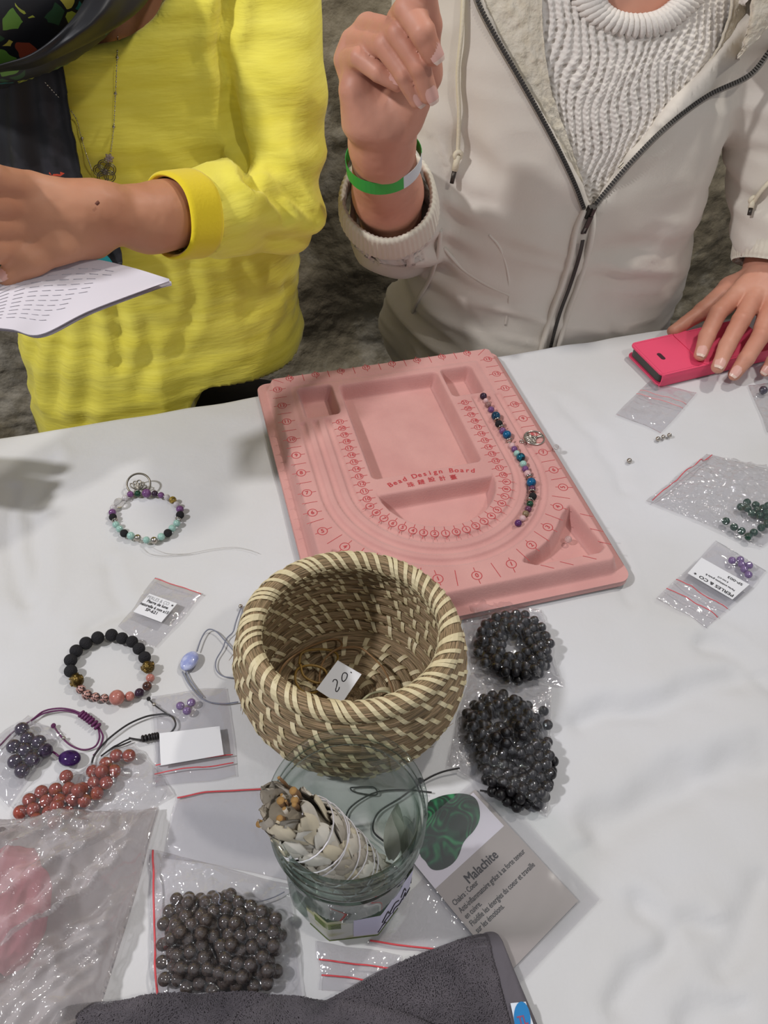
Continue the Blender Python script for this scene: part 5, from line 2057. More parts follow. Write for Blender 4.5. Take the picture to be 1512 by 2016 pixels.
# ------------------------------------------------------------------ glass jar
m_glass = bpy.data.materials.new('green_tinted_glass')
m_glass.use_nodes = True
nt = m_glass.node_tree
nt.nodes.clear()
out = nt.nodes.new('ShaderNodeOutputMaterial')
lw = nt.nodes.new('ShaderNodeLayerWeight')
lw.inputs[0].default_value = .5
pw = nt.nodes.new('ShaderNodeMath')
pw.operation = 'POWER'
pw.inputs[1].default_value = 2.3
nt.links.new(lw.outputs['Facing'], pw.inputs[0])
mc = nt.nodes.new('ShaderNodeMix')
mc.data_type = 'RGBA'
mc.inputs['A'].default_value = (.975, .988, .978, 1)
mc.inputs['B'].default_value = (.17, .29, .22, 1)
nt.links.new(pw.outputs[0], mc.inputs['Factor'])
t1 = nt.nodes.new('ShaderNodeBsdfTransparent')
nt.links.new(mc.outputs['Result'], t1.inputs[0])
gs = nt.nodes.new('ShaderNodeBsdfGlossy')
gs.inputs['Roughness'].default_value = .03
p5 = nt.nodes.new('ShaderNodeMath')
p5.operation = 'POWER'
p5.inputs[1].default_value = 4.5
nt.links.new(lw.outputs['Facing'], p5.inputs[0])
mr = nt.nodes.new('ShaderNodeMath')
mr.operation = 'MULTIPLY_ADD'
mr.inputs[1].default_value = .8
mr.inputs[2].default_value = .045
nt.links.new(p5.outputs[0], mr.inputs[0])
mx = nt.nodes.new('ShaderNodeMixShader')
nt.links.new(mr.outputs[0], mx.inputs[0])
nt.links.new(t1.outputs[0], mx.inputs[1])
nt.links.new(gs.outputs[0], mx.inputs[2])
nt.links.new(mx.outputs[0], out.inputs[0])
JC = np.array([-1.2, 15.3, 0])
jar = thing('glass_jar', JC, 'open facetted glass jar with a paper label, smudge stick inside', 'jar')
prof = [(0, .12), (2.6, .12), (3.05, .22), (3.32, .6), (3.42, 1.2), (3.50, 3.0), (3.55, 5.6), (3.60, 6.6), (3.74, 7.4), (3.80, 7.9), (3.72, 8.2), (3.80, 8.45), (3.95, 8.65), (3.95, 8.85), (3.80, 9.0), (3.78, 9.25),
        (3.90, 9.4), (3.90, 9.6), (3.79, 9.75), (3.80, 10.1), (3.92, 10.3), (3.93, 10.5), (3.82, 10.68), (3.68, 10.66), (3.58, 10.5), (3.56, 9.6), (3.55, 8.2), (3.42, 7.4), (3.28, 6.6), (3.2, 3.0), (3.1, 1.4), (2.7, .95), (1.5, .82), (0, .8)]
prof = [(r * .99, z * 1.11) for r, z in prof]
oct_w = lambda z, inner: max(0, min(1, (6.7 - z) / 1.2)) * (1 if not inner else .4) * min(1, max(0, (z - .1) / .8))
n = 96
V, F = [], []
for k, (r, z) in enumerate(prof):
    inner = k > 23
    for j in range(n):
        a = 2 * PI * j / n
        f8 = math.cos(PI / 8) / math.cos(((a + .25) % (PI / 4)) - PI / 8)
        w = oct_w(z, inner)
        rr = r * ((1 - w) + w * f8 * 1.035)
        V.append((JC[0] + rr * math.cos(a), JC[1] + rr * math.sin(a), z))
for k in range(len(prof) - 1):
    for j in range(n):
        F.append((k * n + j, k * n + (j + 1) % n, (k + 1) * n + (j + 1) % n, (k + 1) * n + j))
o = mk('glass', V, F, m_glass, jar)
bm = bmesh.new()
bm.from_mesh(o.data)
bmesh.ops.remove_doubles(bm, verts=bm.verts, dist=1e-6)
bmesh.ops.recalc_face_normals(bm, faces=bm.faces)
bm.to_mesh(o.data)
bm.free()


def jar_pt(a, z, off=.03):
    r = float(np.interp(z, [p[1] for p in prof[1:12]], [p[0] for p in prof[1:12]]))
    f8 = math.cos(PI / 8) / math.cos(((a + .25) % (PI / 4)) - PI / 8)
    w = oct_w(z, False)
    rr = r * ((1 - w) + w * f8 * 1.035) + off
    return np.array([JC[0] + rr * math.cos(a), JC[1] + rr * math.sin(a), z])


def jar_patch(name, a0, a1, z0f, z1f, m_, off, nu=40, nv=8, par=None):
    V = []
    for i in range(nu):
        a = a0 + (a1 - a0) * i / (nu - 1)
        for j in range(nv):
            t = j / (nv - 1)
            V.append(jar_pt(a, z0f(a) * (1 - t) + z1f(a) * t, off))
    return mk(name, V, grid_faces(nu, nv), m_, par or jar)


m_lab1 = mat('faded_label_paper', 'c9c9bf', .6, 'b4b48a', 60, lo=.45, hi=.6)
m_lab2 = mat('lavender_label_paper', 'cfcbe0', .6)
A0 = math.radians(-128)
A1 = math.radians(28)
lab = jar_patch('paper_label', A0, A1, lambda a: .9, lambda a: 4.9, m_lab1, .03)
jar_patch('white_label_patch', math.radians(-82), math.radians(26), lambda a: 1.5, lambda a: 4.8 + .9 * max(0, math.sin(a + 1.4)), m_lab2, .05)
mb = MB()
scr = [[(0, 0), (.15, .5), (.3, .1), (.2, .7), (.5, .6)], [(.6, .1), (.65, .6), (.8, .3), (.9, .1), (1, .4)], [(1.05, .1), (1.1, .9), (1.15, .1), (1.3, .5), (1.4, .1)], [(1.5, .6), (1.5, .1), (1.7, .3), (1.8, .1)],
       [(.1, 1.2), (.3, 1.8), (.4, 1.1), (.6, 1.6), (.8, 1.1)], [(.9, 1.1), (1.0, 1.9), (1.1, 1.2)], [(1.3, 1.3), (1.5, 1.6), (1.6, 1.1), (1.8, 1.5)]]
for st in scr:
    pp = [jar_pt(math.radians(-60 + 34 * x), 1.9 + y * 1.2, .075) for x, y in st]
    mb.add(*tube(spline(pp, 26), .03, 5))
mb.build('handwriting', m_ink, lab)
mb = MB()
for k in range(5):
    pp = [jar_pt(math.radians(-118 + 5 * i), 4.4 - .2 * k + .02 * math.sin(i * 5), .055) for i in range(6)]
    mb.add(*tube(pp, .018, 4))
pp = [jar_pt(math.radians(-128 + 3 * i), 1.08, .06) for i in range(34)]
mb.add(*tube(pp, .03, 4))
mb.build('small_print', mat('green_ink', '5d6a3c', .6), lab)

# sage smudge stick leaning in the jar
m_sage = mat('dried_sage_leaf', 'cfc8bb', .8, 'a59a8a', 40, bump=.5, bscale=120, bdist=.0006)
m_sage2 = mat('dried_sage_dark', '8d8474', .85, '6e6454', 40)
m_stem = mat('brown_stem', '7b5a3a', .8, '54402b', 60)
m_thread = mat('white_thread', 'dcd8dc', .6)
a_, b_ = P(552, 1590, 11.6), P(745, 1712, 3.6)
b_ = JC + np.array([1.25, -.75, 2.75])
a_ = P(556, 1594, 12.5)
ax = (b_ - a_)
LS = np.linalg.norm(ax)
ax /= LS
e1 = np.cross(ax, [0, 0, 1])
e1 /= np.linalg.norm(e1)
e2 = np.cross(ax, e1)
smu = thing('smudge_stick', b_, 'bundle of dried white sage bound with white thread leaning in jar', 'smudge stick')


def srad(t):
    return float(np.interp(t, [0, .1, .3, .6, .85, 1.0], [1.0, 1.35, 1.6, 1.5, 1.3, .5]))


V, F = tube([a_ + ax * LS * t for t in np.linspace(0, 1, 12)], [srad(t) * .72 for t in np.linspace(0, 1, 12)], 16)
mk('core', V, F, m_sage2, smu)
rs = random.Random(11)
lm = []
for k in range(4):
    L, Wd = (2.3, 2.7, 2.0, 2.5)[k], (.75, .62, .8, .7)[k]
    V = []
    for i in range(11):
        t = i / 10
        w = Wd * (math.sin(PI * min(1, t * .96 + .04)) ** .6) * (1 - .35 * t)
        for j in range(7):
            s = (j - 3) / 3
            V.append((s * w, t * L, .12 * math.sin(t * 5 + k + s) + .20 * (1 - s * s) + .05 * math.sin(7 * s + k)))
    V = np.array(V)
    F = grid_faces(11, 7)
    V2 = V.copy()
    V2[:, 2] -= .04
    me = bpy.data.meshes.new('leaf')
    me.from_pydata([tuple(p * S) for p in np.concatenate([V, V2])], [], [tuple(f) for f in F] + [tuple(f[::-1] + 77) for f in F])
    me.polygons.foreach_set('use_smooth', [True] * len(me.polygons))
    me.materials.append(m_sage)
    lm.append(me)
sage_tones = [m_sage, mat('sage_leaf_pale', 'ddd8cd', .8, 'bcb4a6', 30), mat('sage_leaf_grey', 'aea598', .8, '8f8576', 30), m_sage, mat('sage_leaf_cream', 'd3c8b0', .8, 'b5a78c', 30)]
for k in range(150):
    t = rs.uniform(-.09, .80)
    an = rs.uniform(0, 2 * PI)
    rad = srad(max(0, t + .06))
    n_ = e1 * math.cos(an) + e2 * math.sin(an)
    tg_ = np.cross(n_, ax)
    yv = ax + n_ * rs.uniform(-.02, .06) + tg_ * rs.uniform(-.25, .25)
    yv /= np.linalg.norm(yv)
    zv = n_ - yv * (n_ @ yv)
    zv /= np.linalg.norm(zv)
    xv = np.cross(yv, zv)
    loc = a_ + ax * (t * LS) + n_ * (rad * .78 + rs.uniform(-.05, .12))
    o = bpy.data.objects.new('leaf', lm[rs.randrange(4)])
    C.objects.link(o)
    o.parent = smu
    M = Matrix(((xv[0], yv[0], zv[0]), (xv[1], yv[1], zv[1]), (xv[2], yv[2], zv[2]))).to_4x4()
    o.matrix_local = Matrix.Translation(WV(loc) - WL[smu]) @ M
    o.material_slots[0].link = 'OBJECT'
    o.material_slots[0].material = sage_tones[rs.randrange(5)]
for k, (t0, t1, ph) in enumerate([(.18, .40, 0), (.40, .30, 2.4), (.32, .62, 1.0), (.62, .5, 3.5), (.52, .78, .3), (.78, .74, 2.0), (.2, .24, 4)]):
    pp = []
    for i in range(26):
        t = t0 + (t1 - t0) * i / 25
        an = ph + 2 * PI * i / 25
        pp.append(a_ + ax * LS * t + (e1 * math.cos(an) + e2 * math.sin(an)) * (srad(t) * .92 + .26))
    V, F = tube(pp, .036, 6)
    mk('thread', V, F, m_thread, smu)
kn = a_ + ax * LS * .22 - e2 * 0 + np.array([0, 0, 1.75])
mb = MB()
for k in range(6):
    mb.add(*tube([kn, kn + np.array([rs.uniform(-.3, .3), rs.uniform(-.2, .3), .25]), kn + np.array([rs.uniform(-.6, .6), rs.uniform(-.3, .5), rs.uniform(.1, .4)])], .05, 5))
mb.build('thread_knot', m_thread, smu)
m_cut = mat('cut_stem_end', '93703f', .8)
for k in range(16):
    an = rs.uniform(0, 2 * PI)
    rr = rs.uniform(.2, 1.35)
    n_ = e1 * math.cos(an) + e2 * math.sin(an)
    p0 = a_ + n_ * rr * .8 + ax * .4
    p1 = a_ + n_ * rr - ax * rs.uniform(.3, .75) + np.array([rs.uniform(-.15, .15), rs.uniform(-.15, .15), 0])
    r = rs.uniform(.06, .2)
    V, F = tube([p0, (p0 + p1) / 2 + n_ * .05, p1], [r, r * 1.05, r], 10)
    fm = [0] * (len(F) - 2) + [1, 1]
    mk('stem', V, F, None, smu, mats=[m_stem if k % 3 else m_sage, m_cut], fm=fm)
m_leafg = mat('grey_green_sage_leaf', 'b9bbab', .8, 'd4d4cc', 30, bump=.3, bscale=120)
for k, (p0, p1, w, lb) in enumerate([
        (P(770, 1694, 2.0), P(783, 1582, 5.6), .72, 'pale sage leaf standing upright at the right inside the jar'),
        (P(800, 1692, 2.2), P(815, 1612, 5.4), .6, 'narrow greener sage leaf against the right wall inside the jar'),
        (P(640, 1722, 1.1), P(610, 1690, 1.5), .4, 'small curled sage leaf on the jar floor at left under the bundle'),
        (P(700, 1752, 1.1), P(640, 1735, 1.2), .5, 'flat sage leaf on the jar floor under the bundle'),
        (P(790, 1720, 1.1), P(740, 1690, 1.3), .5, 'sage leaf on the jar floor behind the tip of the bundle')]):
    d = p1 - p0
    sd = np.cross(d, [.1, 1, .15])
    sd /= np.linalg.norm(sd)
    nn = np.cross(sd, d)
    nn /= np.linalg.norm(nn)
    V = []
    for i in range(12):
        t = i / 11
        ww = w * math.sin(PI * min(1, t * .95 + .03)) ** .7 * (1 - .4 * t)
        for j in range(5):
            s = (j - 2) / 2
            V.append(p0 + d * t + sd * s * ww + nn * (.12 * (1 - abs(s)) + .1 * math.sin(4 * t)))
    V = np.array(V)
    F = grid_faces(12, 5)
    o = mk('sage_leaf', np.concatenate([V, V - nn * .03]), np.concatenate([F, F[:, ::-1] + 60]), m_leafg)
    tag(o, lb, 'leaf', 'loose sage leaves in the jar')
# ------------------------------------------------------------------ beads waiting on the design board
s2 = 420 / 1512
rows = [(330, 432, 26, 'night', 'black amethyst'), (347, 465, 20, 'pink', 'small pale pink'), (363, 493, 23, 'dusty', 'dusty brown'), (385, 527, 24, 'purple', 'mauve'), (418, 572, 33, 'navy', 'large dark navy'),
        (428, 603, 22, 'S', ''), (440, 628, 28, 'lava', 'matte black'), (457, 655, 22, 'S', ''), (467, 678, 26, 'purple', 'purple'), (497, 705, 32, 'blue', 'large blue'), (512, 748, 22, 'S', ''),
        (533, 783, 25, 'pink', 'clear pale pink'), (550, 808, 24, 'purple', 'amethyst'), (567, 838, 24, 'mint', 'mint green'), (595, 865, 33, 'teal', 'large teal and black banded'), (612, 912, 26, 'mint', 'pale mint'),
        (627, 948, 25, 'purple', 'lilac purple'), (643, 980, 26, 'pink', 'rose pink'), (655, 1006, 22, 'S', ''), (670, 1043, 35, 'blue', 'largest bright blue'), (676, 1088, 26, 'wine', 'dark wine red'), (676, 1110, 22, 'S', ''),
        (680, 1142, 29, 'lava', 'dull black'), (660, 1170, 22, 'S', ''), (660, 1197, 26, 'green', 'dark green'), (648, 1232, 25, 'wine', 'dark plum'), (630, 1265, 25, 'olive', 'olive brown'), (608, 1298, 25, 'pink', 'pale rose'),
        (577, 1332, 27, 'violet', 'deep violet')]
nb = {'S': 0}
words = ['first', 'second', 'third', 'fourth', 'fifth', 'sixth', 'seventh']
gz = BT - .12
pos = [P(860 + x * s2, 660 + y * s2, gz + .32) for x, y, *_ in rows]
for i, (x, y, r, k, lb) in enumerate(rows):
    p = pos[i]
    sc = FPX / np.dot(p - CAM, _f)
    rc = r * s2 / sc
    if k == 'S':
        d = pos[min(i + 1, len(pos) - 1)] - pos[max(i - 1, 0)]
        p = P(860 + x * s2, 660 + y * s2, gz + .3)
        o = inst('spacer_bead', SPM, p, (.31, .31, .24), rot=quat_z(d))
        tag(o, 'silver spacer disc, %s from the far end of the board bead row' % words[nb['S']], 'bead', 'beads laid out on the design board')
        nb['S'] += 1
        continue
    rc *= .98
    p = P(860 + x * s2, 660 + y * s2, gz + rc)
    p = p + np.array([0, 0, 0])
    o = inst('round_bead', BME[k], p, rc)
    nx = {0: 'at the far end of', len(rows) - 1: 'at the near end of'}.get(i, 'in')
    prev = next((rows[j][4] for j in range(i - 1, -1, -1) if rows[j][4]), '')
    extra = '' if i in (0, len(rows) - 1) else ' after the %s' % prev
    tag(o, '%s bead %s the board row%s' % (lb, nx, extra), 'bead', 'beads laid out on the design board')
for (x, y, z, r, k, lb) in ((1119, 1062, .95, .3, 'clear', 'clear pinkish bead in the triangular corner recess of the board'), (1095, 880, .95, .25, 'clear', 'clear glass bead on the right rim of the pink board')):
    o = inst('round_bead', BME[k], P(x, y, z), r)
    tag(o, lb, 'bead')

# tree of life charm
tr = thing('tree_charm', P(1052, 862, BT + .03), 'silver tree of life charm on the right edge of the pink board', 'charm')
cc = P(1051.7, 862, BT + .1)
cr_ = .90
lp = P(1027.5, 869, BT + .1)
dx = cc - lp
dx[2] = 0
dx /= np.linalg.norm(dx)
dy = np.array([-dx[1], dx[0], 0])
a = np.linspace(0, 2 * PI, 40, endpoint=False)
V, F = tube([cc + cr_ * (dx * math.cos(t) + dy * math.sin(t)) for t in a], .075, 8, closed=True)
mk('ring', V, F, BM['silver'], tr)
V, F = tube([lp + .17 * (dx * math.cos(t) + dy * math.sin(t)) for t in a[::2]], .05, 8, closed=True)
mk('hanging_loop', V, F, BM['silver'], tr)
mb = MB()
rs = random.Random(3)


def branch(p, an, L, r, dep):
    q = p + L * (dx * math.cos(an) + dy * math.sin(an))
    if np.linalg.norm(q - cc) > cr_:
        q = cc + (q - cc) / np.linalg.norm(q - cc) * cr_
    mid = (p + q) / 2 + .04 * rs.uniform(-1, 1) * dy
    mb.add(*tube(spline([p, mid, q], 6), r, 5))
    if dep:
        for da in ((-.55, .1, .6) if dep > 2 else (-.45, .45)):
            branch(q, an + da + rs.uniform(-.12, .12), L * .78, r * .84, dep - 1)


branch(cc + dx * cr_ * .95, PI, .55, .12, 4)
for da in (-.5, 0, .5):
    branch(cc + dx * cr_ * .5, da, .45, .05, 0)
mb.build('tree', BM['silver'], tr)

# ------------------------------------------------------------------ bracelet with lotus charm
s4 = 360 / 1512
br = thing('bead_bracelet', P(285, 1015, 0), 'mint, amethyst and black bead bracelet with lotus charm on the cloth', 'bracelet')
bl = [(322, 307, 28, 'purple'), (383, 302, 28, 'green'), (455, 298, 38, 'purple'), (524, 302, 28, 'night'), (576, 315, 27, 'purple'), (625, 332, 26, 'white'), (672, 355, 32, 'gold'), (703, 393, 28, 'white'), (732, 430, 32, 'purple'),
      (733, 478, 34, 'lava'), (718, 512, 26, 'S'), (706, 546, 30, 'mint'), (668, 588, 31, 'mint'), (632, 628, 35, 'lava'), (577, 658, 32, 'mint'), (518, 688, 31, 'silver'), (455, 685, 30, 'mint'), (382, 668, 31, 'silver'), (325, 650, 33, 'mint'),
      (270, 630, 34, 'lava'), (233, 594, 30, 'mint'), (203, 558, 30, 'mint'), (193, 522, 26, 'S'), (177, 496, 32, 'lava'), (173, 458, 31, 'purple'), (180, 420, 28, 'white'), (228, 378, 42, 'clear'), (278, 338, 27, 'white')]


def bracelet(t, bl, s, ox, oy, zc=.33, skip=()):
    pp = [P(ox + x * s, oy + y * s, zc) for x, y, *_ in bl]
    for i, (x, y, r, k) in enumerate(bl):
        sc = FPX / np.dot(pp[i] - CAM, _f)
        rc = r * s / sc
        p = P(ox + x * s, oy + y * s, rc)
        d = pp[(i + 1) % len(pp)] - pp[i - 1]
        if k == 'S':
            inst('spacer', SPM, p, (rc * .95, rc * .95, rc * .6), t, rot=quat_z(d))
        elif k in skip:
            yield i, p, rc, d
        else:
            inst('bead', BME[k], p, (rc, rc, rc * .97), t, rot=quat_z(d))
    m_el = mat('elastic_thread', 'c9c9c9', .4)
    cord('thread', [q * np.array([1, 1, .95]) for q in pp], .04, m_el, t, n=160, closed=True, seg=5)


list(bracelet(br, bl, s4, 180, 900))
# lotus charm leaning on the row of beads
lc = P(180 + 390 * s4, 900 + 222 * s4, .75)
up = np.array([0.1, .86, .5])
up /= np.linalg.norm(up)
rt = np.array([1, 0, 0]) - up * up[0]
rt /= np.linalg.norm(rt)
m_dsil = mat('dark_silver', '6e695f', .3, metal=1.0)
ch = MB()
R1 = 1.0
ch.add(*tube([lc + R1 * (rt * math.cos(t) + up * math.sin(t) * .92) for t in np.linspace(0, 2 * PI, 40, endpoint=False)], .085, 8, closed=True))
for an, L, w in ((PI / 2, .75, .22), (PI / 2 - .6, .72, .2), (PI / 2 + .6, .72, .2), (PI / 2 - 1.15, .78, .17), (PI / 2 + 1.15, .78, .17)):
    c0 = lc - up * .42
    d = rt * math.cos(an) + up * math.sin(an)
    sd = -rt * math.sin(an) + up * math.cos(an)
    pp = [c0 + d * L * (0.5 - .5 * math.cos(t)) + sd * w * math.sin(t) for t in np.linspace(0, 2 * PI, 18, endpoint=False)]
    ch.add(*tube(pp, .06, 6, closed=True))
ch.build('lotus_charm', m_dsil, br)
m_fine = mat('clear_nylon_thread', 'b5b2ac', .3)
for l in ([(410, 740), (450, 780), (500, 803), (600, 815), (700, 808), (820, 797)], [(490, 740), (560, 775), (640, 797), (800, 797), (1000, 760), (1180, 745), (1300, 765), (1385, 795)]):
    cord('nylon_end', pz(l, s4, 180, 900, .06), .018, m_fine, br, seg=5)

# ------------------------------------------------------------------ lava and rhodonite bracelet
s5 = 420 / 1512
lb_ = thing('lava_bracelet', P(210, 1310, 0), 'black lava bead bracelet with salmon stones and bronze head beads', 'bracelet')
bl = [(213, 580, 46, 'lava'), (213, 503, 46, 'lava'), (252, 437, 46, 'lava'), (321, 382, 46, 'lava'), (405, 344, 46, 'lava'), (503, 325, 45, 'lava'), (577, 348, 43, 'lava'), (648, 372, 43, 'lava'), (697, 422, 44, 'lava'), (737, 483, 44, 'lava'),
      (762, 552, 44, 'H'), (777, 630, 31, 'salmon'), (755, 688, 34, 'brown'), (700, 735, 34, 'night'), (632, 758, 34, 'salmon'), (540, 768, 55, 'salmon'), (452, 773, 32, 'mottle'), (388, 765, 34, 'mottle'), (328, 748, 37, 'mottle'), (285, 710, 34, 'mottle'), (258, 648, 46, 'H')]
hb = []
for i, p, rc, d in bracelet(lb_, bl, s5, 80, 1160, skip=('H',)):
    hb.append((p, rc, d))
for p, rc, d in hb:
    rc *= 1.1
    v = Vol(p - 1.0, p + 1.0, .03)
    d = d / np.linalg.norm(d)
    n_ = np.array([0, -.35, .94])
    n_ -= d * (n_ @ d)
    n_ /= np.linalg.norm(n_)
    s_d = np.cross(d, n_)
    A_ = [s_d, d, n_]
    v.ell(p, (rc * .92, rc * .95, rc * .9), A_, .03)
    v.ell(p + n_ * rc * .5 - d * 0, (rc * .62, rc * .72, rc * .55), A_, .04)
    v.ell(p + n_ * rc * 1.02 - d * rc * .02, (rc * .12, rc * .28, rc * .16), A_, .04)
    for sg in (-1, 1):
        v.ell(p + n_ * rc * .98 + d * rc * .16 + s_d * sg * rc * .30, (rc * .18, rc * .09, rc * .10), A_, .02)
        v.ell(p + s_d * sg * rc * .9 + n_ * rc * .2 - d * rc * .1, (rc * .12, rc * .42, rc * .2), A_, .03)
    v.ell(p + n_ * rc * .95 - d * rc * .36, (rc * .22, rc * .08, rc * .1), A_, .02)
    for k in range(-3, 4):
        for j in range(3):
            v.ell(p + d * rc * (.62 + j * .16) + s_d * k * rc * .22 * (1 - j * .2) + n_ * rc * (.62 - j * .14 - .05 * abs(k)), (rc * .12,) * 3, A_, .015)
    V, F = v.mesh()
    mk('head_bead', V, F, BM['bronze'], lb_)

# ------------------------------------------------------------------ cord bracelets
s6 = 500 / 1512


def knot_wrap(parent, pts, r, n, m_, name='sliding_knot'):
    """a sliding knot: turns of cord lying side by side"""
    c = spline(pts, 40)
    L = len(c)
    mb = MB()
    for k in range(n):
        i = int((k + .5) / n * (L - 1))
        t = c[min(i + 1, L - 1)] - c[max(i - 1, 0)]
        t /= np.linalg.norm(t)
        e = np.cross(t, [0, 0, 1])
        e /= np.linalg.norm(e)
        w = np.linalg.norm(c[-1] - c[0]) / n * .42
        a = np.linspace(0, 2 * PI, 14, endpoint=False)
        mb.add(*tube([c[i] + t * w * .5 * math.sin(q) + r * (e * math.cos(q) + np.array([0, 0, .8]) * math.sin(q)) for q in a], w, 7, closed=True))
    mb.build(name, m_, parent)


m_pur = mat('purple_waxed_cord', '5a1f4e', .5, bump=.5, bscale=500)
pb = thing('cord_bracelet', P(150, 1450, 0), 'purple cord bracelet with sliding knot and oval purple stone', 'bracelet')
cord('cord', pz([(-60, 400), (0, 355), (80, 275), (190, 203), (260, 152), (350, 135), (430, 145), (490, 170)], s6, 0, 1350, .18), .06, m_pur, pb)
cord('cord', pz([(185, 208), (260, 165), (350, 148), (425, 155), (485, 178)], s6, 0, 1350, .12), .06, m_pur, pb)
cord('cord', pz([(590, 250), (612, 300), (600, 350), (570, 400), (555, 415)], s6, 0, 1350, .12), .06, m_pur, pb)
cord('cord', pz([(585, 250), (592, 310), (565, 362), (500, 381), (430, 360), (370, 310), (318, 240)], s6, 0, 1350, .12), .06, m_pur, pb)
knot_wrap(pb, pz([(480, 165), (530, 200), (590, 250)], s6, 0, 1350, .24), .19, 7, m_pur)
inst('end_knot', sphere_me('end_knot', m_pur), P(0 + 318 * s6, 1350 + 238 * s6, .15), (.16, .18, .14), pb)
inst('silver_bead', BME['silver'], P(380 * s6, 1350 + 312 * s6, .16), .13, pb)
st_c = P(415 * s6, 1350 + 432 * s6, .42)
V_ = MB()
m_pst = beadmat('purple_oval_stone', '2a1240', '3d2058', sc=1.2, rough=.12)
o = inst('oval_stone', sphere_me('oval_stone', m_pst), st_c, (.72, .55, .38), pb, rot=Vector((0, 0, 1)).to_track_quat('Z', 'Y') @ Matrix.Rotation(-.08, 3, 'Z').to_quaternion())
cord('cord', pz([(300, 385), (325, 400), (350, 420)], s6, 0, 1350, .3), .07, m_pur, pb)

m_blk = mat('black_waxed_cord', '1d191a', .5, bump=.5, bscale=500)
kb = thing('cord_bracelet', P(280, 1420, 0), 'black cord bracelet with sliding knot near the lava bracelet', 'bracelet')
cord('cord', pz([(545, 470), (560, 420), (600, 365), (660, 305), (760, 232), (860, 187), (930, 173), (990, 170), (1032, 192), (1045, 235), (1020, 275), (985, 292), (940, 300)], s6, 0, 1350, .14), .065, m_blk, kb, n=120)
cord('cord', pz([(885, 78), (915, 110), (950, 138), (990, 165), (1010, 180)], s6, 0, 1350, .2), .05, m_blk, kb)
cord('cord', pz([(775, 315), (740, 330), (700, 352), (670, 368), (600, 420)], s6, 0, 1350, .12), .055, m_blk, kb)
cord('cord', pz([(780, 330), (745, 345), (700, 362), (640, 390)], s6, 0, 1350, .12), .05, m_blk, kb)
cord('cord', pz([(768, 312), (800, 318), (850, 325)], s6, 0, 1350, .2), .07, m_blk, kb)
knot_wrap(kb, pz([(945, 297), (900, 305), (840, 318)], s6, 0, 1350, .22), .18, 6, m_blk)
inst('end_knot', sphere_me('end_knot', m_blk), P(885 * s6, 1350 + 78 * s6, .2), (.14, .16, .13), kb)
inst('silver_bead', BME['silver'], P(917 * s6, 1350 + 112 * s6, .2), .13, kb)

m_gry = mat('grey_blue_cord', '7c7f8c', .6)
gb = thing('cord_bracelet', P(400, 1310, 0), 'grey-blue cord bracelet with pale blue oval stone beside the basket', 'bracelet')
cord('cord', pz([(1108, 440), (1135, 360), (1165, 305), (1200, 284), (1250, 305), (1310, 370), (1375, 445)], s5, 80, 1160, .16), .05, m_gry, gb)
cord('cord', pz([(1420, 130), (1385, 230), (1365, 300), (1318, 350), (1290, 420), (1245, 500), (1245, 570), (1290, 615), (1370, 630)], s5, 80, 1160, .1), .045, m_gry, gb)
cord('cord', pz([(1428, 130), (1425, 200), (1420, 250)], s5, 80, 1160, .1), .035, m_gry, gb)
cord('cord', pz([(1005, 585), (1045, 665), (1110, 745), (1180, 795), (1290, 812), (1400, 800)], s5, 80, 1160, .1), .05, m_gry, gb)
cord('cord', pz([(1028, 580), (1060, 645), (1110, 715), (1150, 765)], s5, 80, 1160, .1), .045, m_gry, gb)
inst('silver_bead', BME['silver'], P(80 + 1418 * s5, 1160 + 122 * s5, .14), .17, gb)
m_bst = beadmat('blue_lace_agate', '8f98c6', 'b4bad8', sc=1.6, rough=.12)
o = inst('oval_stone', sphere_me('oval_stone', m_bst), P(80 + 1055 * s5, 1160 + 508 * s5, .35), (.58, .82, .33), gb, rot=Matrix.Rotation(-.35, 3, 'Z').to_quaternion())

# black cord under the sleeve, running behind the jar
bc = thing('cord_bracelet', P(740, 1590, 0), 'thin black cord bracelet lying behind the glass jar', 'bracelet')
cord('cord', [P(x, y, z) for x, y, z in ((1035, 1586, .5), (1015, 1575, .45), (980, 1562, .35), (945, 1556, .3))], .06, m_blk, bc)
cord('cord', [P(x, y, z) for x, y, z in ((905, 1512, .3), (870, 1520, .3), (835, 1537, .25), (790, 1570, .2), (745, 1600, .15), (735, 1635, .12), (760, 1660, .12))], .06, m_blk, bc)
cord('cord', [P(x, y, .12) for x, y in ((850, 1560), (800, 1555), (740, 1560), (690, 1590), (680, 1625), (690, 1650), (730, 1665))], .055, m_blk, bc)
cord('cord', [P(x, y, .14) for x, y in ((690, 1552), (700, 1560), (740, 1565), (735, 1550), (700, 1550))], .05, m_blk, bc, closed=True)
inst('end_knot', sphere_me('end_knot', m_blk), P(1038, 1588, .5), (.17, .2, .15), bc)
inst('end_knot', sphere_me('end_knot', m_blk), P(828, 1537, .22), (.22, .2, .18), bc)

# silver crimp beads on the cloth at the right
for (x, y, r, lb) in ((1295.5, 864, .23, 'silver bead, nearest of three beside the small clear bag'), (1306, 860, .2, 'silver bead in the middle of three beside the small clear bag'), (1318, 857, .22, 'silver bead, farthest right of three beside the small clear bag'), (1239, 907, .24, 'single silver bead alone on the cloth right of the board')):
    o = inst('silver_bead', BME['silver'], P(x, y, r), r)
    tag(o, lb, 'bead', 'silver beads on the cloth')
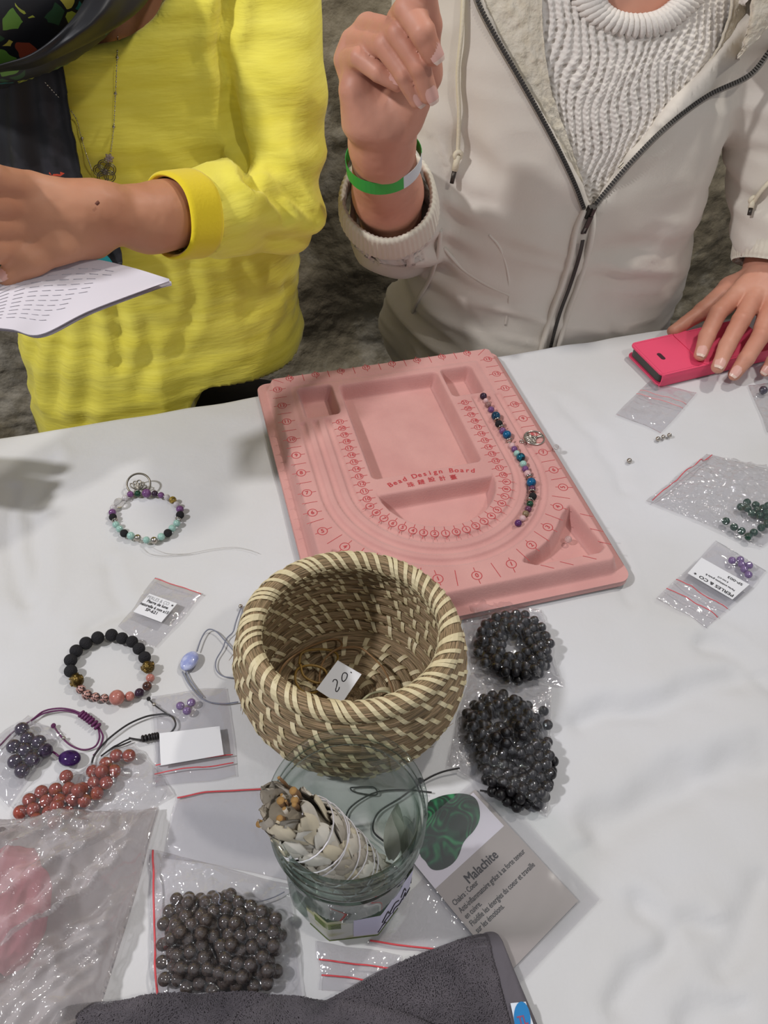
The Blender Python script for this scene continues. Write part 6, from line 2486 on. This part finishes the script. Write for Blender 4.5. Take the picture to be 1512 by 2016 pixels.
# ------------------------------------------------------------------ clear bags and what they hold
def loose(lst, s, ox, oy, rc, k, lb, group, zb=.1, relaxit=60, seed=1, each=None):
    pp = [P(ox + x * s, oy + y * s, zb + rc) for x, y in lst]
    pp = relax(pp, rc, zb, relaxit, .2)
    for i, p in enumerate(pp):
        o = inst('round_bead', BME[k], p, rc)
        tag(o, each[i] if each else lb, 'bead', group)
    return [(p[0], p[1], p[2], rc) for p in pp]


# moonstone bag with label
t, zat = bag('small empty zip bag with moonstone label above the lava bracelet', [P(306, 1139), P(402, 1171), P(308, 1278), P(233, 1237)], puff=.25, crum=.10, zips=(.03,), seed=3, zr=.035)
lo, pt = label_on(t, zat, [P(296.7, 1177), P(351, 1196.5), P(320.5, 1234), P(265.7, 1213)])
mb = MB()
mg = MB()
text_fit(mg, 'PERLES & CO', pt(.03, .16), pt(.80, .16), .42, up=pt(.5, 0) - pt(.5, 1))
text_fit(mb, 'Pierre de lune', pt(.12, .34), pt(.86, .34), .36, bold=.018, up=pt(.5, 0) - pt(.5, 1))
text_fit(mb, 'naturelle 6 mm x15', pt(.0, .54), pt(.98, .54), .36, bold=.018, up=pt(.5, 0) - pt(.5, 1))
text_fit(mb, 'SP-621', pt(.28, .72), pt(.68, .72), .36, bold=.018, up=pt(.5, 0) - pt(.5, 1))


def star(mb, c, r, ex, ey):
    q = []
    for k in range(10):
        a = PI / 2 + k * PI / 5
        rr = r if k % 2 == 0 else r * .42
        q.append(c + ex * rr * math.cos(a) + ey * rr * math.sin(a))
    mb.add([c] + q, [(0, 1 + k, 1 + (k + 1) % 10) for k in range(10)])


e_x = pt(1, .5) - pt(0, .5)
e_x /= np.linalg.norm(e_x)
e_y = np.cross([0, 0, 1], e_x)
star(mb, pt(.92, .16), .13, e_x, e_y)
mb.build('printed_text', m_ink, lo, smooth=False)
mg.build('printed_name', m_inkg, lo, smooth=False)

# amethyst bag with upside down label, right
s3 = 332 / 1239
am = [(975, 1430), (1038, 1435), (1098, 1467), (1062, 1490), (1050, 1460), (1093, 1532)]
eachA = ['lilac amethyst in the upside down labelled bag, ' + w for w in ('nearest the bag label', 'second along the top row', 'far right of the top row', 'in the middle of the cluster', 'just behind the middle', 'at the bottom of the cluster')]
L = loose(am, s3, 1180, 720, .30, 'amlil', '', 'amethysts in the labelled bag', each=eachA)
t, zat = bag('zip bag with upside down paper label and six amethysts', [P(1292, 1180), P(1392, 1235), P(1508, 1127), P(1410, 1068)], puff=.2, crum=.10, lumps=L, zips=(.16, .30), seed=5, zr=.035)
lo, pt = label_on(t, zat, [P(1471, 1158), P(1377, 1106), P(1350, 1136), P(1438, 1187)])
mb = MB()
text_fit(mb, 'SP-003', pt(.08, .18), pt(.38, .18), .34, bold=.015, up=pt(.5, 1) - pt(.5, 0))
text_fit(mb, 'Perles améthyste grade B', pt(.10, .60), pt(.72, .60), .26, bold=.01, up=pt(.5, 1) - pt(.5, 0))
text_fit(mb, '6 mm x15', pt(.30, .42), pt(.52, .42), .26, bold=.01, up=pt(.5, 1) - pt(.5, 0))
text_fit(mb, 'PERLES & CO', pt(.04, .84), pt(.78, .84), .42, bold=.02, up=pt(.5, 1) - pt(.5, 0))
e_x = pt(1, .5) - pt(0, .5)
e_x /= np.linalg.norm(e_x)
star(mb, pt(.88, .84), .15, e_x, np.cross([0, 0, 1], e_x))
mb.build('printed_text', m_ink, lo, smooth=False)

# green beads bag, right edge
gr = [(1050, 1040), (1085, 1003), (1150, 1025), (1210, 1048), (1120, 1082), (1175, 1100), (1230, 1080), (1240, 1030), (1080, 1050), (1160, 1060), (1290, 1040), (1270, 1095), (1300, 1130), (1230, 1130),
      (930, 1142), (990, 1185), (1045, 1215), (1095, 1255), (1135, 1225), (1190, 1190), (1235, 1160), (1340, 1080)]
rowl = ['dark green bead in the right-edge bag, %s of the lower row of seven' % w for w in ('first from left', 'second', 'third', 'fourth, lowest', 'fifth', 'sixth', 'last')]
L = loose(gr, s3, 1180, 720, .33, 'bgreen', '', 'green beads in the right bag', zb=.12, each=['dark green bead in the upper cluster inside the bag at the right edge'] * 14 + rowl + ['dark green bead in the upper cluster inside the bag at the right edge'])
bag('crumpled clear zip bag of dark green beads at the right edge', [P(1392, 896), P(1270, 987), P(1500, 1078), P(1640, 960)], puff=1.0, crum=.38, lumps=L, zips=(.05,), seed=8, m=FILM2, n=110, zipm=m_zip)

# small empty bag by the phone
bag('small empty zip bag poking out from under the pink phone case', [P(1279, 752), P(1372, 775), P(1298, 852), P(1212, 817)], puff=.12, crum=.07, zips=(.30, .40), seed=9, zr=.035, zipm=m_zip2)
o = inst('round_bead', BME['amdark'], P(1503, 768, .45), .42)
tag(o, 'dark purple bead in the bag at the right edge below the hand', 'bead')
bag('clear bag with a dark bead at the right edge beside the phone', [P(1470, 760), P(1620, 740), P(1640, 850), P(1510, 852)], puff=.3, crum=.2, lumps=[(*P(1503, 768, .45), .42)], seed=10, m=FILM2)

# bag with blank label and three amethysts
eachB = ['small amethyst bead, %s of the three beside the basket' % w for w in ('left', 'right', 'nearest')]
L = loose([(990, 827), (1068, 803), (1037, 862)], s5, 80, 1160, .29, 'amlil', '', 'three amethysts by the basket', each=eachB)
t, zat = bag('zip bag with a blank white label left of the basket', [P(304, 1550), P(466, 1530), P(446, 1352), P(300, 1372)], puff=.16, crum=.08, lumps=L, zips=(.13, .22), seed=12, zr=.04)
label_on(t, zat, [P(316, 1450), P(434, 1436), P(442, 1492), P(319, 1513)])

# dark amethyst bag, far left
s6 = 500 / 1512
bb = [(133, 262), (85, 362), (168, 323), (228, 338), (150, 388), (265, 382), (95, 450), (190, 437), (132, 502)]
wl = ('topmost', 'leftmost', 'upper middle', 'upper right', 'central', 'rightmost', 'lower left', 'lower right', 'lowest')
L = loose(bb, s6, 0, 1350, .46, 'amdark', '', 'big dark amethysts in the left bag', each=['large dark amethyst bead, %s of those in the left bag' % w for w in wl])
bag('clear bag of large dark amethyst beads at the left edge', [P(55, 1408), P(122, 1448), P(22, 1590), P(-70, 1500)], puff=.5, crum=.25, lumps=L, seed=14, m=FILM, n=80)

# red jasper strand in its bag
jb = [(745, 388), (683, 432), (655, 462), (612, 505), (560, 530), (395, 542), (320, 598), (410, 620), (565, 590), (345, 655), (240, 665), (200, 705), (270, 735), (430, 690), (490, 665), (330, 718), (180, 730), (560, 625), (470, 610), (280, 690), (230, 760), (300, 770), (390, 740), (510, 620), (640, 485), (600, 560), (150, 745)]
pp = relax([P(x * s6, 1350 + y * s6, .55 + .7 * (i % 3 == 0)) for i, (x, y) in enumerate(jb)], .42, .15, 80, .08)
js = thing('bead_strand', P(110, 1560, 0), 'strand of red jasper beads in a clear bag at left', 'bead strand')
for p in pp:
    inst('bead', BME['jasper'], p, .42, js)
bag('crumpled clear bag holding the red jasper strand', [P(262, 1466), P(346, 1562), P(120, 1700), P(28, 1590)], puff=.9, crum=.35, lumps=[(*p, .42) for p in pp], seed=16, m=FILM2, n=100)

# smoky quartz strands in a bag
s7 = 600 / 1512
rs = random.Random(5)
qs = thing('bead_strand', P(430, 1850, 0), 'hank of smoky grey quartz beads in a clear bag in front', 'bead strand')
pp = []
cx, cy = P(432, 1853, 0)[:2]
for row in range(9):
    for k in range(11):
        x = 845 + (row % 2) * 24 + k * 46
        y = 330 + row * 44
        hw = 1 - abs((y - 500) / 330) ** 2.2
        if x < 830 + max(0, 420 - y) * .5 or x > 1000 + 340 * min(1, (y - 250) / 180) or y > 690:
            continue
        pp.append(P(x * s7, 1650 + y * s7, .5 + rs.uniform(0, .3)))
        if rs.random() < .45:
            pp.append(P(x * s7 + 8, 1650 + y * s7 - 14, 1.15 + rs.uniform(0, .2)))
pp += [P(1338 * s7, 1650 + 438 * s7, .5), P(1312 * s7, 1650 + 505 * s7, .5)]
pp = relax(pp, .37, .15, 80, .06)
for p in pp:
    inst('bead', BME['quartz'], p, .365, qs)
cord('thread', [P(425, 1754, 1.2), P(433, 1765, 1.4), P(432, 1780, 1.3), P(460, 1779, .8), P(500, 1777, .5), P(535, 1768, .4), P(560, 1756, .3)], .03, m_gry, qs)
bag('clear zip bag holding the smoky quartz hank', [P(290, 1672), P(309, 1985), P(600, 1985), P(575, 1745)], puff=.7, crum=.26, lumps=[(*p, .37) for p in pp], zips=(.03,), seed=18, m=FILM, n=120, zr=.06)

# two bags of black beads beside the basket
def hank(cx, cy, rx, ry, n, loops, seed, r=.36, z0=.2):
    rs_ = random.Random(seed)
    q = []
    for l in range(loops):
        f = .62 + .38 * (l % 3) / 2
        m_ = int(2 * PI * math.sqrt((rx * f) ** 2 / 2 + (ry * f) ** 2 / 2) / (2 * r))
        ph = rs_.uniform(0, 6)
        for k in range(m_):
            a = ph + 2 * PI * k / m_
            q.append((cx + rx * f * math.cos(a) + rs_.uniform(-.1, .1), cy + ry * f * math.sin(a) + rs_.uniform(-.1, .1), z0 + r + .55 * (l // 3) + rs_.uniform(0, .2)))
    return q


c1 = P(1012, 1272, .6)
q1 = relax(hank(c1[0], c1[1], 2.25, 2.4, 0, 6, 1), .36, .15, 80, .06)
h1 = thing('bead_strand', (c1[0], c1[1], 0), 'ring of black beads in the upper bag beside the basket', 'bead strand', 'black bead hanks')
for p in q1:
    inst('bead', BME['hem'], p, .355, h1)
bag('clear bag with the upper ring of black beads', [P(905, 1172), P(1068, 1200), P(1108, 1352), P(925, 1322)], puff=.9, crum=.3, lumps=[(*p, .36) for p in q1], seed=21, m=FILM2, n=120)
c2 = P(1000, 1470, .6)
q2 = hank(c2[0] - .3, c2[1] + 1.6, 2.1, 2.0, 0, 5, 3) + hank(c2[0] + .5, c2[1] - 1.3, 1.9, 2.2, 0, 6, 4)
q2 += [P(1070, 1400, .5), P(1078, 1427, .5), P(1066, 1462, .5), P(1052, 1573, .5), P(1035, 1530, .5), P(1030, 1555, .5), P(1000, 1550, .5)]
q2 = relax(q2, .36, .15, 90, .05)
h2 = thing('bead_strand', (c2[0], c2[1], 0), 'larger tangle of black beads in the lower bag', 'bead strand', 'black bead hanks')
for p in q2:
    inst('bead', BME['hem'], p, .355, h2)
bag('clear bag with the larger tangle of black beads', [P(925, 1325), P(1085, 1350), P(1075, 1610), P(880, 1510)], puff=1.0, crum=.35, lumps=[(*p, .36) for p in q2], seed=22, m=FILM2, n=130)

# bags lying under the jar and in front
bag('flat clear zip bag left of the jar with a long red strip', [P(345, 1565), P(535, 1550), P(575, 1735), P(320, 1690)], zb=.03, puff=.1, crum=.06, zips=(.02,), seed=24, zr=.05, gap=.08)
bag('clear zip bag in front of the jar by the towel', [P(630, 1950), P(800, 1965), P(790, 1880), P(620, 1850)], zb=.03, puff=.15, crum=.08, zips=(.25, .55), seed=25, zr=.045, gap=.08)
bag('clear zip bag under the right side of the jar', [P(720, 1865), P(900, 1880), P(935, 1838), P(838, 1715)], zb=.03, puff=.08, crum=.05, zips=(.06,), seed=26, zr=.05, gap=.06)

# big crumpled bag in the near left corner, a pink pouch inside
m_pinkp = mat('pink_organza', 'd97f8c', .6, 'dd949c', 12, alpha=.8, bump=.5, bscale=40, bdist=.003)
v = Vol(P(20, 1790, 1) - 4.5, P(20, 1790, 1) + 4.5, .12)
v.ell(P(-12, 1790, 1.6), (2.7, 3.3, 1.3), None, .4)
v.ell(P(30, 1840, 1.4), (1.3, 1.7, 1.0), None, .5)
V, F = v.mesh()
V = V + vnormals(V, F) * (.22 * ridge(V[:, 0] * .8, V[:, 1] * .5, V[:, 2] * .8, 2))[:, None]
o = mk('pink_pouch', V, F, m_pinkp)
tag(o, 'pink pouch inside the big clear bag in the near left corner', 'pouch')
FILM3 = film_mat('milky_film', tint=(0.955, 0.945, 0.95), haze=.40, gl=1.4, bump=.7, bscale=30, rough=.12, hazecol=(.56, .52, .51))
bag('big crumpled clear bag in the near left corner', [P(-120, 1640), P(318, 1592), P(70, 2380), P(-330, 2380)], puff=3.4, crum=.8, seed=30, m=FILM3, n=150, lumps=[(*P(5, 1790, 1.6)[:2], 1.6, 1.9)], fold=.6, grain=(.98, .8))
mb = MB()
o = inst('round_bead', BME['amdark'], P(3, 1638, .5), .3)
tag(o, 'small dark bead at the left edge below the jasper bag', 'bead')

# ------------------------------------------------------------------ malachite card in its sleeve
m_cardw = mat('white_card', 'd2cdd6', .5)
m_cardg = mat('grey_card_print', '9f9793', .5)
p0 = P(1138, 1774, .05)
p1 = P(954.6, 1576, .05)
cy_ = (p1 - p0) / np.linalg.norm(p1 - p0)
cx_ = np.cross(cy_, [0, 0, 1])
lf = P(832, 1721, .05)
CW = -(lf - p0) @ cx_
ztop = .12
CH = np.linalg.norm(p1 - p0) + .9
co = p0 - cx_ * CW     # lower left corner, cx_ to the right
cdt = thing('mineral_card', p0 - cx_ * CW / 2 + cy_ * CH / 2, 'grey printed malachite card in clear sleeve right of jar', 'card')


def cpt(u, v, z=ztop):
    p = co + cx_ * u + cy_ * v
    return np.array([p[0], p[1], z])


wb = float((P(995, 1628) - p0) @ cy_)
V, F = box(cpt(CW / 2, CH / 2, .08), (CW, CH, .06), (cx_, cy_, (0, 0, 1)))
mk('card', V, F, m_cardg, cdt, smooth=False)
V, F = box(cpt(CW / 2 - .12, (wb + CH) / 2, .115), (CW - .24, CH - wb - .15, .01), (cx_, cy_, (0, 0, 1)))
mk('white_panel', V, F, m_cardw, cdt, smooth=False)
out_ = [(843, 1580), (856, 1572), (872, 1566), (890, 1563), (908, 1562), (925, 1565), (937, 1573), (943, 1587), (945, 1605), (941, 1622), (931, 1638), (920, 1649), (911, 1662), (905, 1680), (897, 1694), (885, 1705), (870, 1712), (855, 1713), (845, 1707), (838, 1696), (826, 1680), (828, 1640), (838, 1610)]
ip = spline([P(x, y, .13) for x, y in out_], 80, closed=True)
c_ = ip.mean(0)


def malachite():
    m = bpy.data.materials.new('malachite_print')
    m.use_nodes = True
    nt = m.node_tree
    b = nt.nodes['Principled BSDF']
    b.inputs['Roughness'].default_value = .25
    tc = nt.nodes.new('ShaderNodeTexCoord')
    n1 = nt.nodes.new('ShaderNodeTexNoise')
    n1.inputs['Scale'].default_value = 26
    n1.inputs['Detail'].default_value = 1.5
    n1.inputs['Distortion'].default_value = .8
    nt.links.new(tc.outputs['Object'], n1.inputs['Vector'])
    mu = nt.nodes.new('ShaderNodeMath')
    mu.operation = 'MULTIPLY'
    mu.inputs[1].default_value = 130
    nt.links.new(n1.outputs[0], mu.inputs[0])
    sn = nt.nodes.new('ShaderNodeMath')
    sn.operation = 'SINE'
    nt.links.new(mu.outputs[0], sn.inputs[0])
    n2 = nt.nodes.new('ShaderNodeTexNoise')
    n2.inputs['Scale'].default_value = 70
    nt.links.new(tc.outputs['Object'], n2.inputs['Vector'])
    ad = nt.nodes.new('ShaderNodeMath')
    ad.operation = 'MULTIPLY_ADD'
    ad.inputs[1].default_value = .11
    nt.links.new(sn.outputs[0], ad.inputs[0])
    nt.links.new(n2.outputs[0], ad.inputs[2])
    cr = nt.nodes.new('ShaderNodeValToRGB')
    e = cr.color_ramp.elements
    e[0].position = .40
    e[0].color = (*srgb('0c2417'), 1)
    e[1].position = .80
    e[1].color = (*srgb('35905a'), 1)
    x = e.new(.56)
    x.color = (*srgb('10402a'), 1)
    x = e.new(.66)
    x.color = (*srgb('1d6b40'), 1)
    nt.links.new(ad.outputs[0], cr.inputs[0])
    nt.links.new(cr.outputs[0], b.inputs['Base Color'])
    return m


rings = [ip + (c_ - ip) * t for t in (0, .25, .5, .75)]
V = np.concatenate(rings + [c_[None]])
n = len(ip)
F = []
for k in range(3):
    F += [(k * n + i, k * n + (i + 1) % n, (k + 1) * n + (i + 1) % n, (k + 1) * n + i) for i in range(n)]
F += [(3 * n + i, 3 * n + (i + 1) % n, 4 * n) for i in range(n)]
mk('stone_picture', V, F, malachite(), cdt, smooth=False)
mb = MB()
f4 = 440 / 1512
for s, a, b, sz, bo in (('Malachite', (478, 872), (690, 706), .78, .025), ('Chakra : Coeur', (388, 1030), (560, 893), .46, .008), ('Anti-inflammatoire grâce à sa forte teneur', (430, 1080), (886, 692), .46, .008),
                        ('en cuivre.', (468, 1120), (582, 1036), .46, .008), ('Fluidifie les énergies du coeur et travaille', (506, 1168), (952, 782), .46, .008), ('sur les émotions.', (543, 1215), (733, 1052), .46, .008)):
    pa = P(780 + a[0] * f4, 1480 + a[1] * f4, .128)
    pb_ = P(780 + b[0] * f4, 1480 + b[1] * f4, .128)
    pb_ = pa + cx_ * float((pb_ - pa) @ cx_)
    text_fit(mb, s, pa, pb_, sz, bold=bo)
mb.build('printed_text', m_ink, cdt, smooth=False)
FILMC = film_mat('card_sleeve_film', tint=(0.93, 0.925, 0.93), haze=.05, gl=1.0, bump=.12, bscale=18, rough=.05)
nu, nv = 60, 80
uu, vv = np.meshgrid(np.linspace(-.25, CW + 1.05, nu), np.linspace(-.75, CH + .5, nv), indexing='ij')
z = .17 + .05 * noise3(uu * .6, vv * .6, 3 + 0 * uu) + .04 * np.clip(ridge(uu * .35, vv * .35, 1 + 0 * uu, 1) - .6, 0, 1) + .05
xyp = co[None, None] + cx_ * uu[..., None] + cy_ * vv[..., None]
V = np.stack([xyp[..., 0], xyp[..., 1], z], -1).reshape(-1, 3)
Vb_ = V.copy()
Vb_[:, 2] = .03
F = grid_faces(nu, nv)
mk('sleeve', np.concatenate([V, Vb_]), np.concatenate([F, F[:, ::-1] + nu * nv]), FILMC, cdt)

# ------------------------------------------------------------------ phone in pink flip case
m_pk = mat('hot_pink_leatherette', 'e24a6c', .5, bump=.3, bscale=500, bdist=.0003)
m_pk2 = mat('pink_case_inside', 'a83556', .6)
m_ph = mat('dark_phone_body', '3a3733', .25)
zt = 1.5
f0, f1 = P(1240, 676, zt), P(1307, 739, zt)
fx = P(1378, 645, zt) - f0
fx[2] = 0
fx /= np.linalg.norm(fx)
fw = f1 - f0
fw[2] = 0
yy = np.cross(fx, [0, 0, 1])
WD = abs(fw @ yy)
pho = thing('phone', f0 + fx * 7 + yy * WD / 2 - np.array([0, 0, zt]), 'phone in a hot pink flip case under the right hand', 'phone')


def slab(name, u0, u1, v0, v1, z0, z1, m_, r=.6, par=None):
    pts = []
    for cxx, cyy, a0 in ((u1 - r, v1 - r, 0), (u0 + r, v1 - r, PI / 2), (u0 + r, v0 + r, PI), (u1 - r, v0 + r, 1.5 * PI)):
        for k in range(7):
            a = a0 + PI / 2 * k / 6
            pts.append((cxx + r * math.cos(a), cyy + r * math.sin(a)))
    n = len(pts)
    b = min(.06, (z1 - z0) / 3)
    V = []
    for z, o in ((z0, b), (z0 + b, 0), (z1 - b, 0), (z1, b)):
        for (u_, v_) in pts:
            cu, cv = (u0 + u1) / 2, (v0 + v1) / 2
            k = 1 - o / max(u1 - u0, v1 - v0)
            p = f0 + fx * (cu + (u_ - cu) * k) + yy * (cv + (v_ - cv) * k)
            V.append((p[0], p[1], z))
    F = [(k * n + i, k * n + (i + 1) % n, (k + 1) * n + (i + 1) % n, (k + 1) * n + i) for k in range(3) for i in range(n)]
    F += [tuple(range(n))[::-1], tuple(3 * n + i for i in range(n))]
    return mk(name, V, F, m_, par or pho, smooth=False)


slab('case_back', 0, 14.2, 0, WD, .05, .25, m_pk)
slab('phone_body', .15, 13.9, .25, WD - .3, .3, 1.2, m_ph)
slab('case_cover', 0, 14.2, 0, WD, 1.28, 1.5, m_pk)
slab('cover_strap', 5.2, 7.2, -.05, WD + .04, 1.5, 1.58, m_pk)
V = []
for i in range(2):
    u_ = .1 + 14.0 * i
    for k in range(9):
        a = -PI / 2 + PI * k / 8
        p = f0 + fx * u_ + yy * (WD - .12 + .2 * math.cos(a))
        V.append((p[0], p[1], .78 + .72 * math.sin(a)))
    for k in range(8, -1, -1):
        a = -PI / 2 + PI * k / 8
        p = f0 + fx * u_ + yy * (WD - .24 + .2 * math.cos(a))
        V.append((p[0], p[1], .78 + .64 * math.sin(a)))
F = [(k, (k + 1) % 18, 18 + (k + 1) % 18, 18 + k) for k in range(18)] + [tuple(range(17, -1, -1)), tuple(range(18, 36))]
mk('case_spine', V, F, m_pk, pho, smooth=False)
slab('speaker_slot', 1.55, 2.05, WD * .42, WD * .42 + 1.15, 1.498, 1.515, mat('slot_dark', '3b1622', .6), r=.24)
mb = MB()
rr_ = [(.25, .25), (13.9, .25), (13.9, WD - .25), (.25, WD - .25)]
for i in range(4):
    a, b = np.array(rr_[i]), np.array(rr_[(i + 1) % 4])
    nS = int(np.linalg.norm(b - a) / .22)
    for k in range(nS):
        q0, q1_ = a + (b - a) * (k + .1) / nS, a + (b - a) * (k + .75) / nS
        mb.add(*tube([f0 * [1, 1, 0] + fx * q0[0] + yy * q0[1] + [0, 0, 1.505], f0 * [1, 1, 0] + fx * q1_[0] + yy * q1_[1] + [0, 0, 1.505]], .02, 4))
o = mb.build('stitching', mat('pink_thread', 'c03a5c', .6), pho)
o['kind'] = 'stuff'

# ------------------------------------------------------------------ grey terry towel
m_terry = mat('grey_terry', '5b555a', .95, '4b464b', 40, bump=.8, bscale=350, bdist=.002, sheen=.35)
m_hem = mat('grey_woven_hem', '5d585d', .85, bump=.5, bscale=500, bstretch=(1, 1, 1), bdist=.0006)
tw = thing('terry_towel', P(560, 1995, 0), 'folded dark grey terry towel along the near edge of the table', 'towel')


def sheet(name, far, near, thick, m_, z0=.05, nv=60, nu=220, lump=.15, seed=0, pw=.35, zt_=None):
    """padded sheet between two outlines given in image points (read at z0)"""
    fa = spline([P(x, y, z0 + thick * .6) for x, y in far], nu)
    ne = spline([P(x, y, z0) for x, y in near], nu)
    n = min(len(fa), len(ne))
    fa = fa[np.linspace(0, len(fa) - 1, n).astype(int)]
    ne = ne[np.linspace(0, len(ne) - 1, n).astype(int)]
    t = np.linspace(0, 1, nv)
    X = fa[:, None, 0] * (1 - t) + ne[:, None, 0] * t
    Y = fa[:, None, 1] * (1 - t) + ne[:, None, 1] * t
    d = np.hypot(X - fa[:, None, 0], Y - fa[:, None, 1])
    i = np.arange(n) / (n - 1)
    L = np.linalg.norm(fa[-1] - fa[0])
    e = np.minimum(d, np.minimum(i, 1 - i)[:, None] * L)
    pr_ = np.clip(e / thick, 0, 1)
    Z = z0 + thick * np.sqrt(1 - (1 - pr_) ** 2) * (1 + lump * noise3(X * .35 + seed, Y * .35, 0 * X)) + .05 * noise3(X * 2.5, Y * 2.5, 0 * X) * pr_
    V = np.concatenate([np.stack([X, Y, Z], -1).reshape(-1, 3), np.stack([X, Y, 0 * Z + z0 * .5], -1).reshape(-1, 3)])
    F = grid_faces(n, nv)
    ed = [a * nv for a in range(n)] + [(n - 1) * nv + j for j in range(1, nv)] + [a * nv + nv - 1 for a in range(n - 2, -1, -1)] + [j for j in range(nv - 2, 0, -1)]
    N = n * nv
    sd = np.array([(ed[a], ed[(a + 1) % len(ed)], N + ed[(a + 1) % len(ed)], N + ed[a]) for a in range(len(ed))])
    o = mk(name, V, np.concatenate([F, F[:, ::-1] + N, sd]), m_, tw)
    return o, X, Y, Z


o1, X1, Y1, Z1 = sheet('upper_fold', [(105, 2000), (135, 1973), (240, 1962), (340, 1950), (450, 1947), (560, 1953), (640, 1963), (720, 1975), (800, 1995), (870, 2025)], [(60, 2240), (1000, 2240)], 1.35, m_terry, z0=.35, seed=2)
o2, X2, Y2, Z2 = sheet('lower_fold', [(560, 1995), (650, 1962), (740, 1912), (850, 1866), (930, 1838), (958, 1834)], [(520, 2200), (1060, 2230)], .55, m_terry, z0=.06, seed=5, lump=.1)
o3, X3, Y3, Z3 = sheet('hem_band', [(948, 1838), (958, 1832), (975, 1832), (984, 1842), (990, 1855)], [(1045, 2180), (1062, 2180), (1095, 2180), (1128, 2180)], .5, m_hem, z0=.10, seed=6, lump=.03)
# pile loops
rsn = np.random.RandomState(3)


def pile(X, Y, Z, n, L, name, vmax=1.0):
    nu_, nv_ = X.shape
    i = rsn.randint(2, nu_ - 2, n)
    j = (rsn.rand(n) * (nv_ - 4) * vmax).astype(int) + 1
    fx_, fy_ = rsn.rand(n), rsn.rand(n)
    g = lambda A: A[i, j] * (1 - fx_) * (1 - fy_) + A[i + 1, j] * fx_ * (1 - fy_) + A[i, j + 1] * (1 - fx_) * fy_ + A[i + 1, j + 1] * fx_ * fy_
    p = np.stack([g(X), g(Y), g(Z)], 1)
    a = 2.2 * noise3(p[:, 0] * .8, p[:, 1] * .8, 0 * p[:, 0]) + rsn.uniform(-.5, .5, n)
    l = L * rsn.uniform(.7, 1.2, n)
    d = np.stack([np.cos(a), np.sin(a), 0 * a], 1)
    w = np.stack([-np.sin(a), np.cos(a), 0 * a], 1) * .035
    up_ = np.array([0, 0, 1.0])
    A_ = p - w - up_ * .05
    B_ = p + w - up_ * .05
    C_ = p + d * (l * .35)[:, None] + up_ * (l * .75)[:, None]
    C1, C2 = C_ - w * .9, C_ + w * .9
    D_ = p + d * (l * .8)[:, None] + up_ * (l * .45)[:, None]
    V = np.stack([A_, B_, C1, C2, D_ - w * .5, D_ + w * .5], 1).reshape(-1, 3)
    b = np.arange(n)[:, None] * 6
    F = np.concatenate([b + np.array([[0, 1, 3, 2]]), b + np.array([[2, 3, 5, 4]])])
    o = mk(name, V, F, m_terry, tw)
    o['kind'] = 'stuff'


pile(X1, Y1, Z1, 60000, .15, 'terry_pile', .6)
pile(X2, Y2, Z2, 30000, .13, 'terry_pile', .8)
# seam rows beside the selvedge
mb = MB()
for off in (2, 5):
    for k in range(10, X2.shape[0] - 14, 2):
        a = np.array([X2[k, off], Y2[k, off], Z2[k, off] + .06])
        b = np.array([X2[k + 1, off + 1], Y2[k + 1, off + 1], Z2[k + 1, off + 1] + .06])
        mb.add(*tube([a, (a + b) / 2 + [0, 0, .03], b], .035, 5))
for k in range(4, X3.shape[1] - 4, 1):
    a = np.array([X3[18, k], Y3[18, k], Z3[18, k] + .03])
    b = np.array([X3[20, k + 1], Y3[20, k + 1], Z3[20, k + 1] + .03])
    mb.add(*tube([a, b], .03, 5))
o = mb.build('seam_stitching', m_hem, tw)
o['kind'] = 'stuff'
# care tag
q = [P(1005, 1975, .75), P(1035, 1972, .75), P(1058, 2040, .7), P(1020, 2045, .7)]
V = q + [p - np.array([0, 0, .04]) for p in q]
tg = mk('woven_tag', V, [(3, 2, 1, 0), (4, 5, 6, 7), (0, 1, 5, 4), (1, 2, 6, 5), (2, 3, 7, 6), (3, 0, 4, 7)], mat('white_tag_cloth', 'd3dbe4', .7), tw, smooth=False)
tg['label'] = 'white woven tag with blue oval emblem'
c_ = P(1028, 2005, .76)
a = np.linspace(0, 2 * PI, 24, endpoint=False)
mk('tag_emblem', [c_ + np.array([.42 * math.cos(t) + .12 * math.sin(t), -.15 * math.cos(t) + .75 * math.sin(t), .02]) for t in a], [tuple(range(24))], mat('blue_tag_print', '1a78b4', .7), tg, smooth=False)
mb = MB()
text_fit(mb, 'TL', P(1020, 2012, .795), P(1038, 2008, .795), .6, bold=.02)
mb.build('tag_letters', mat('red_tag_print', '8e4a66', .7), tg, smooth=False)
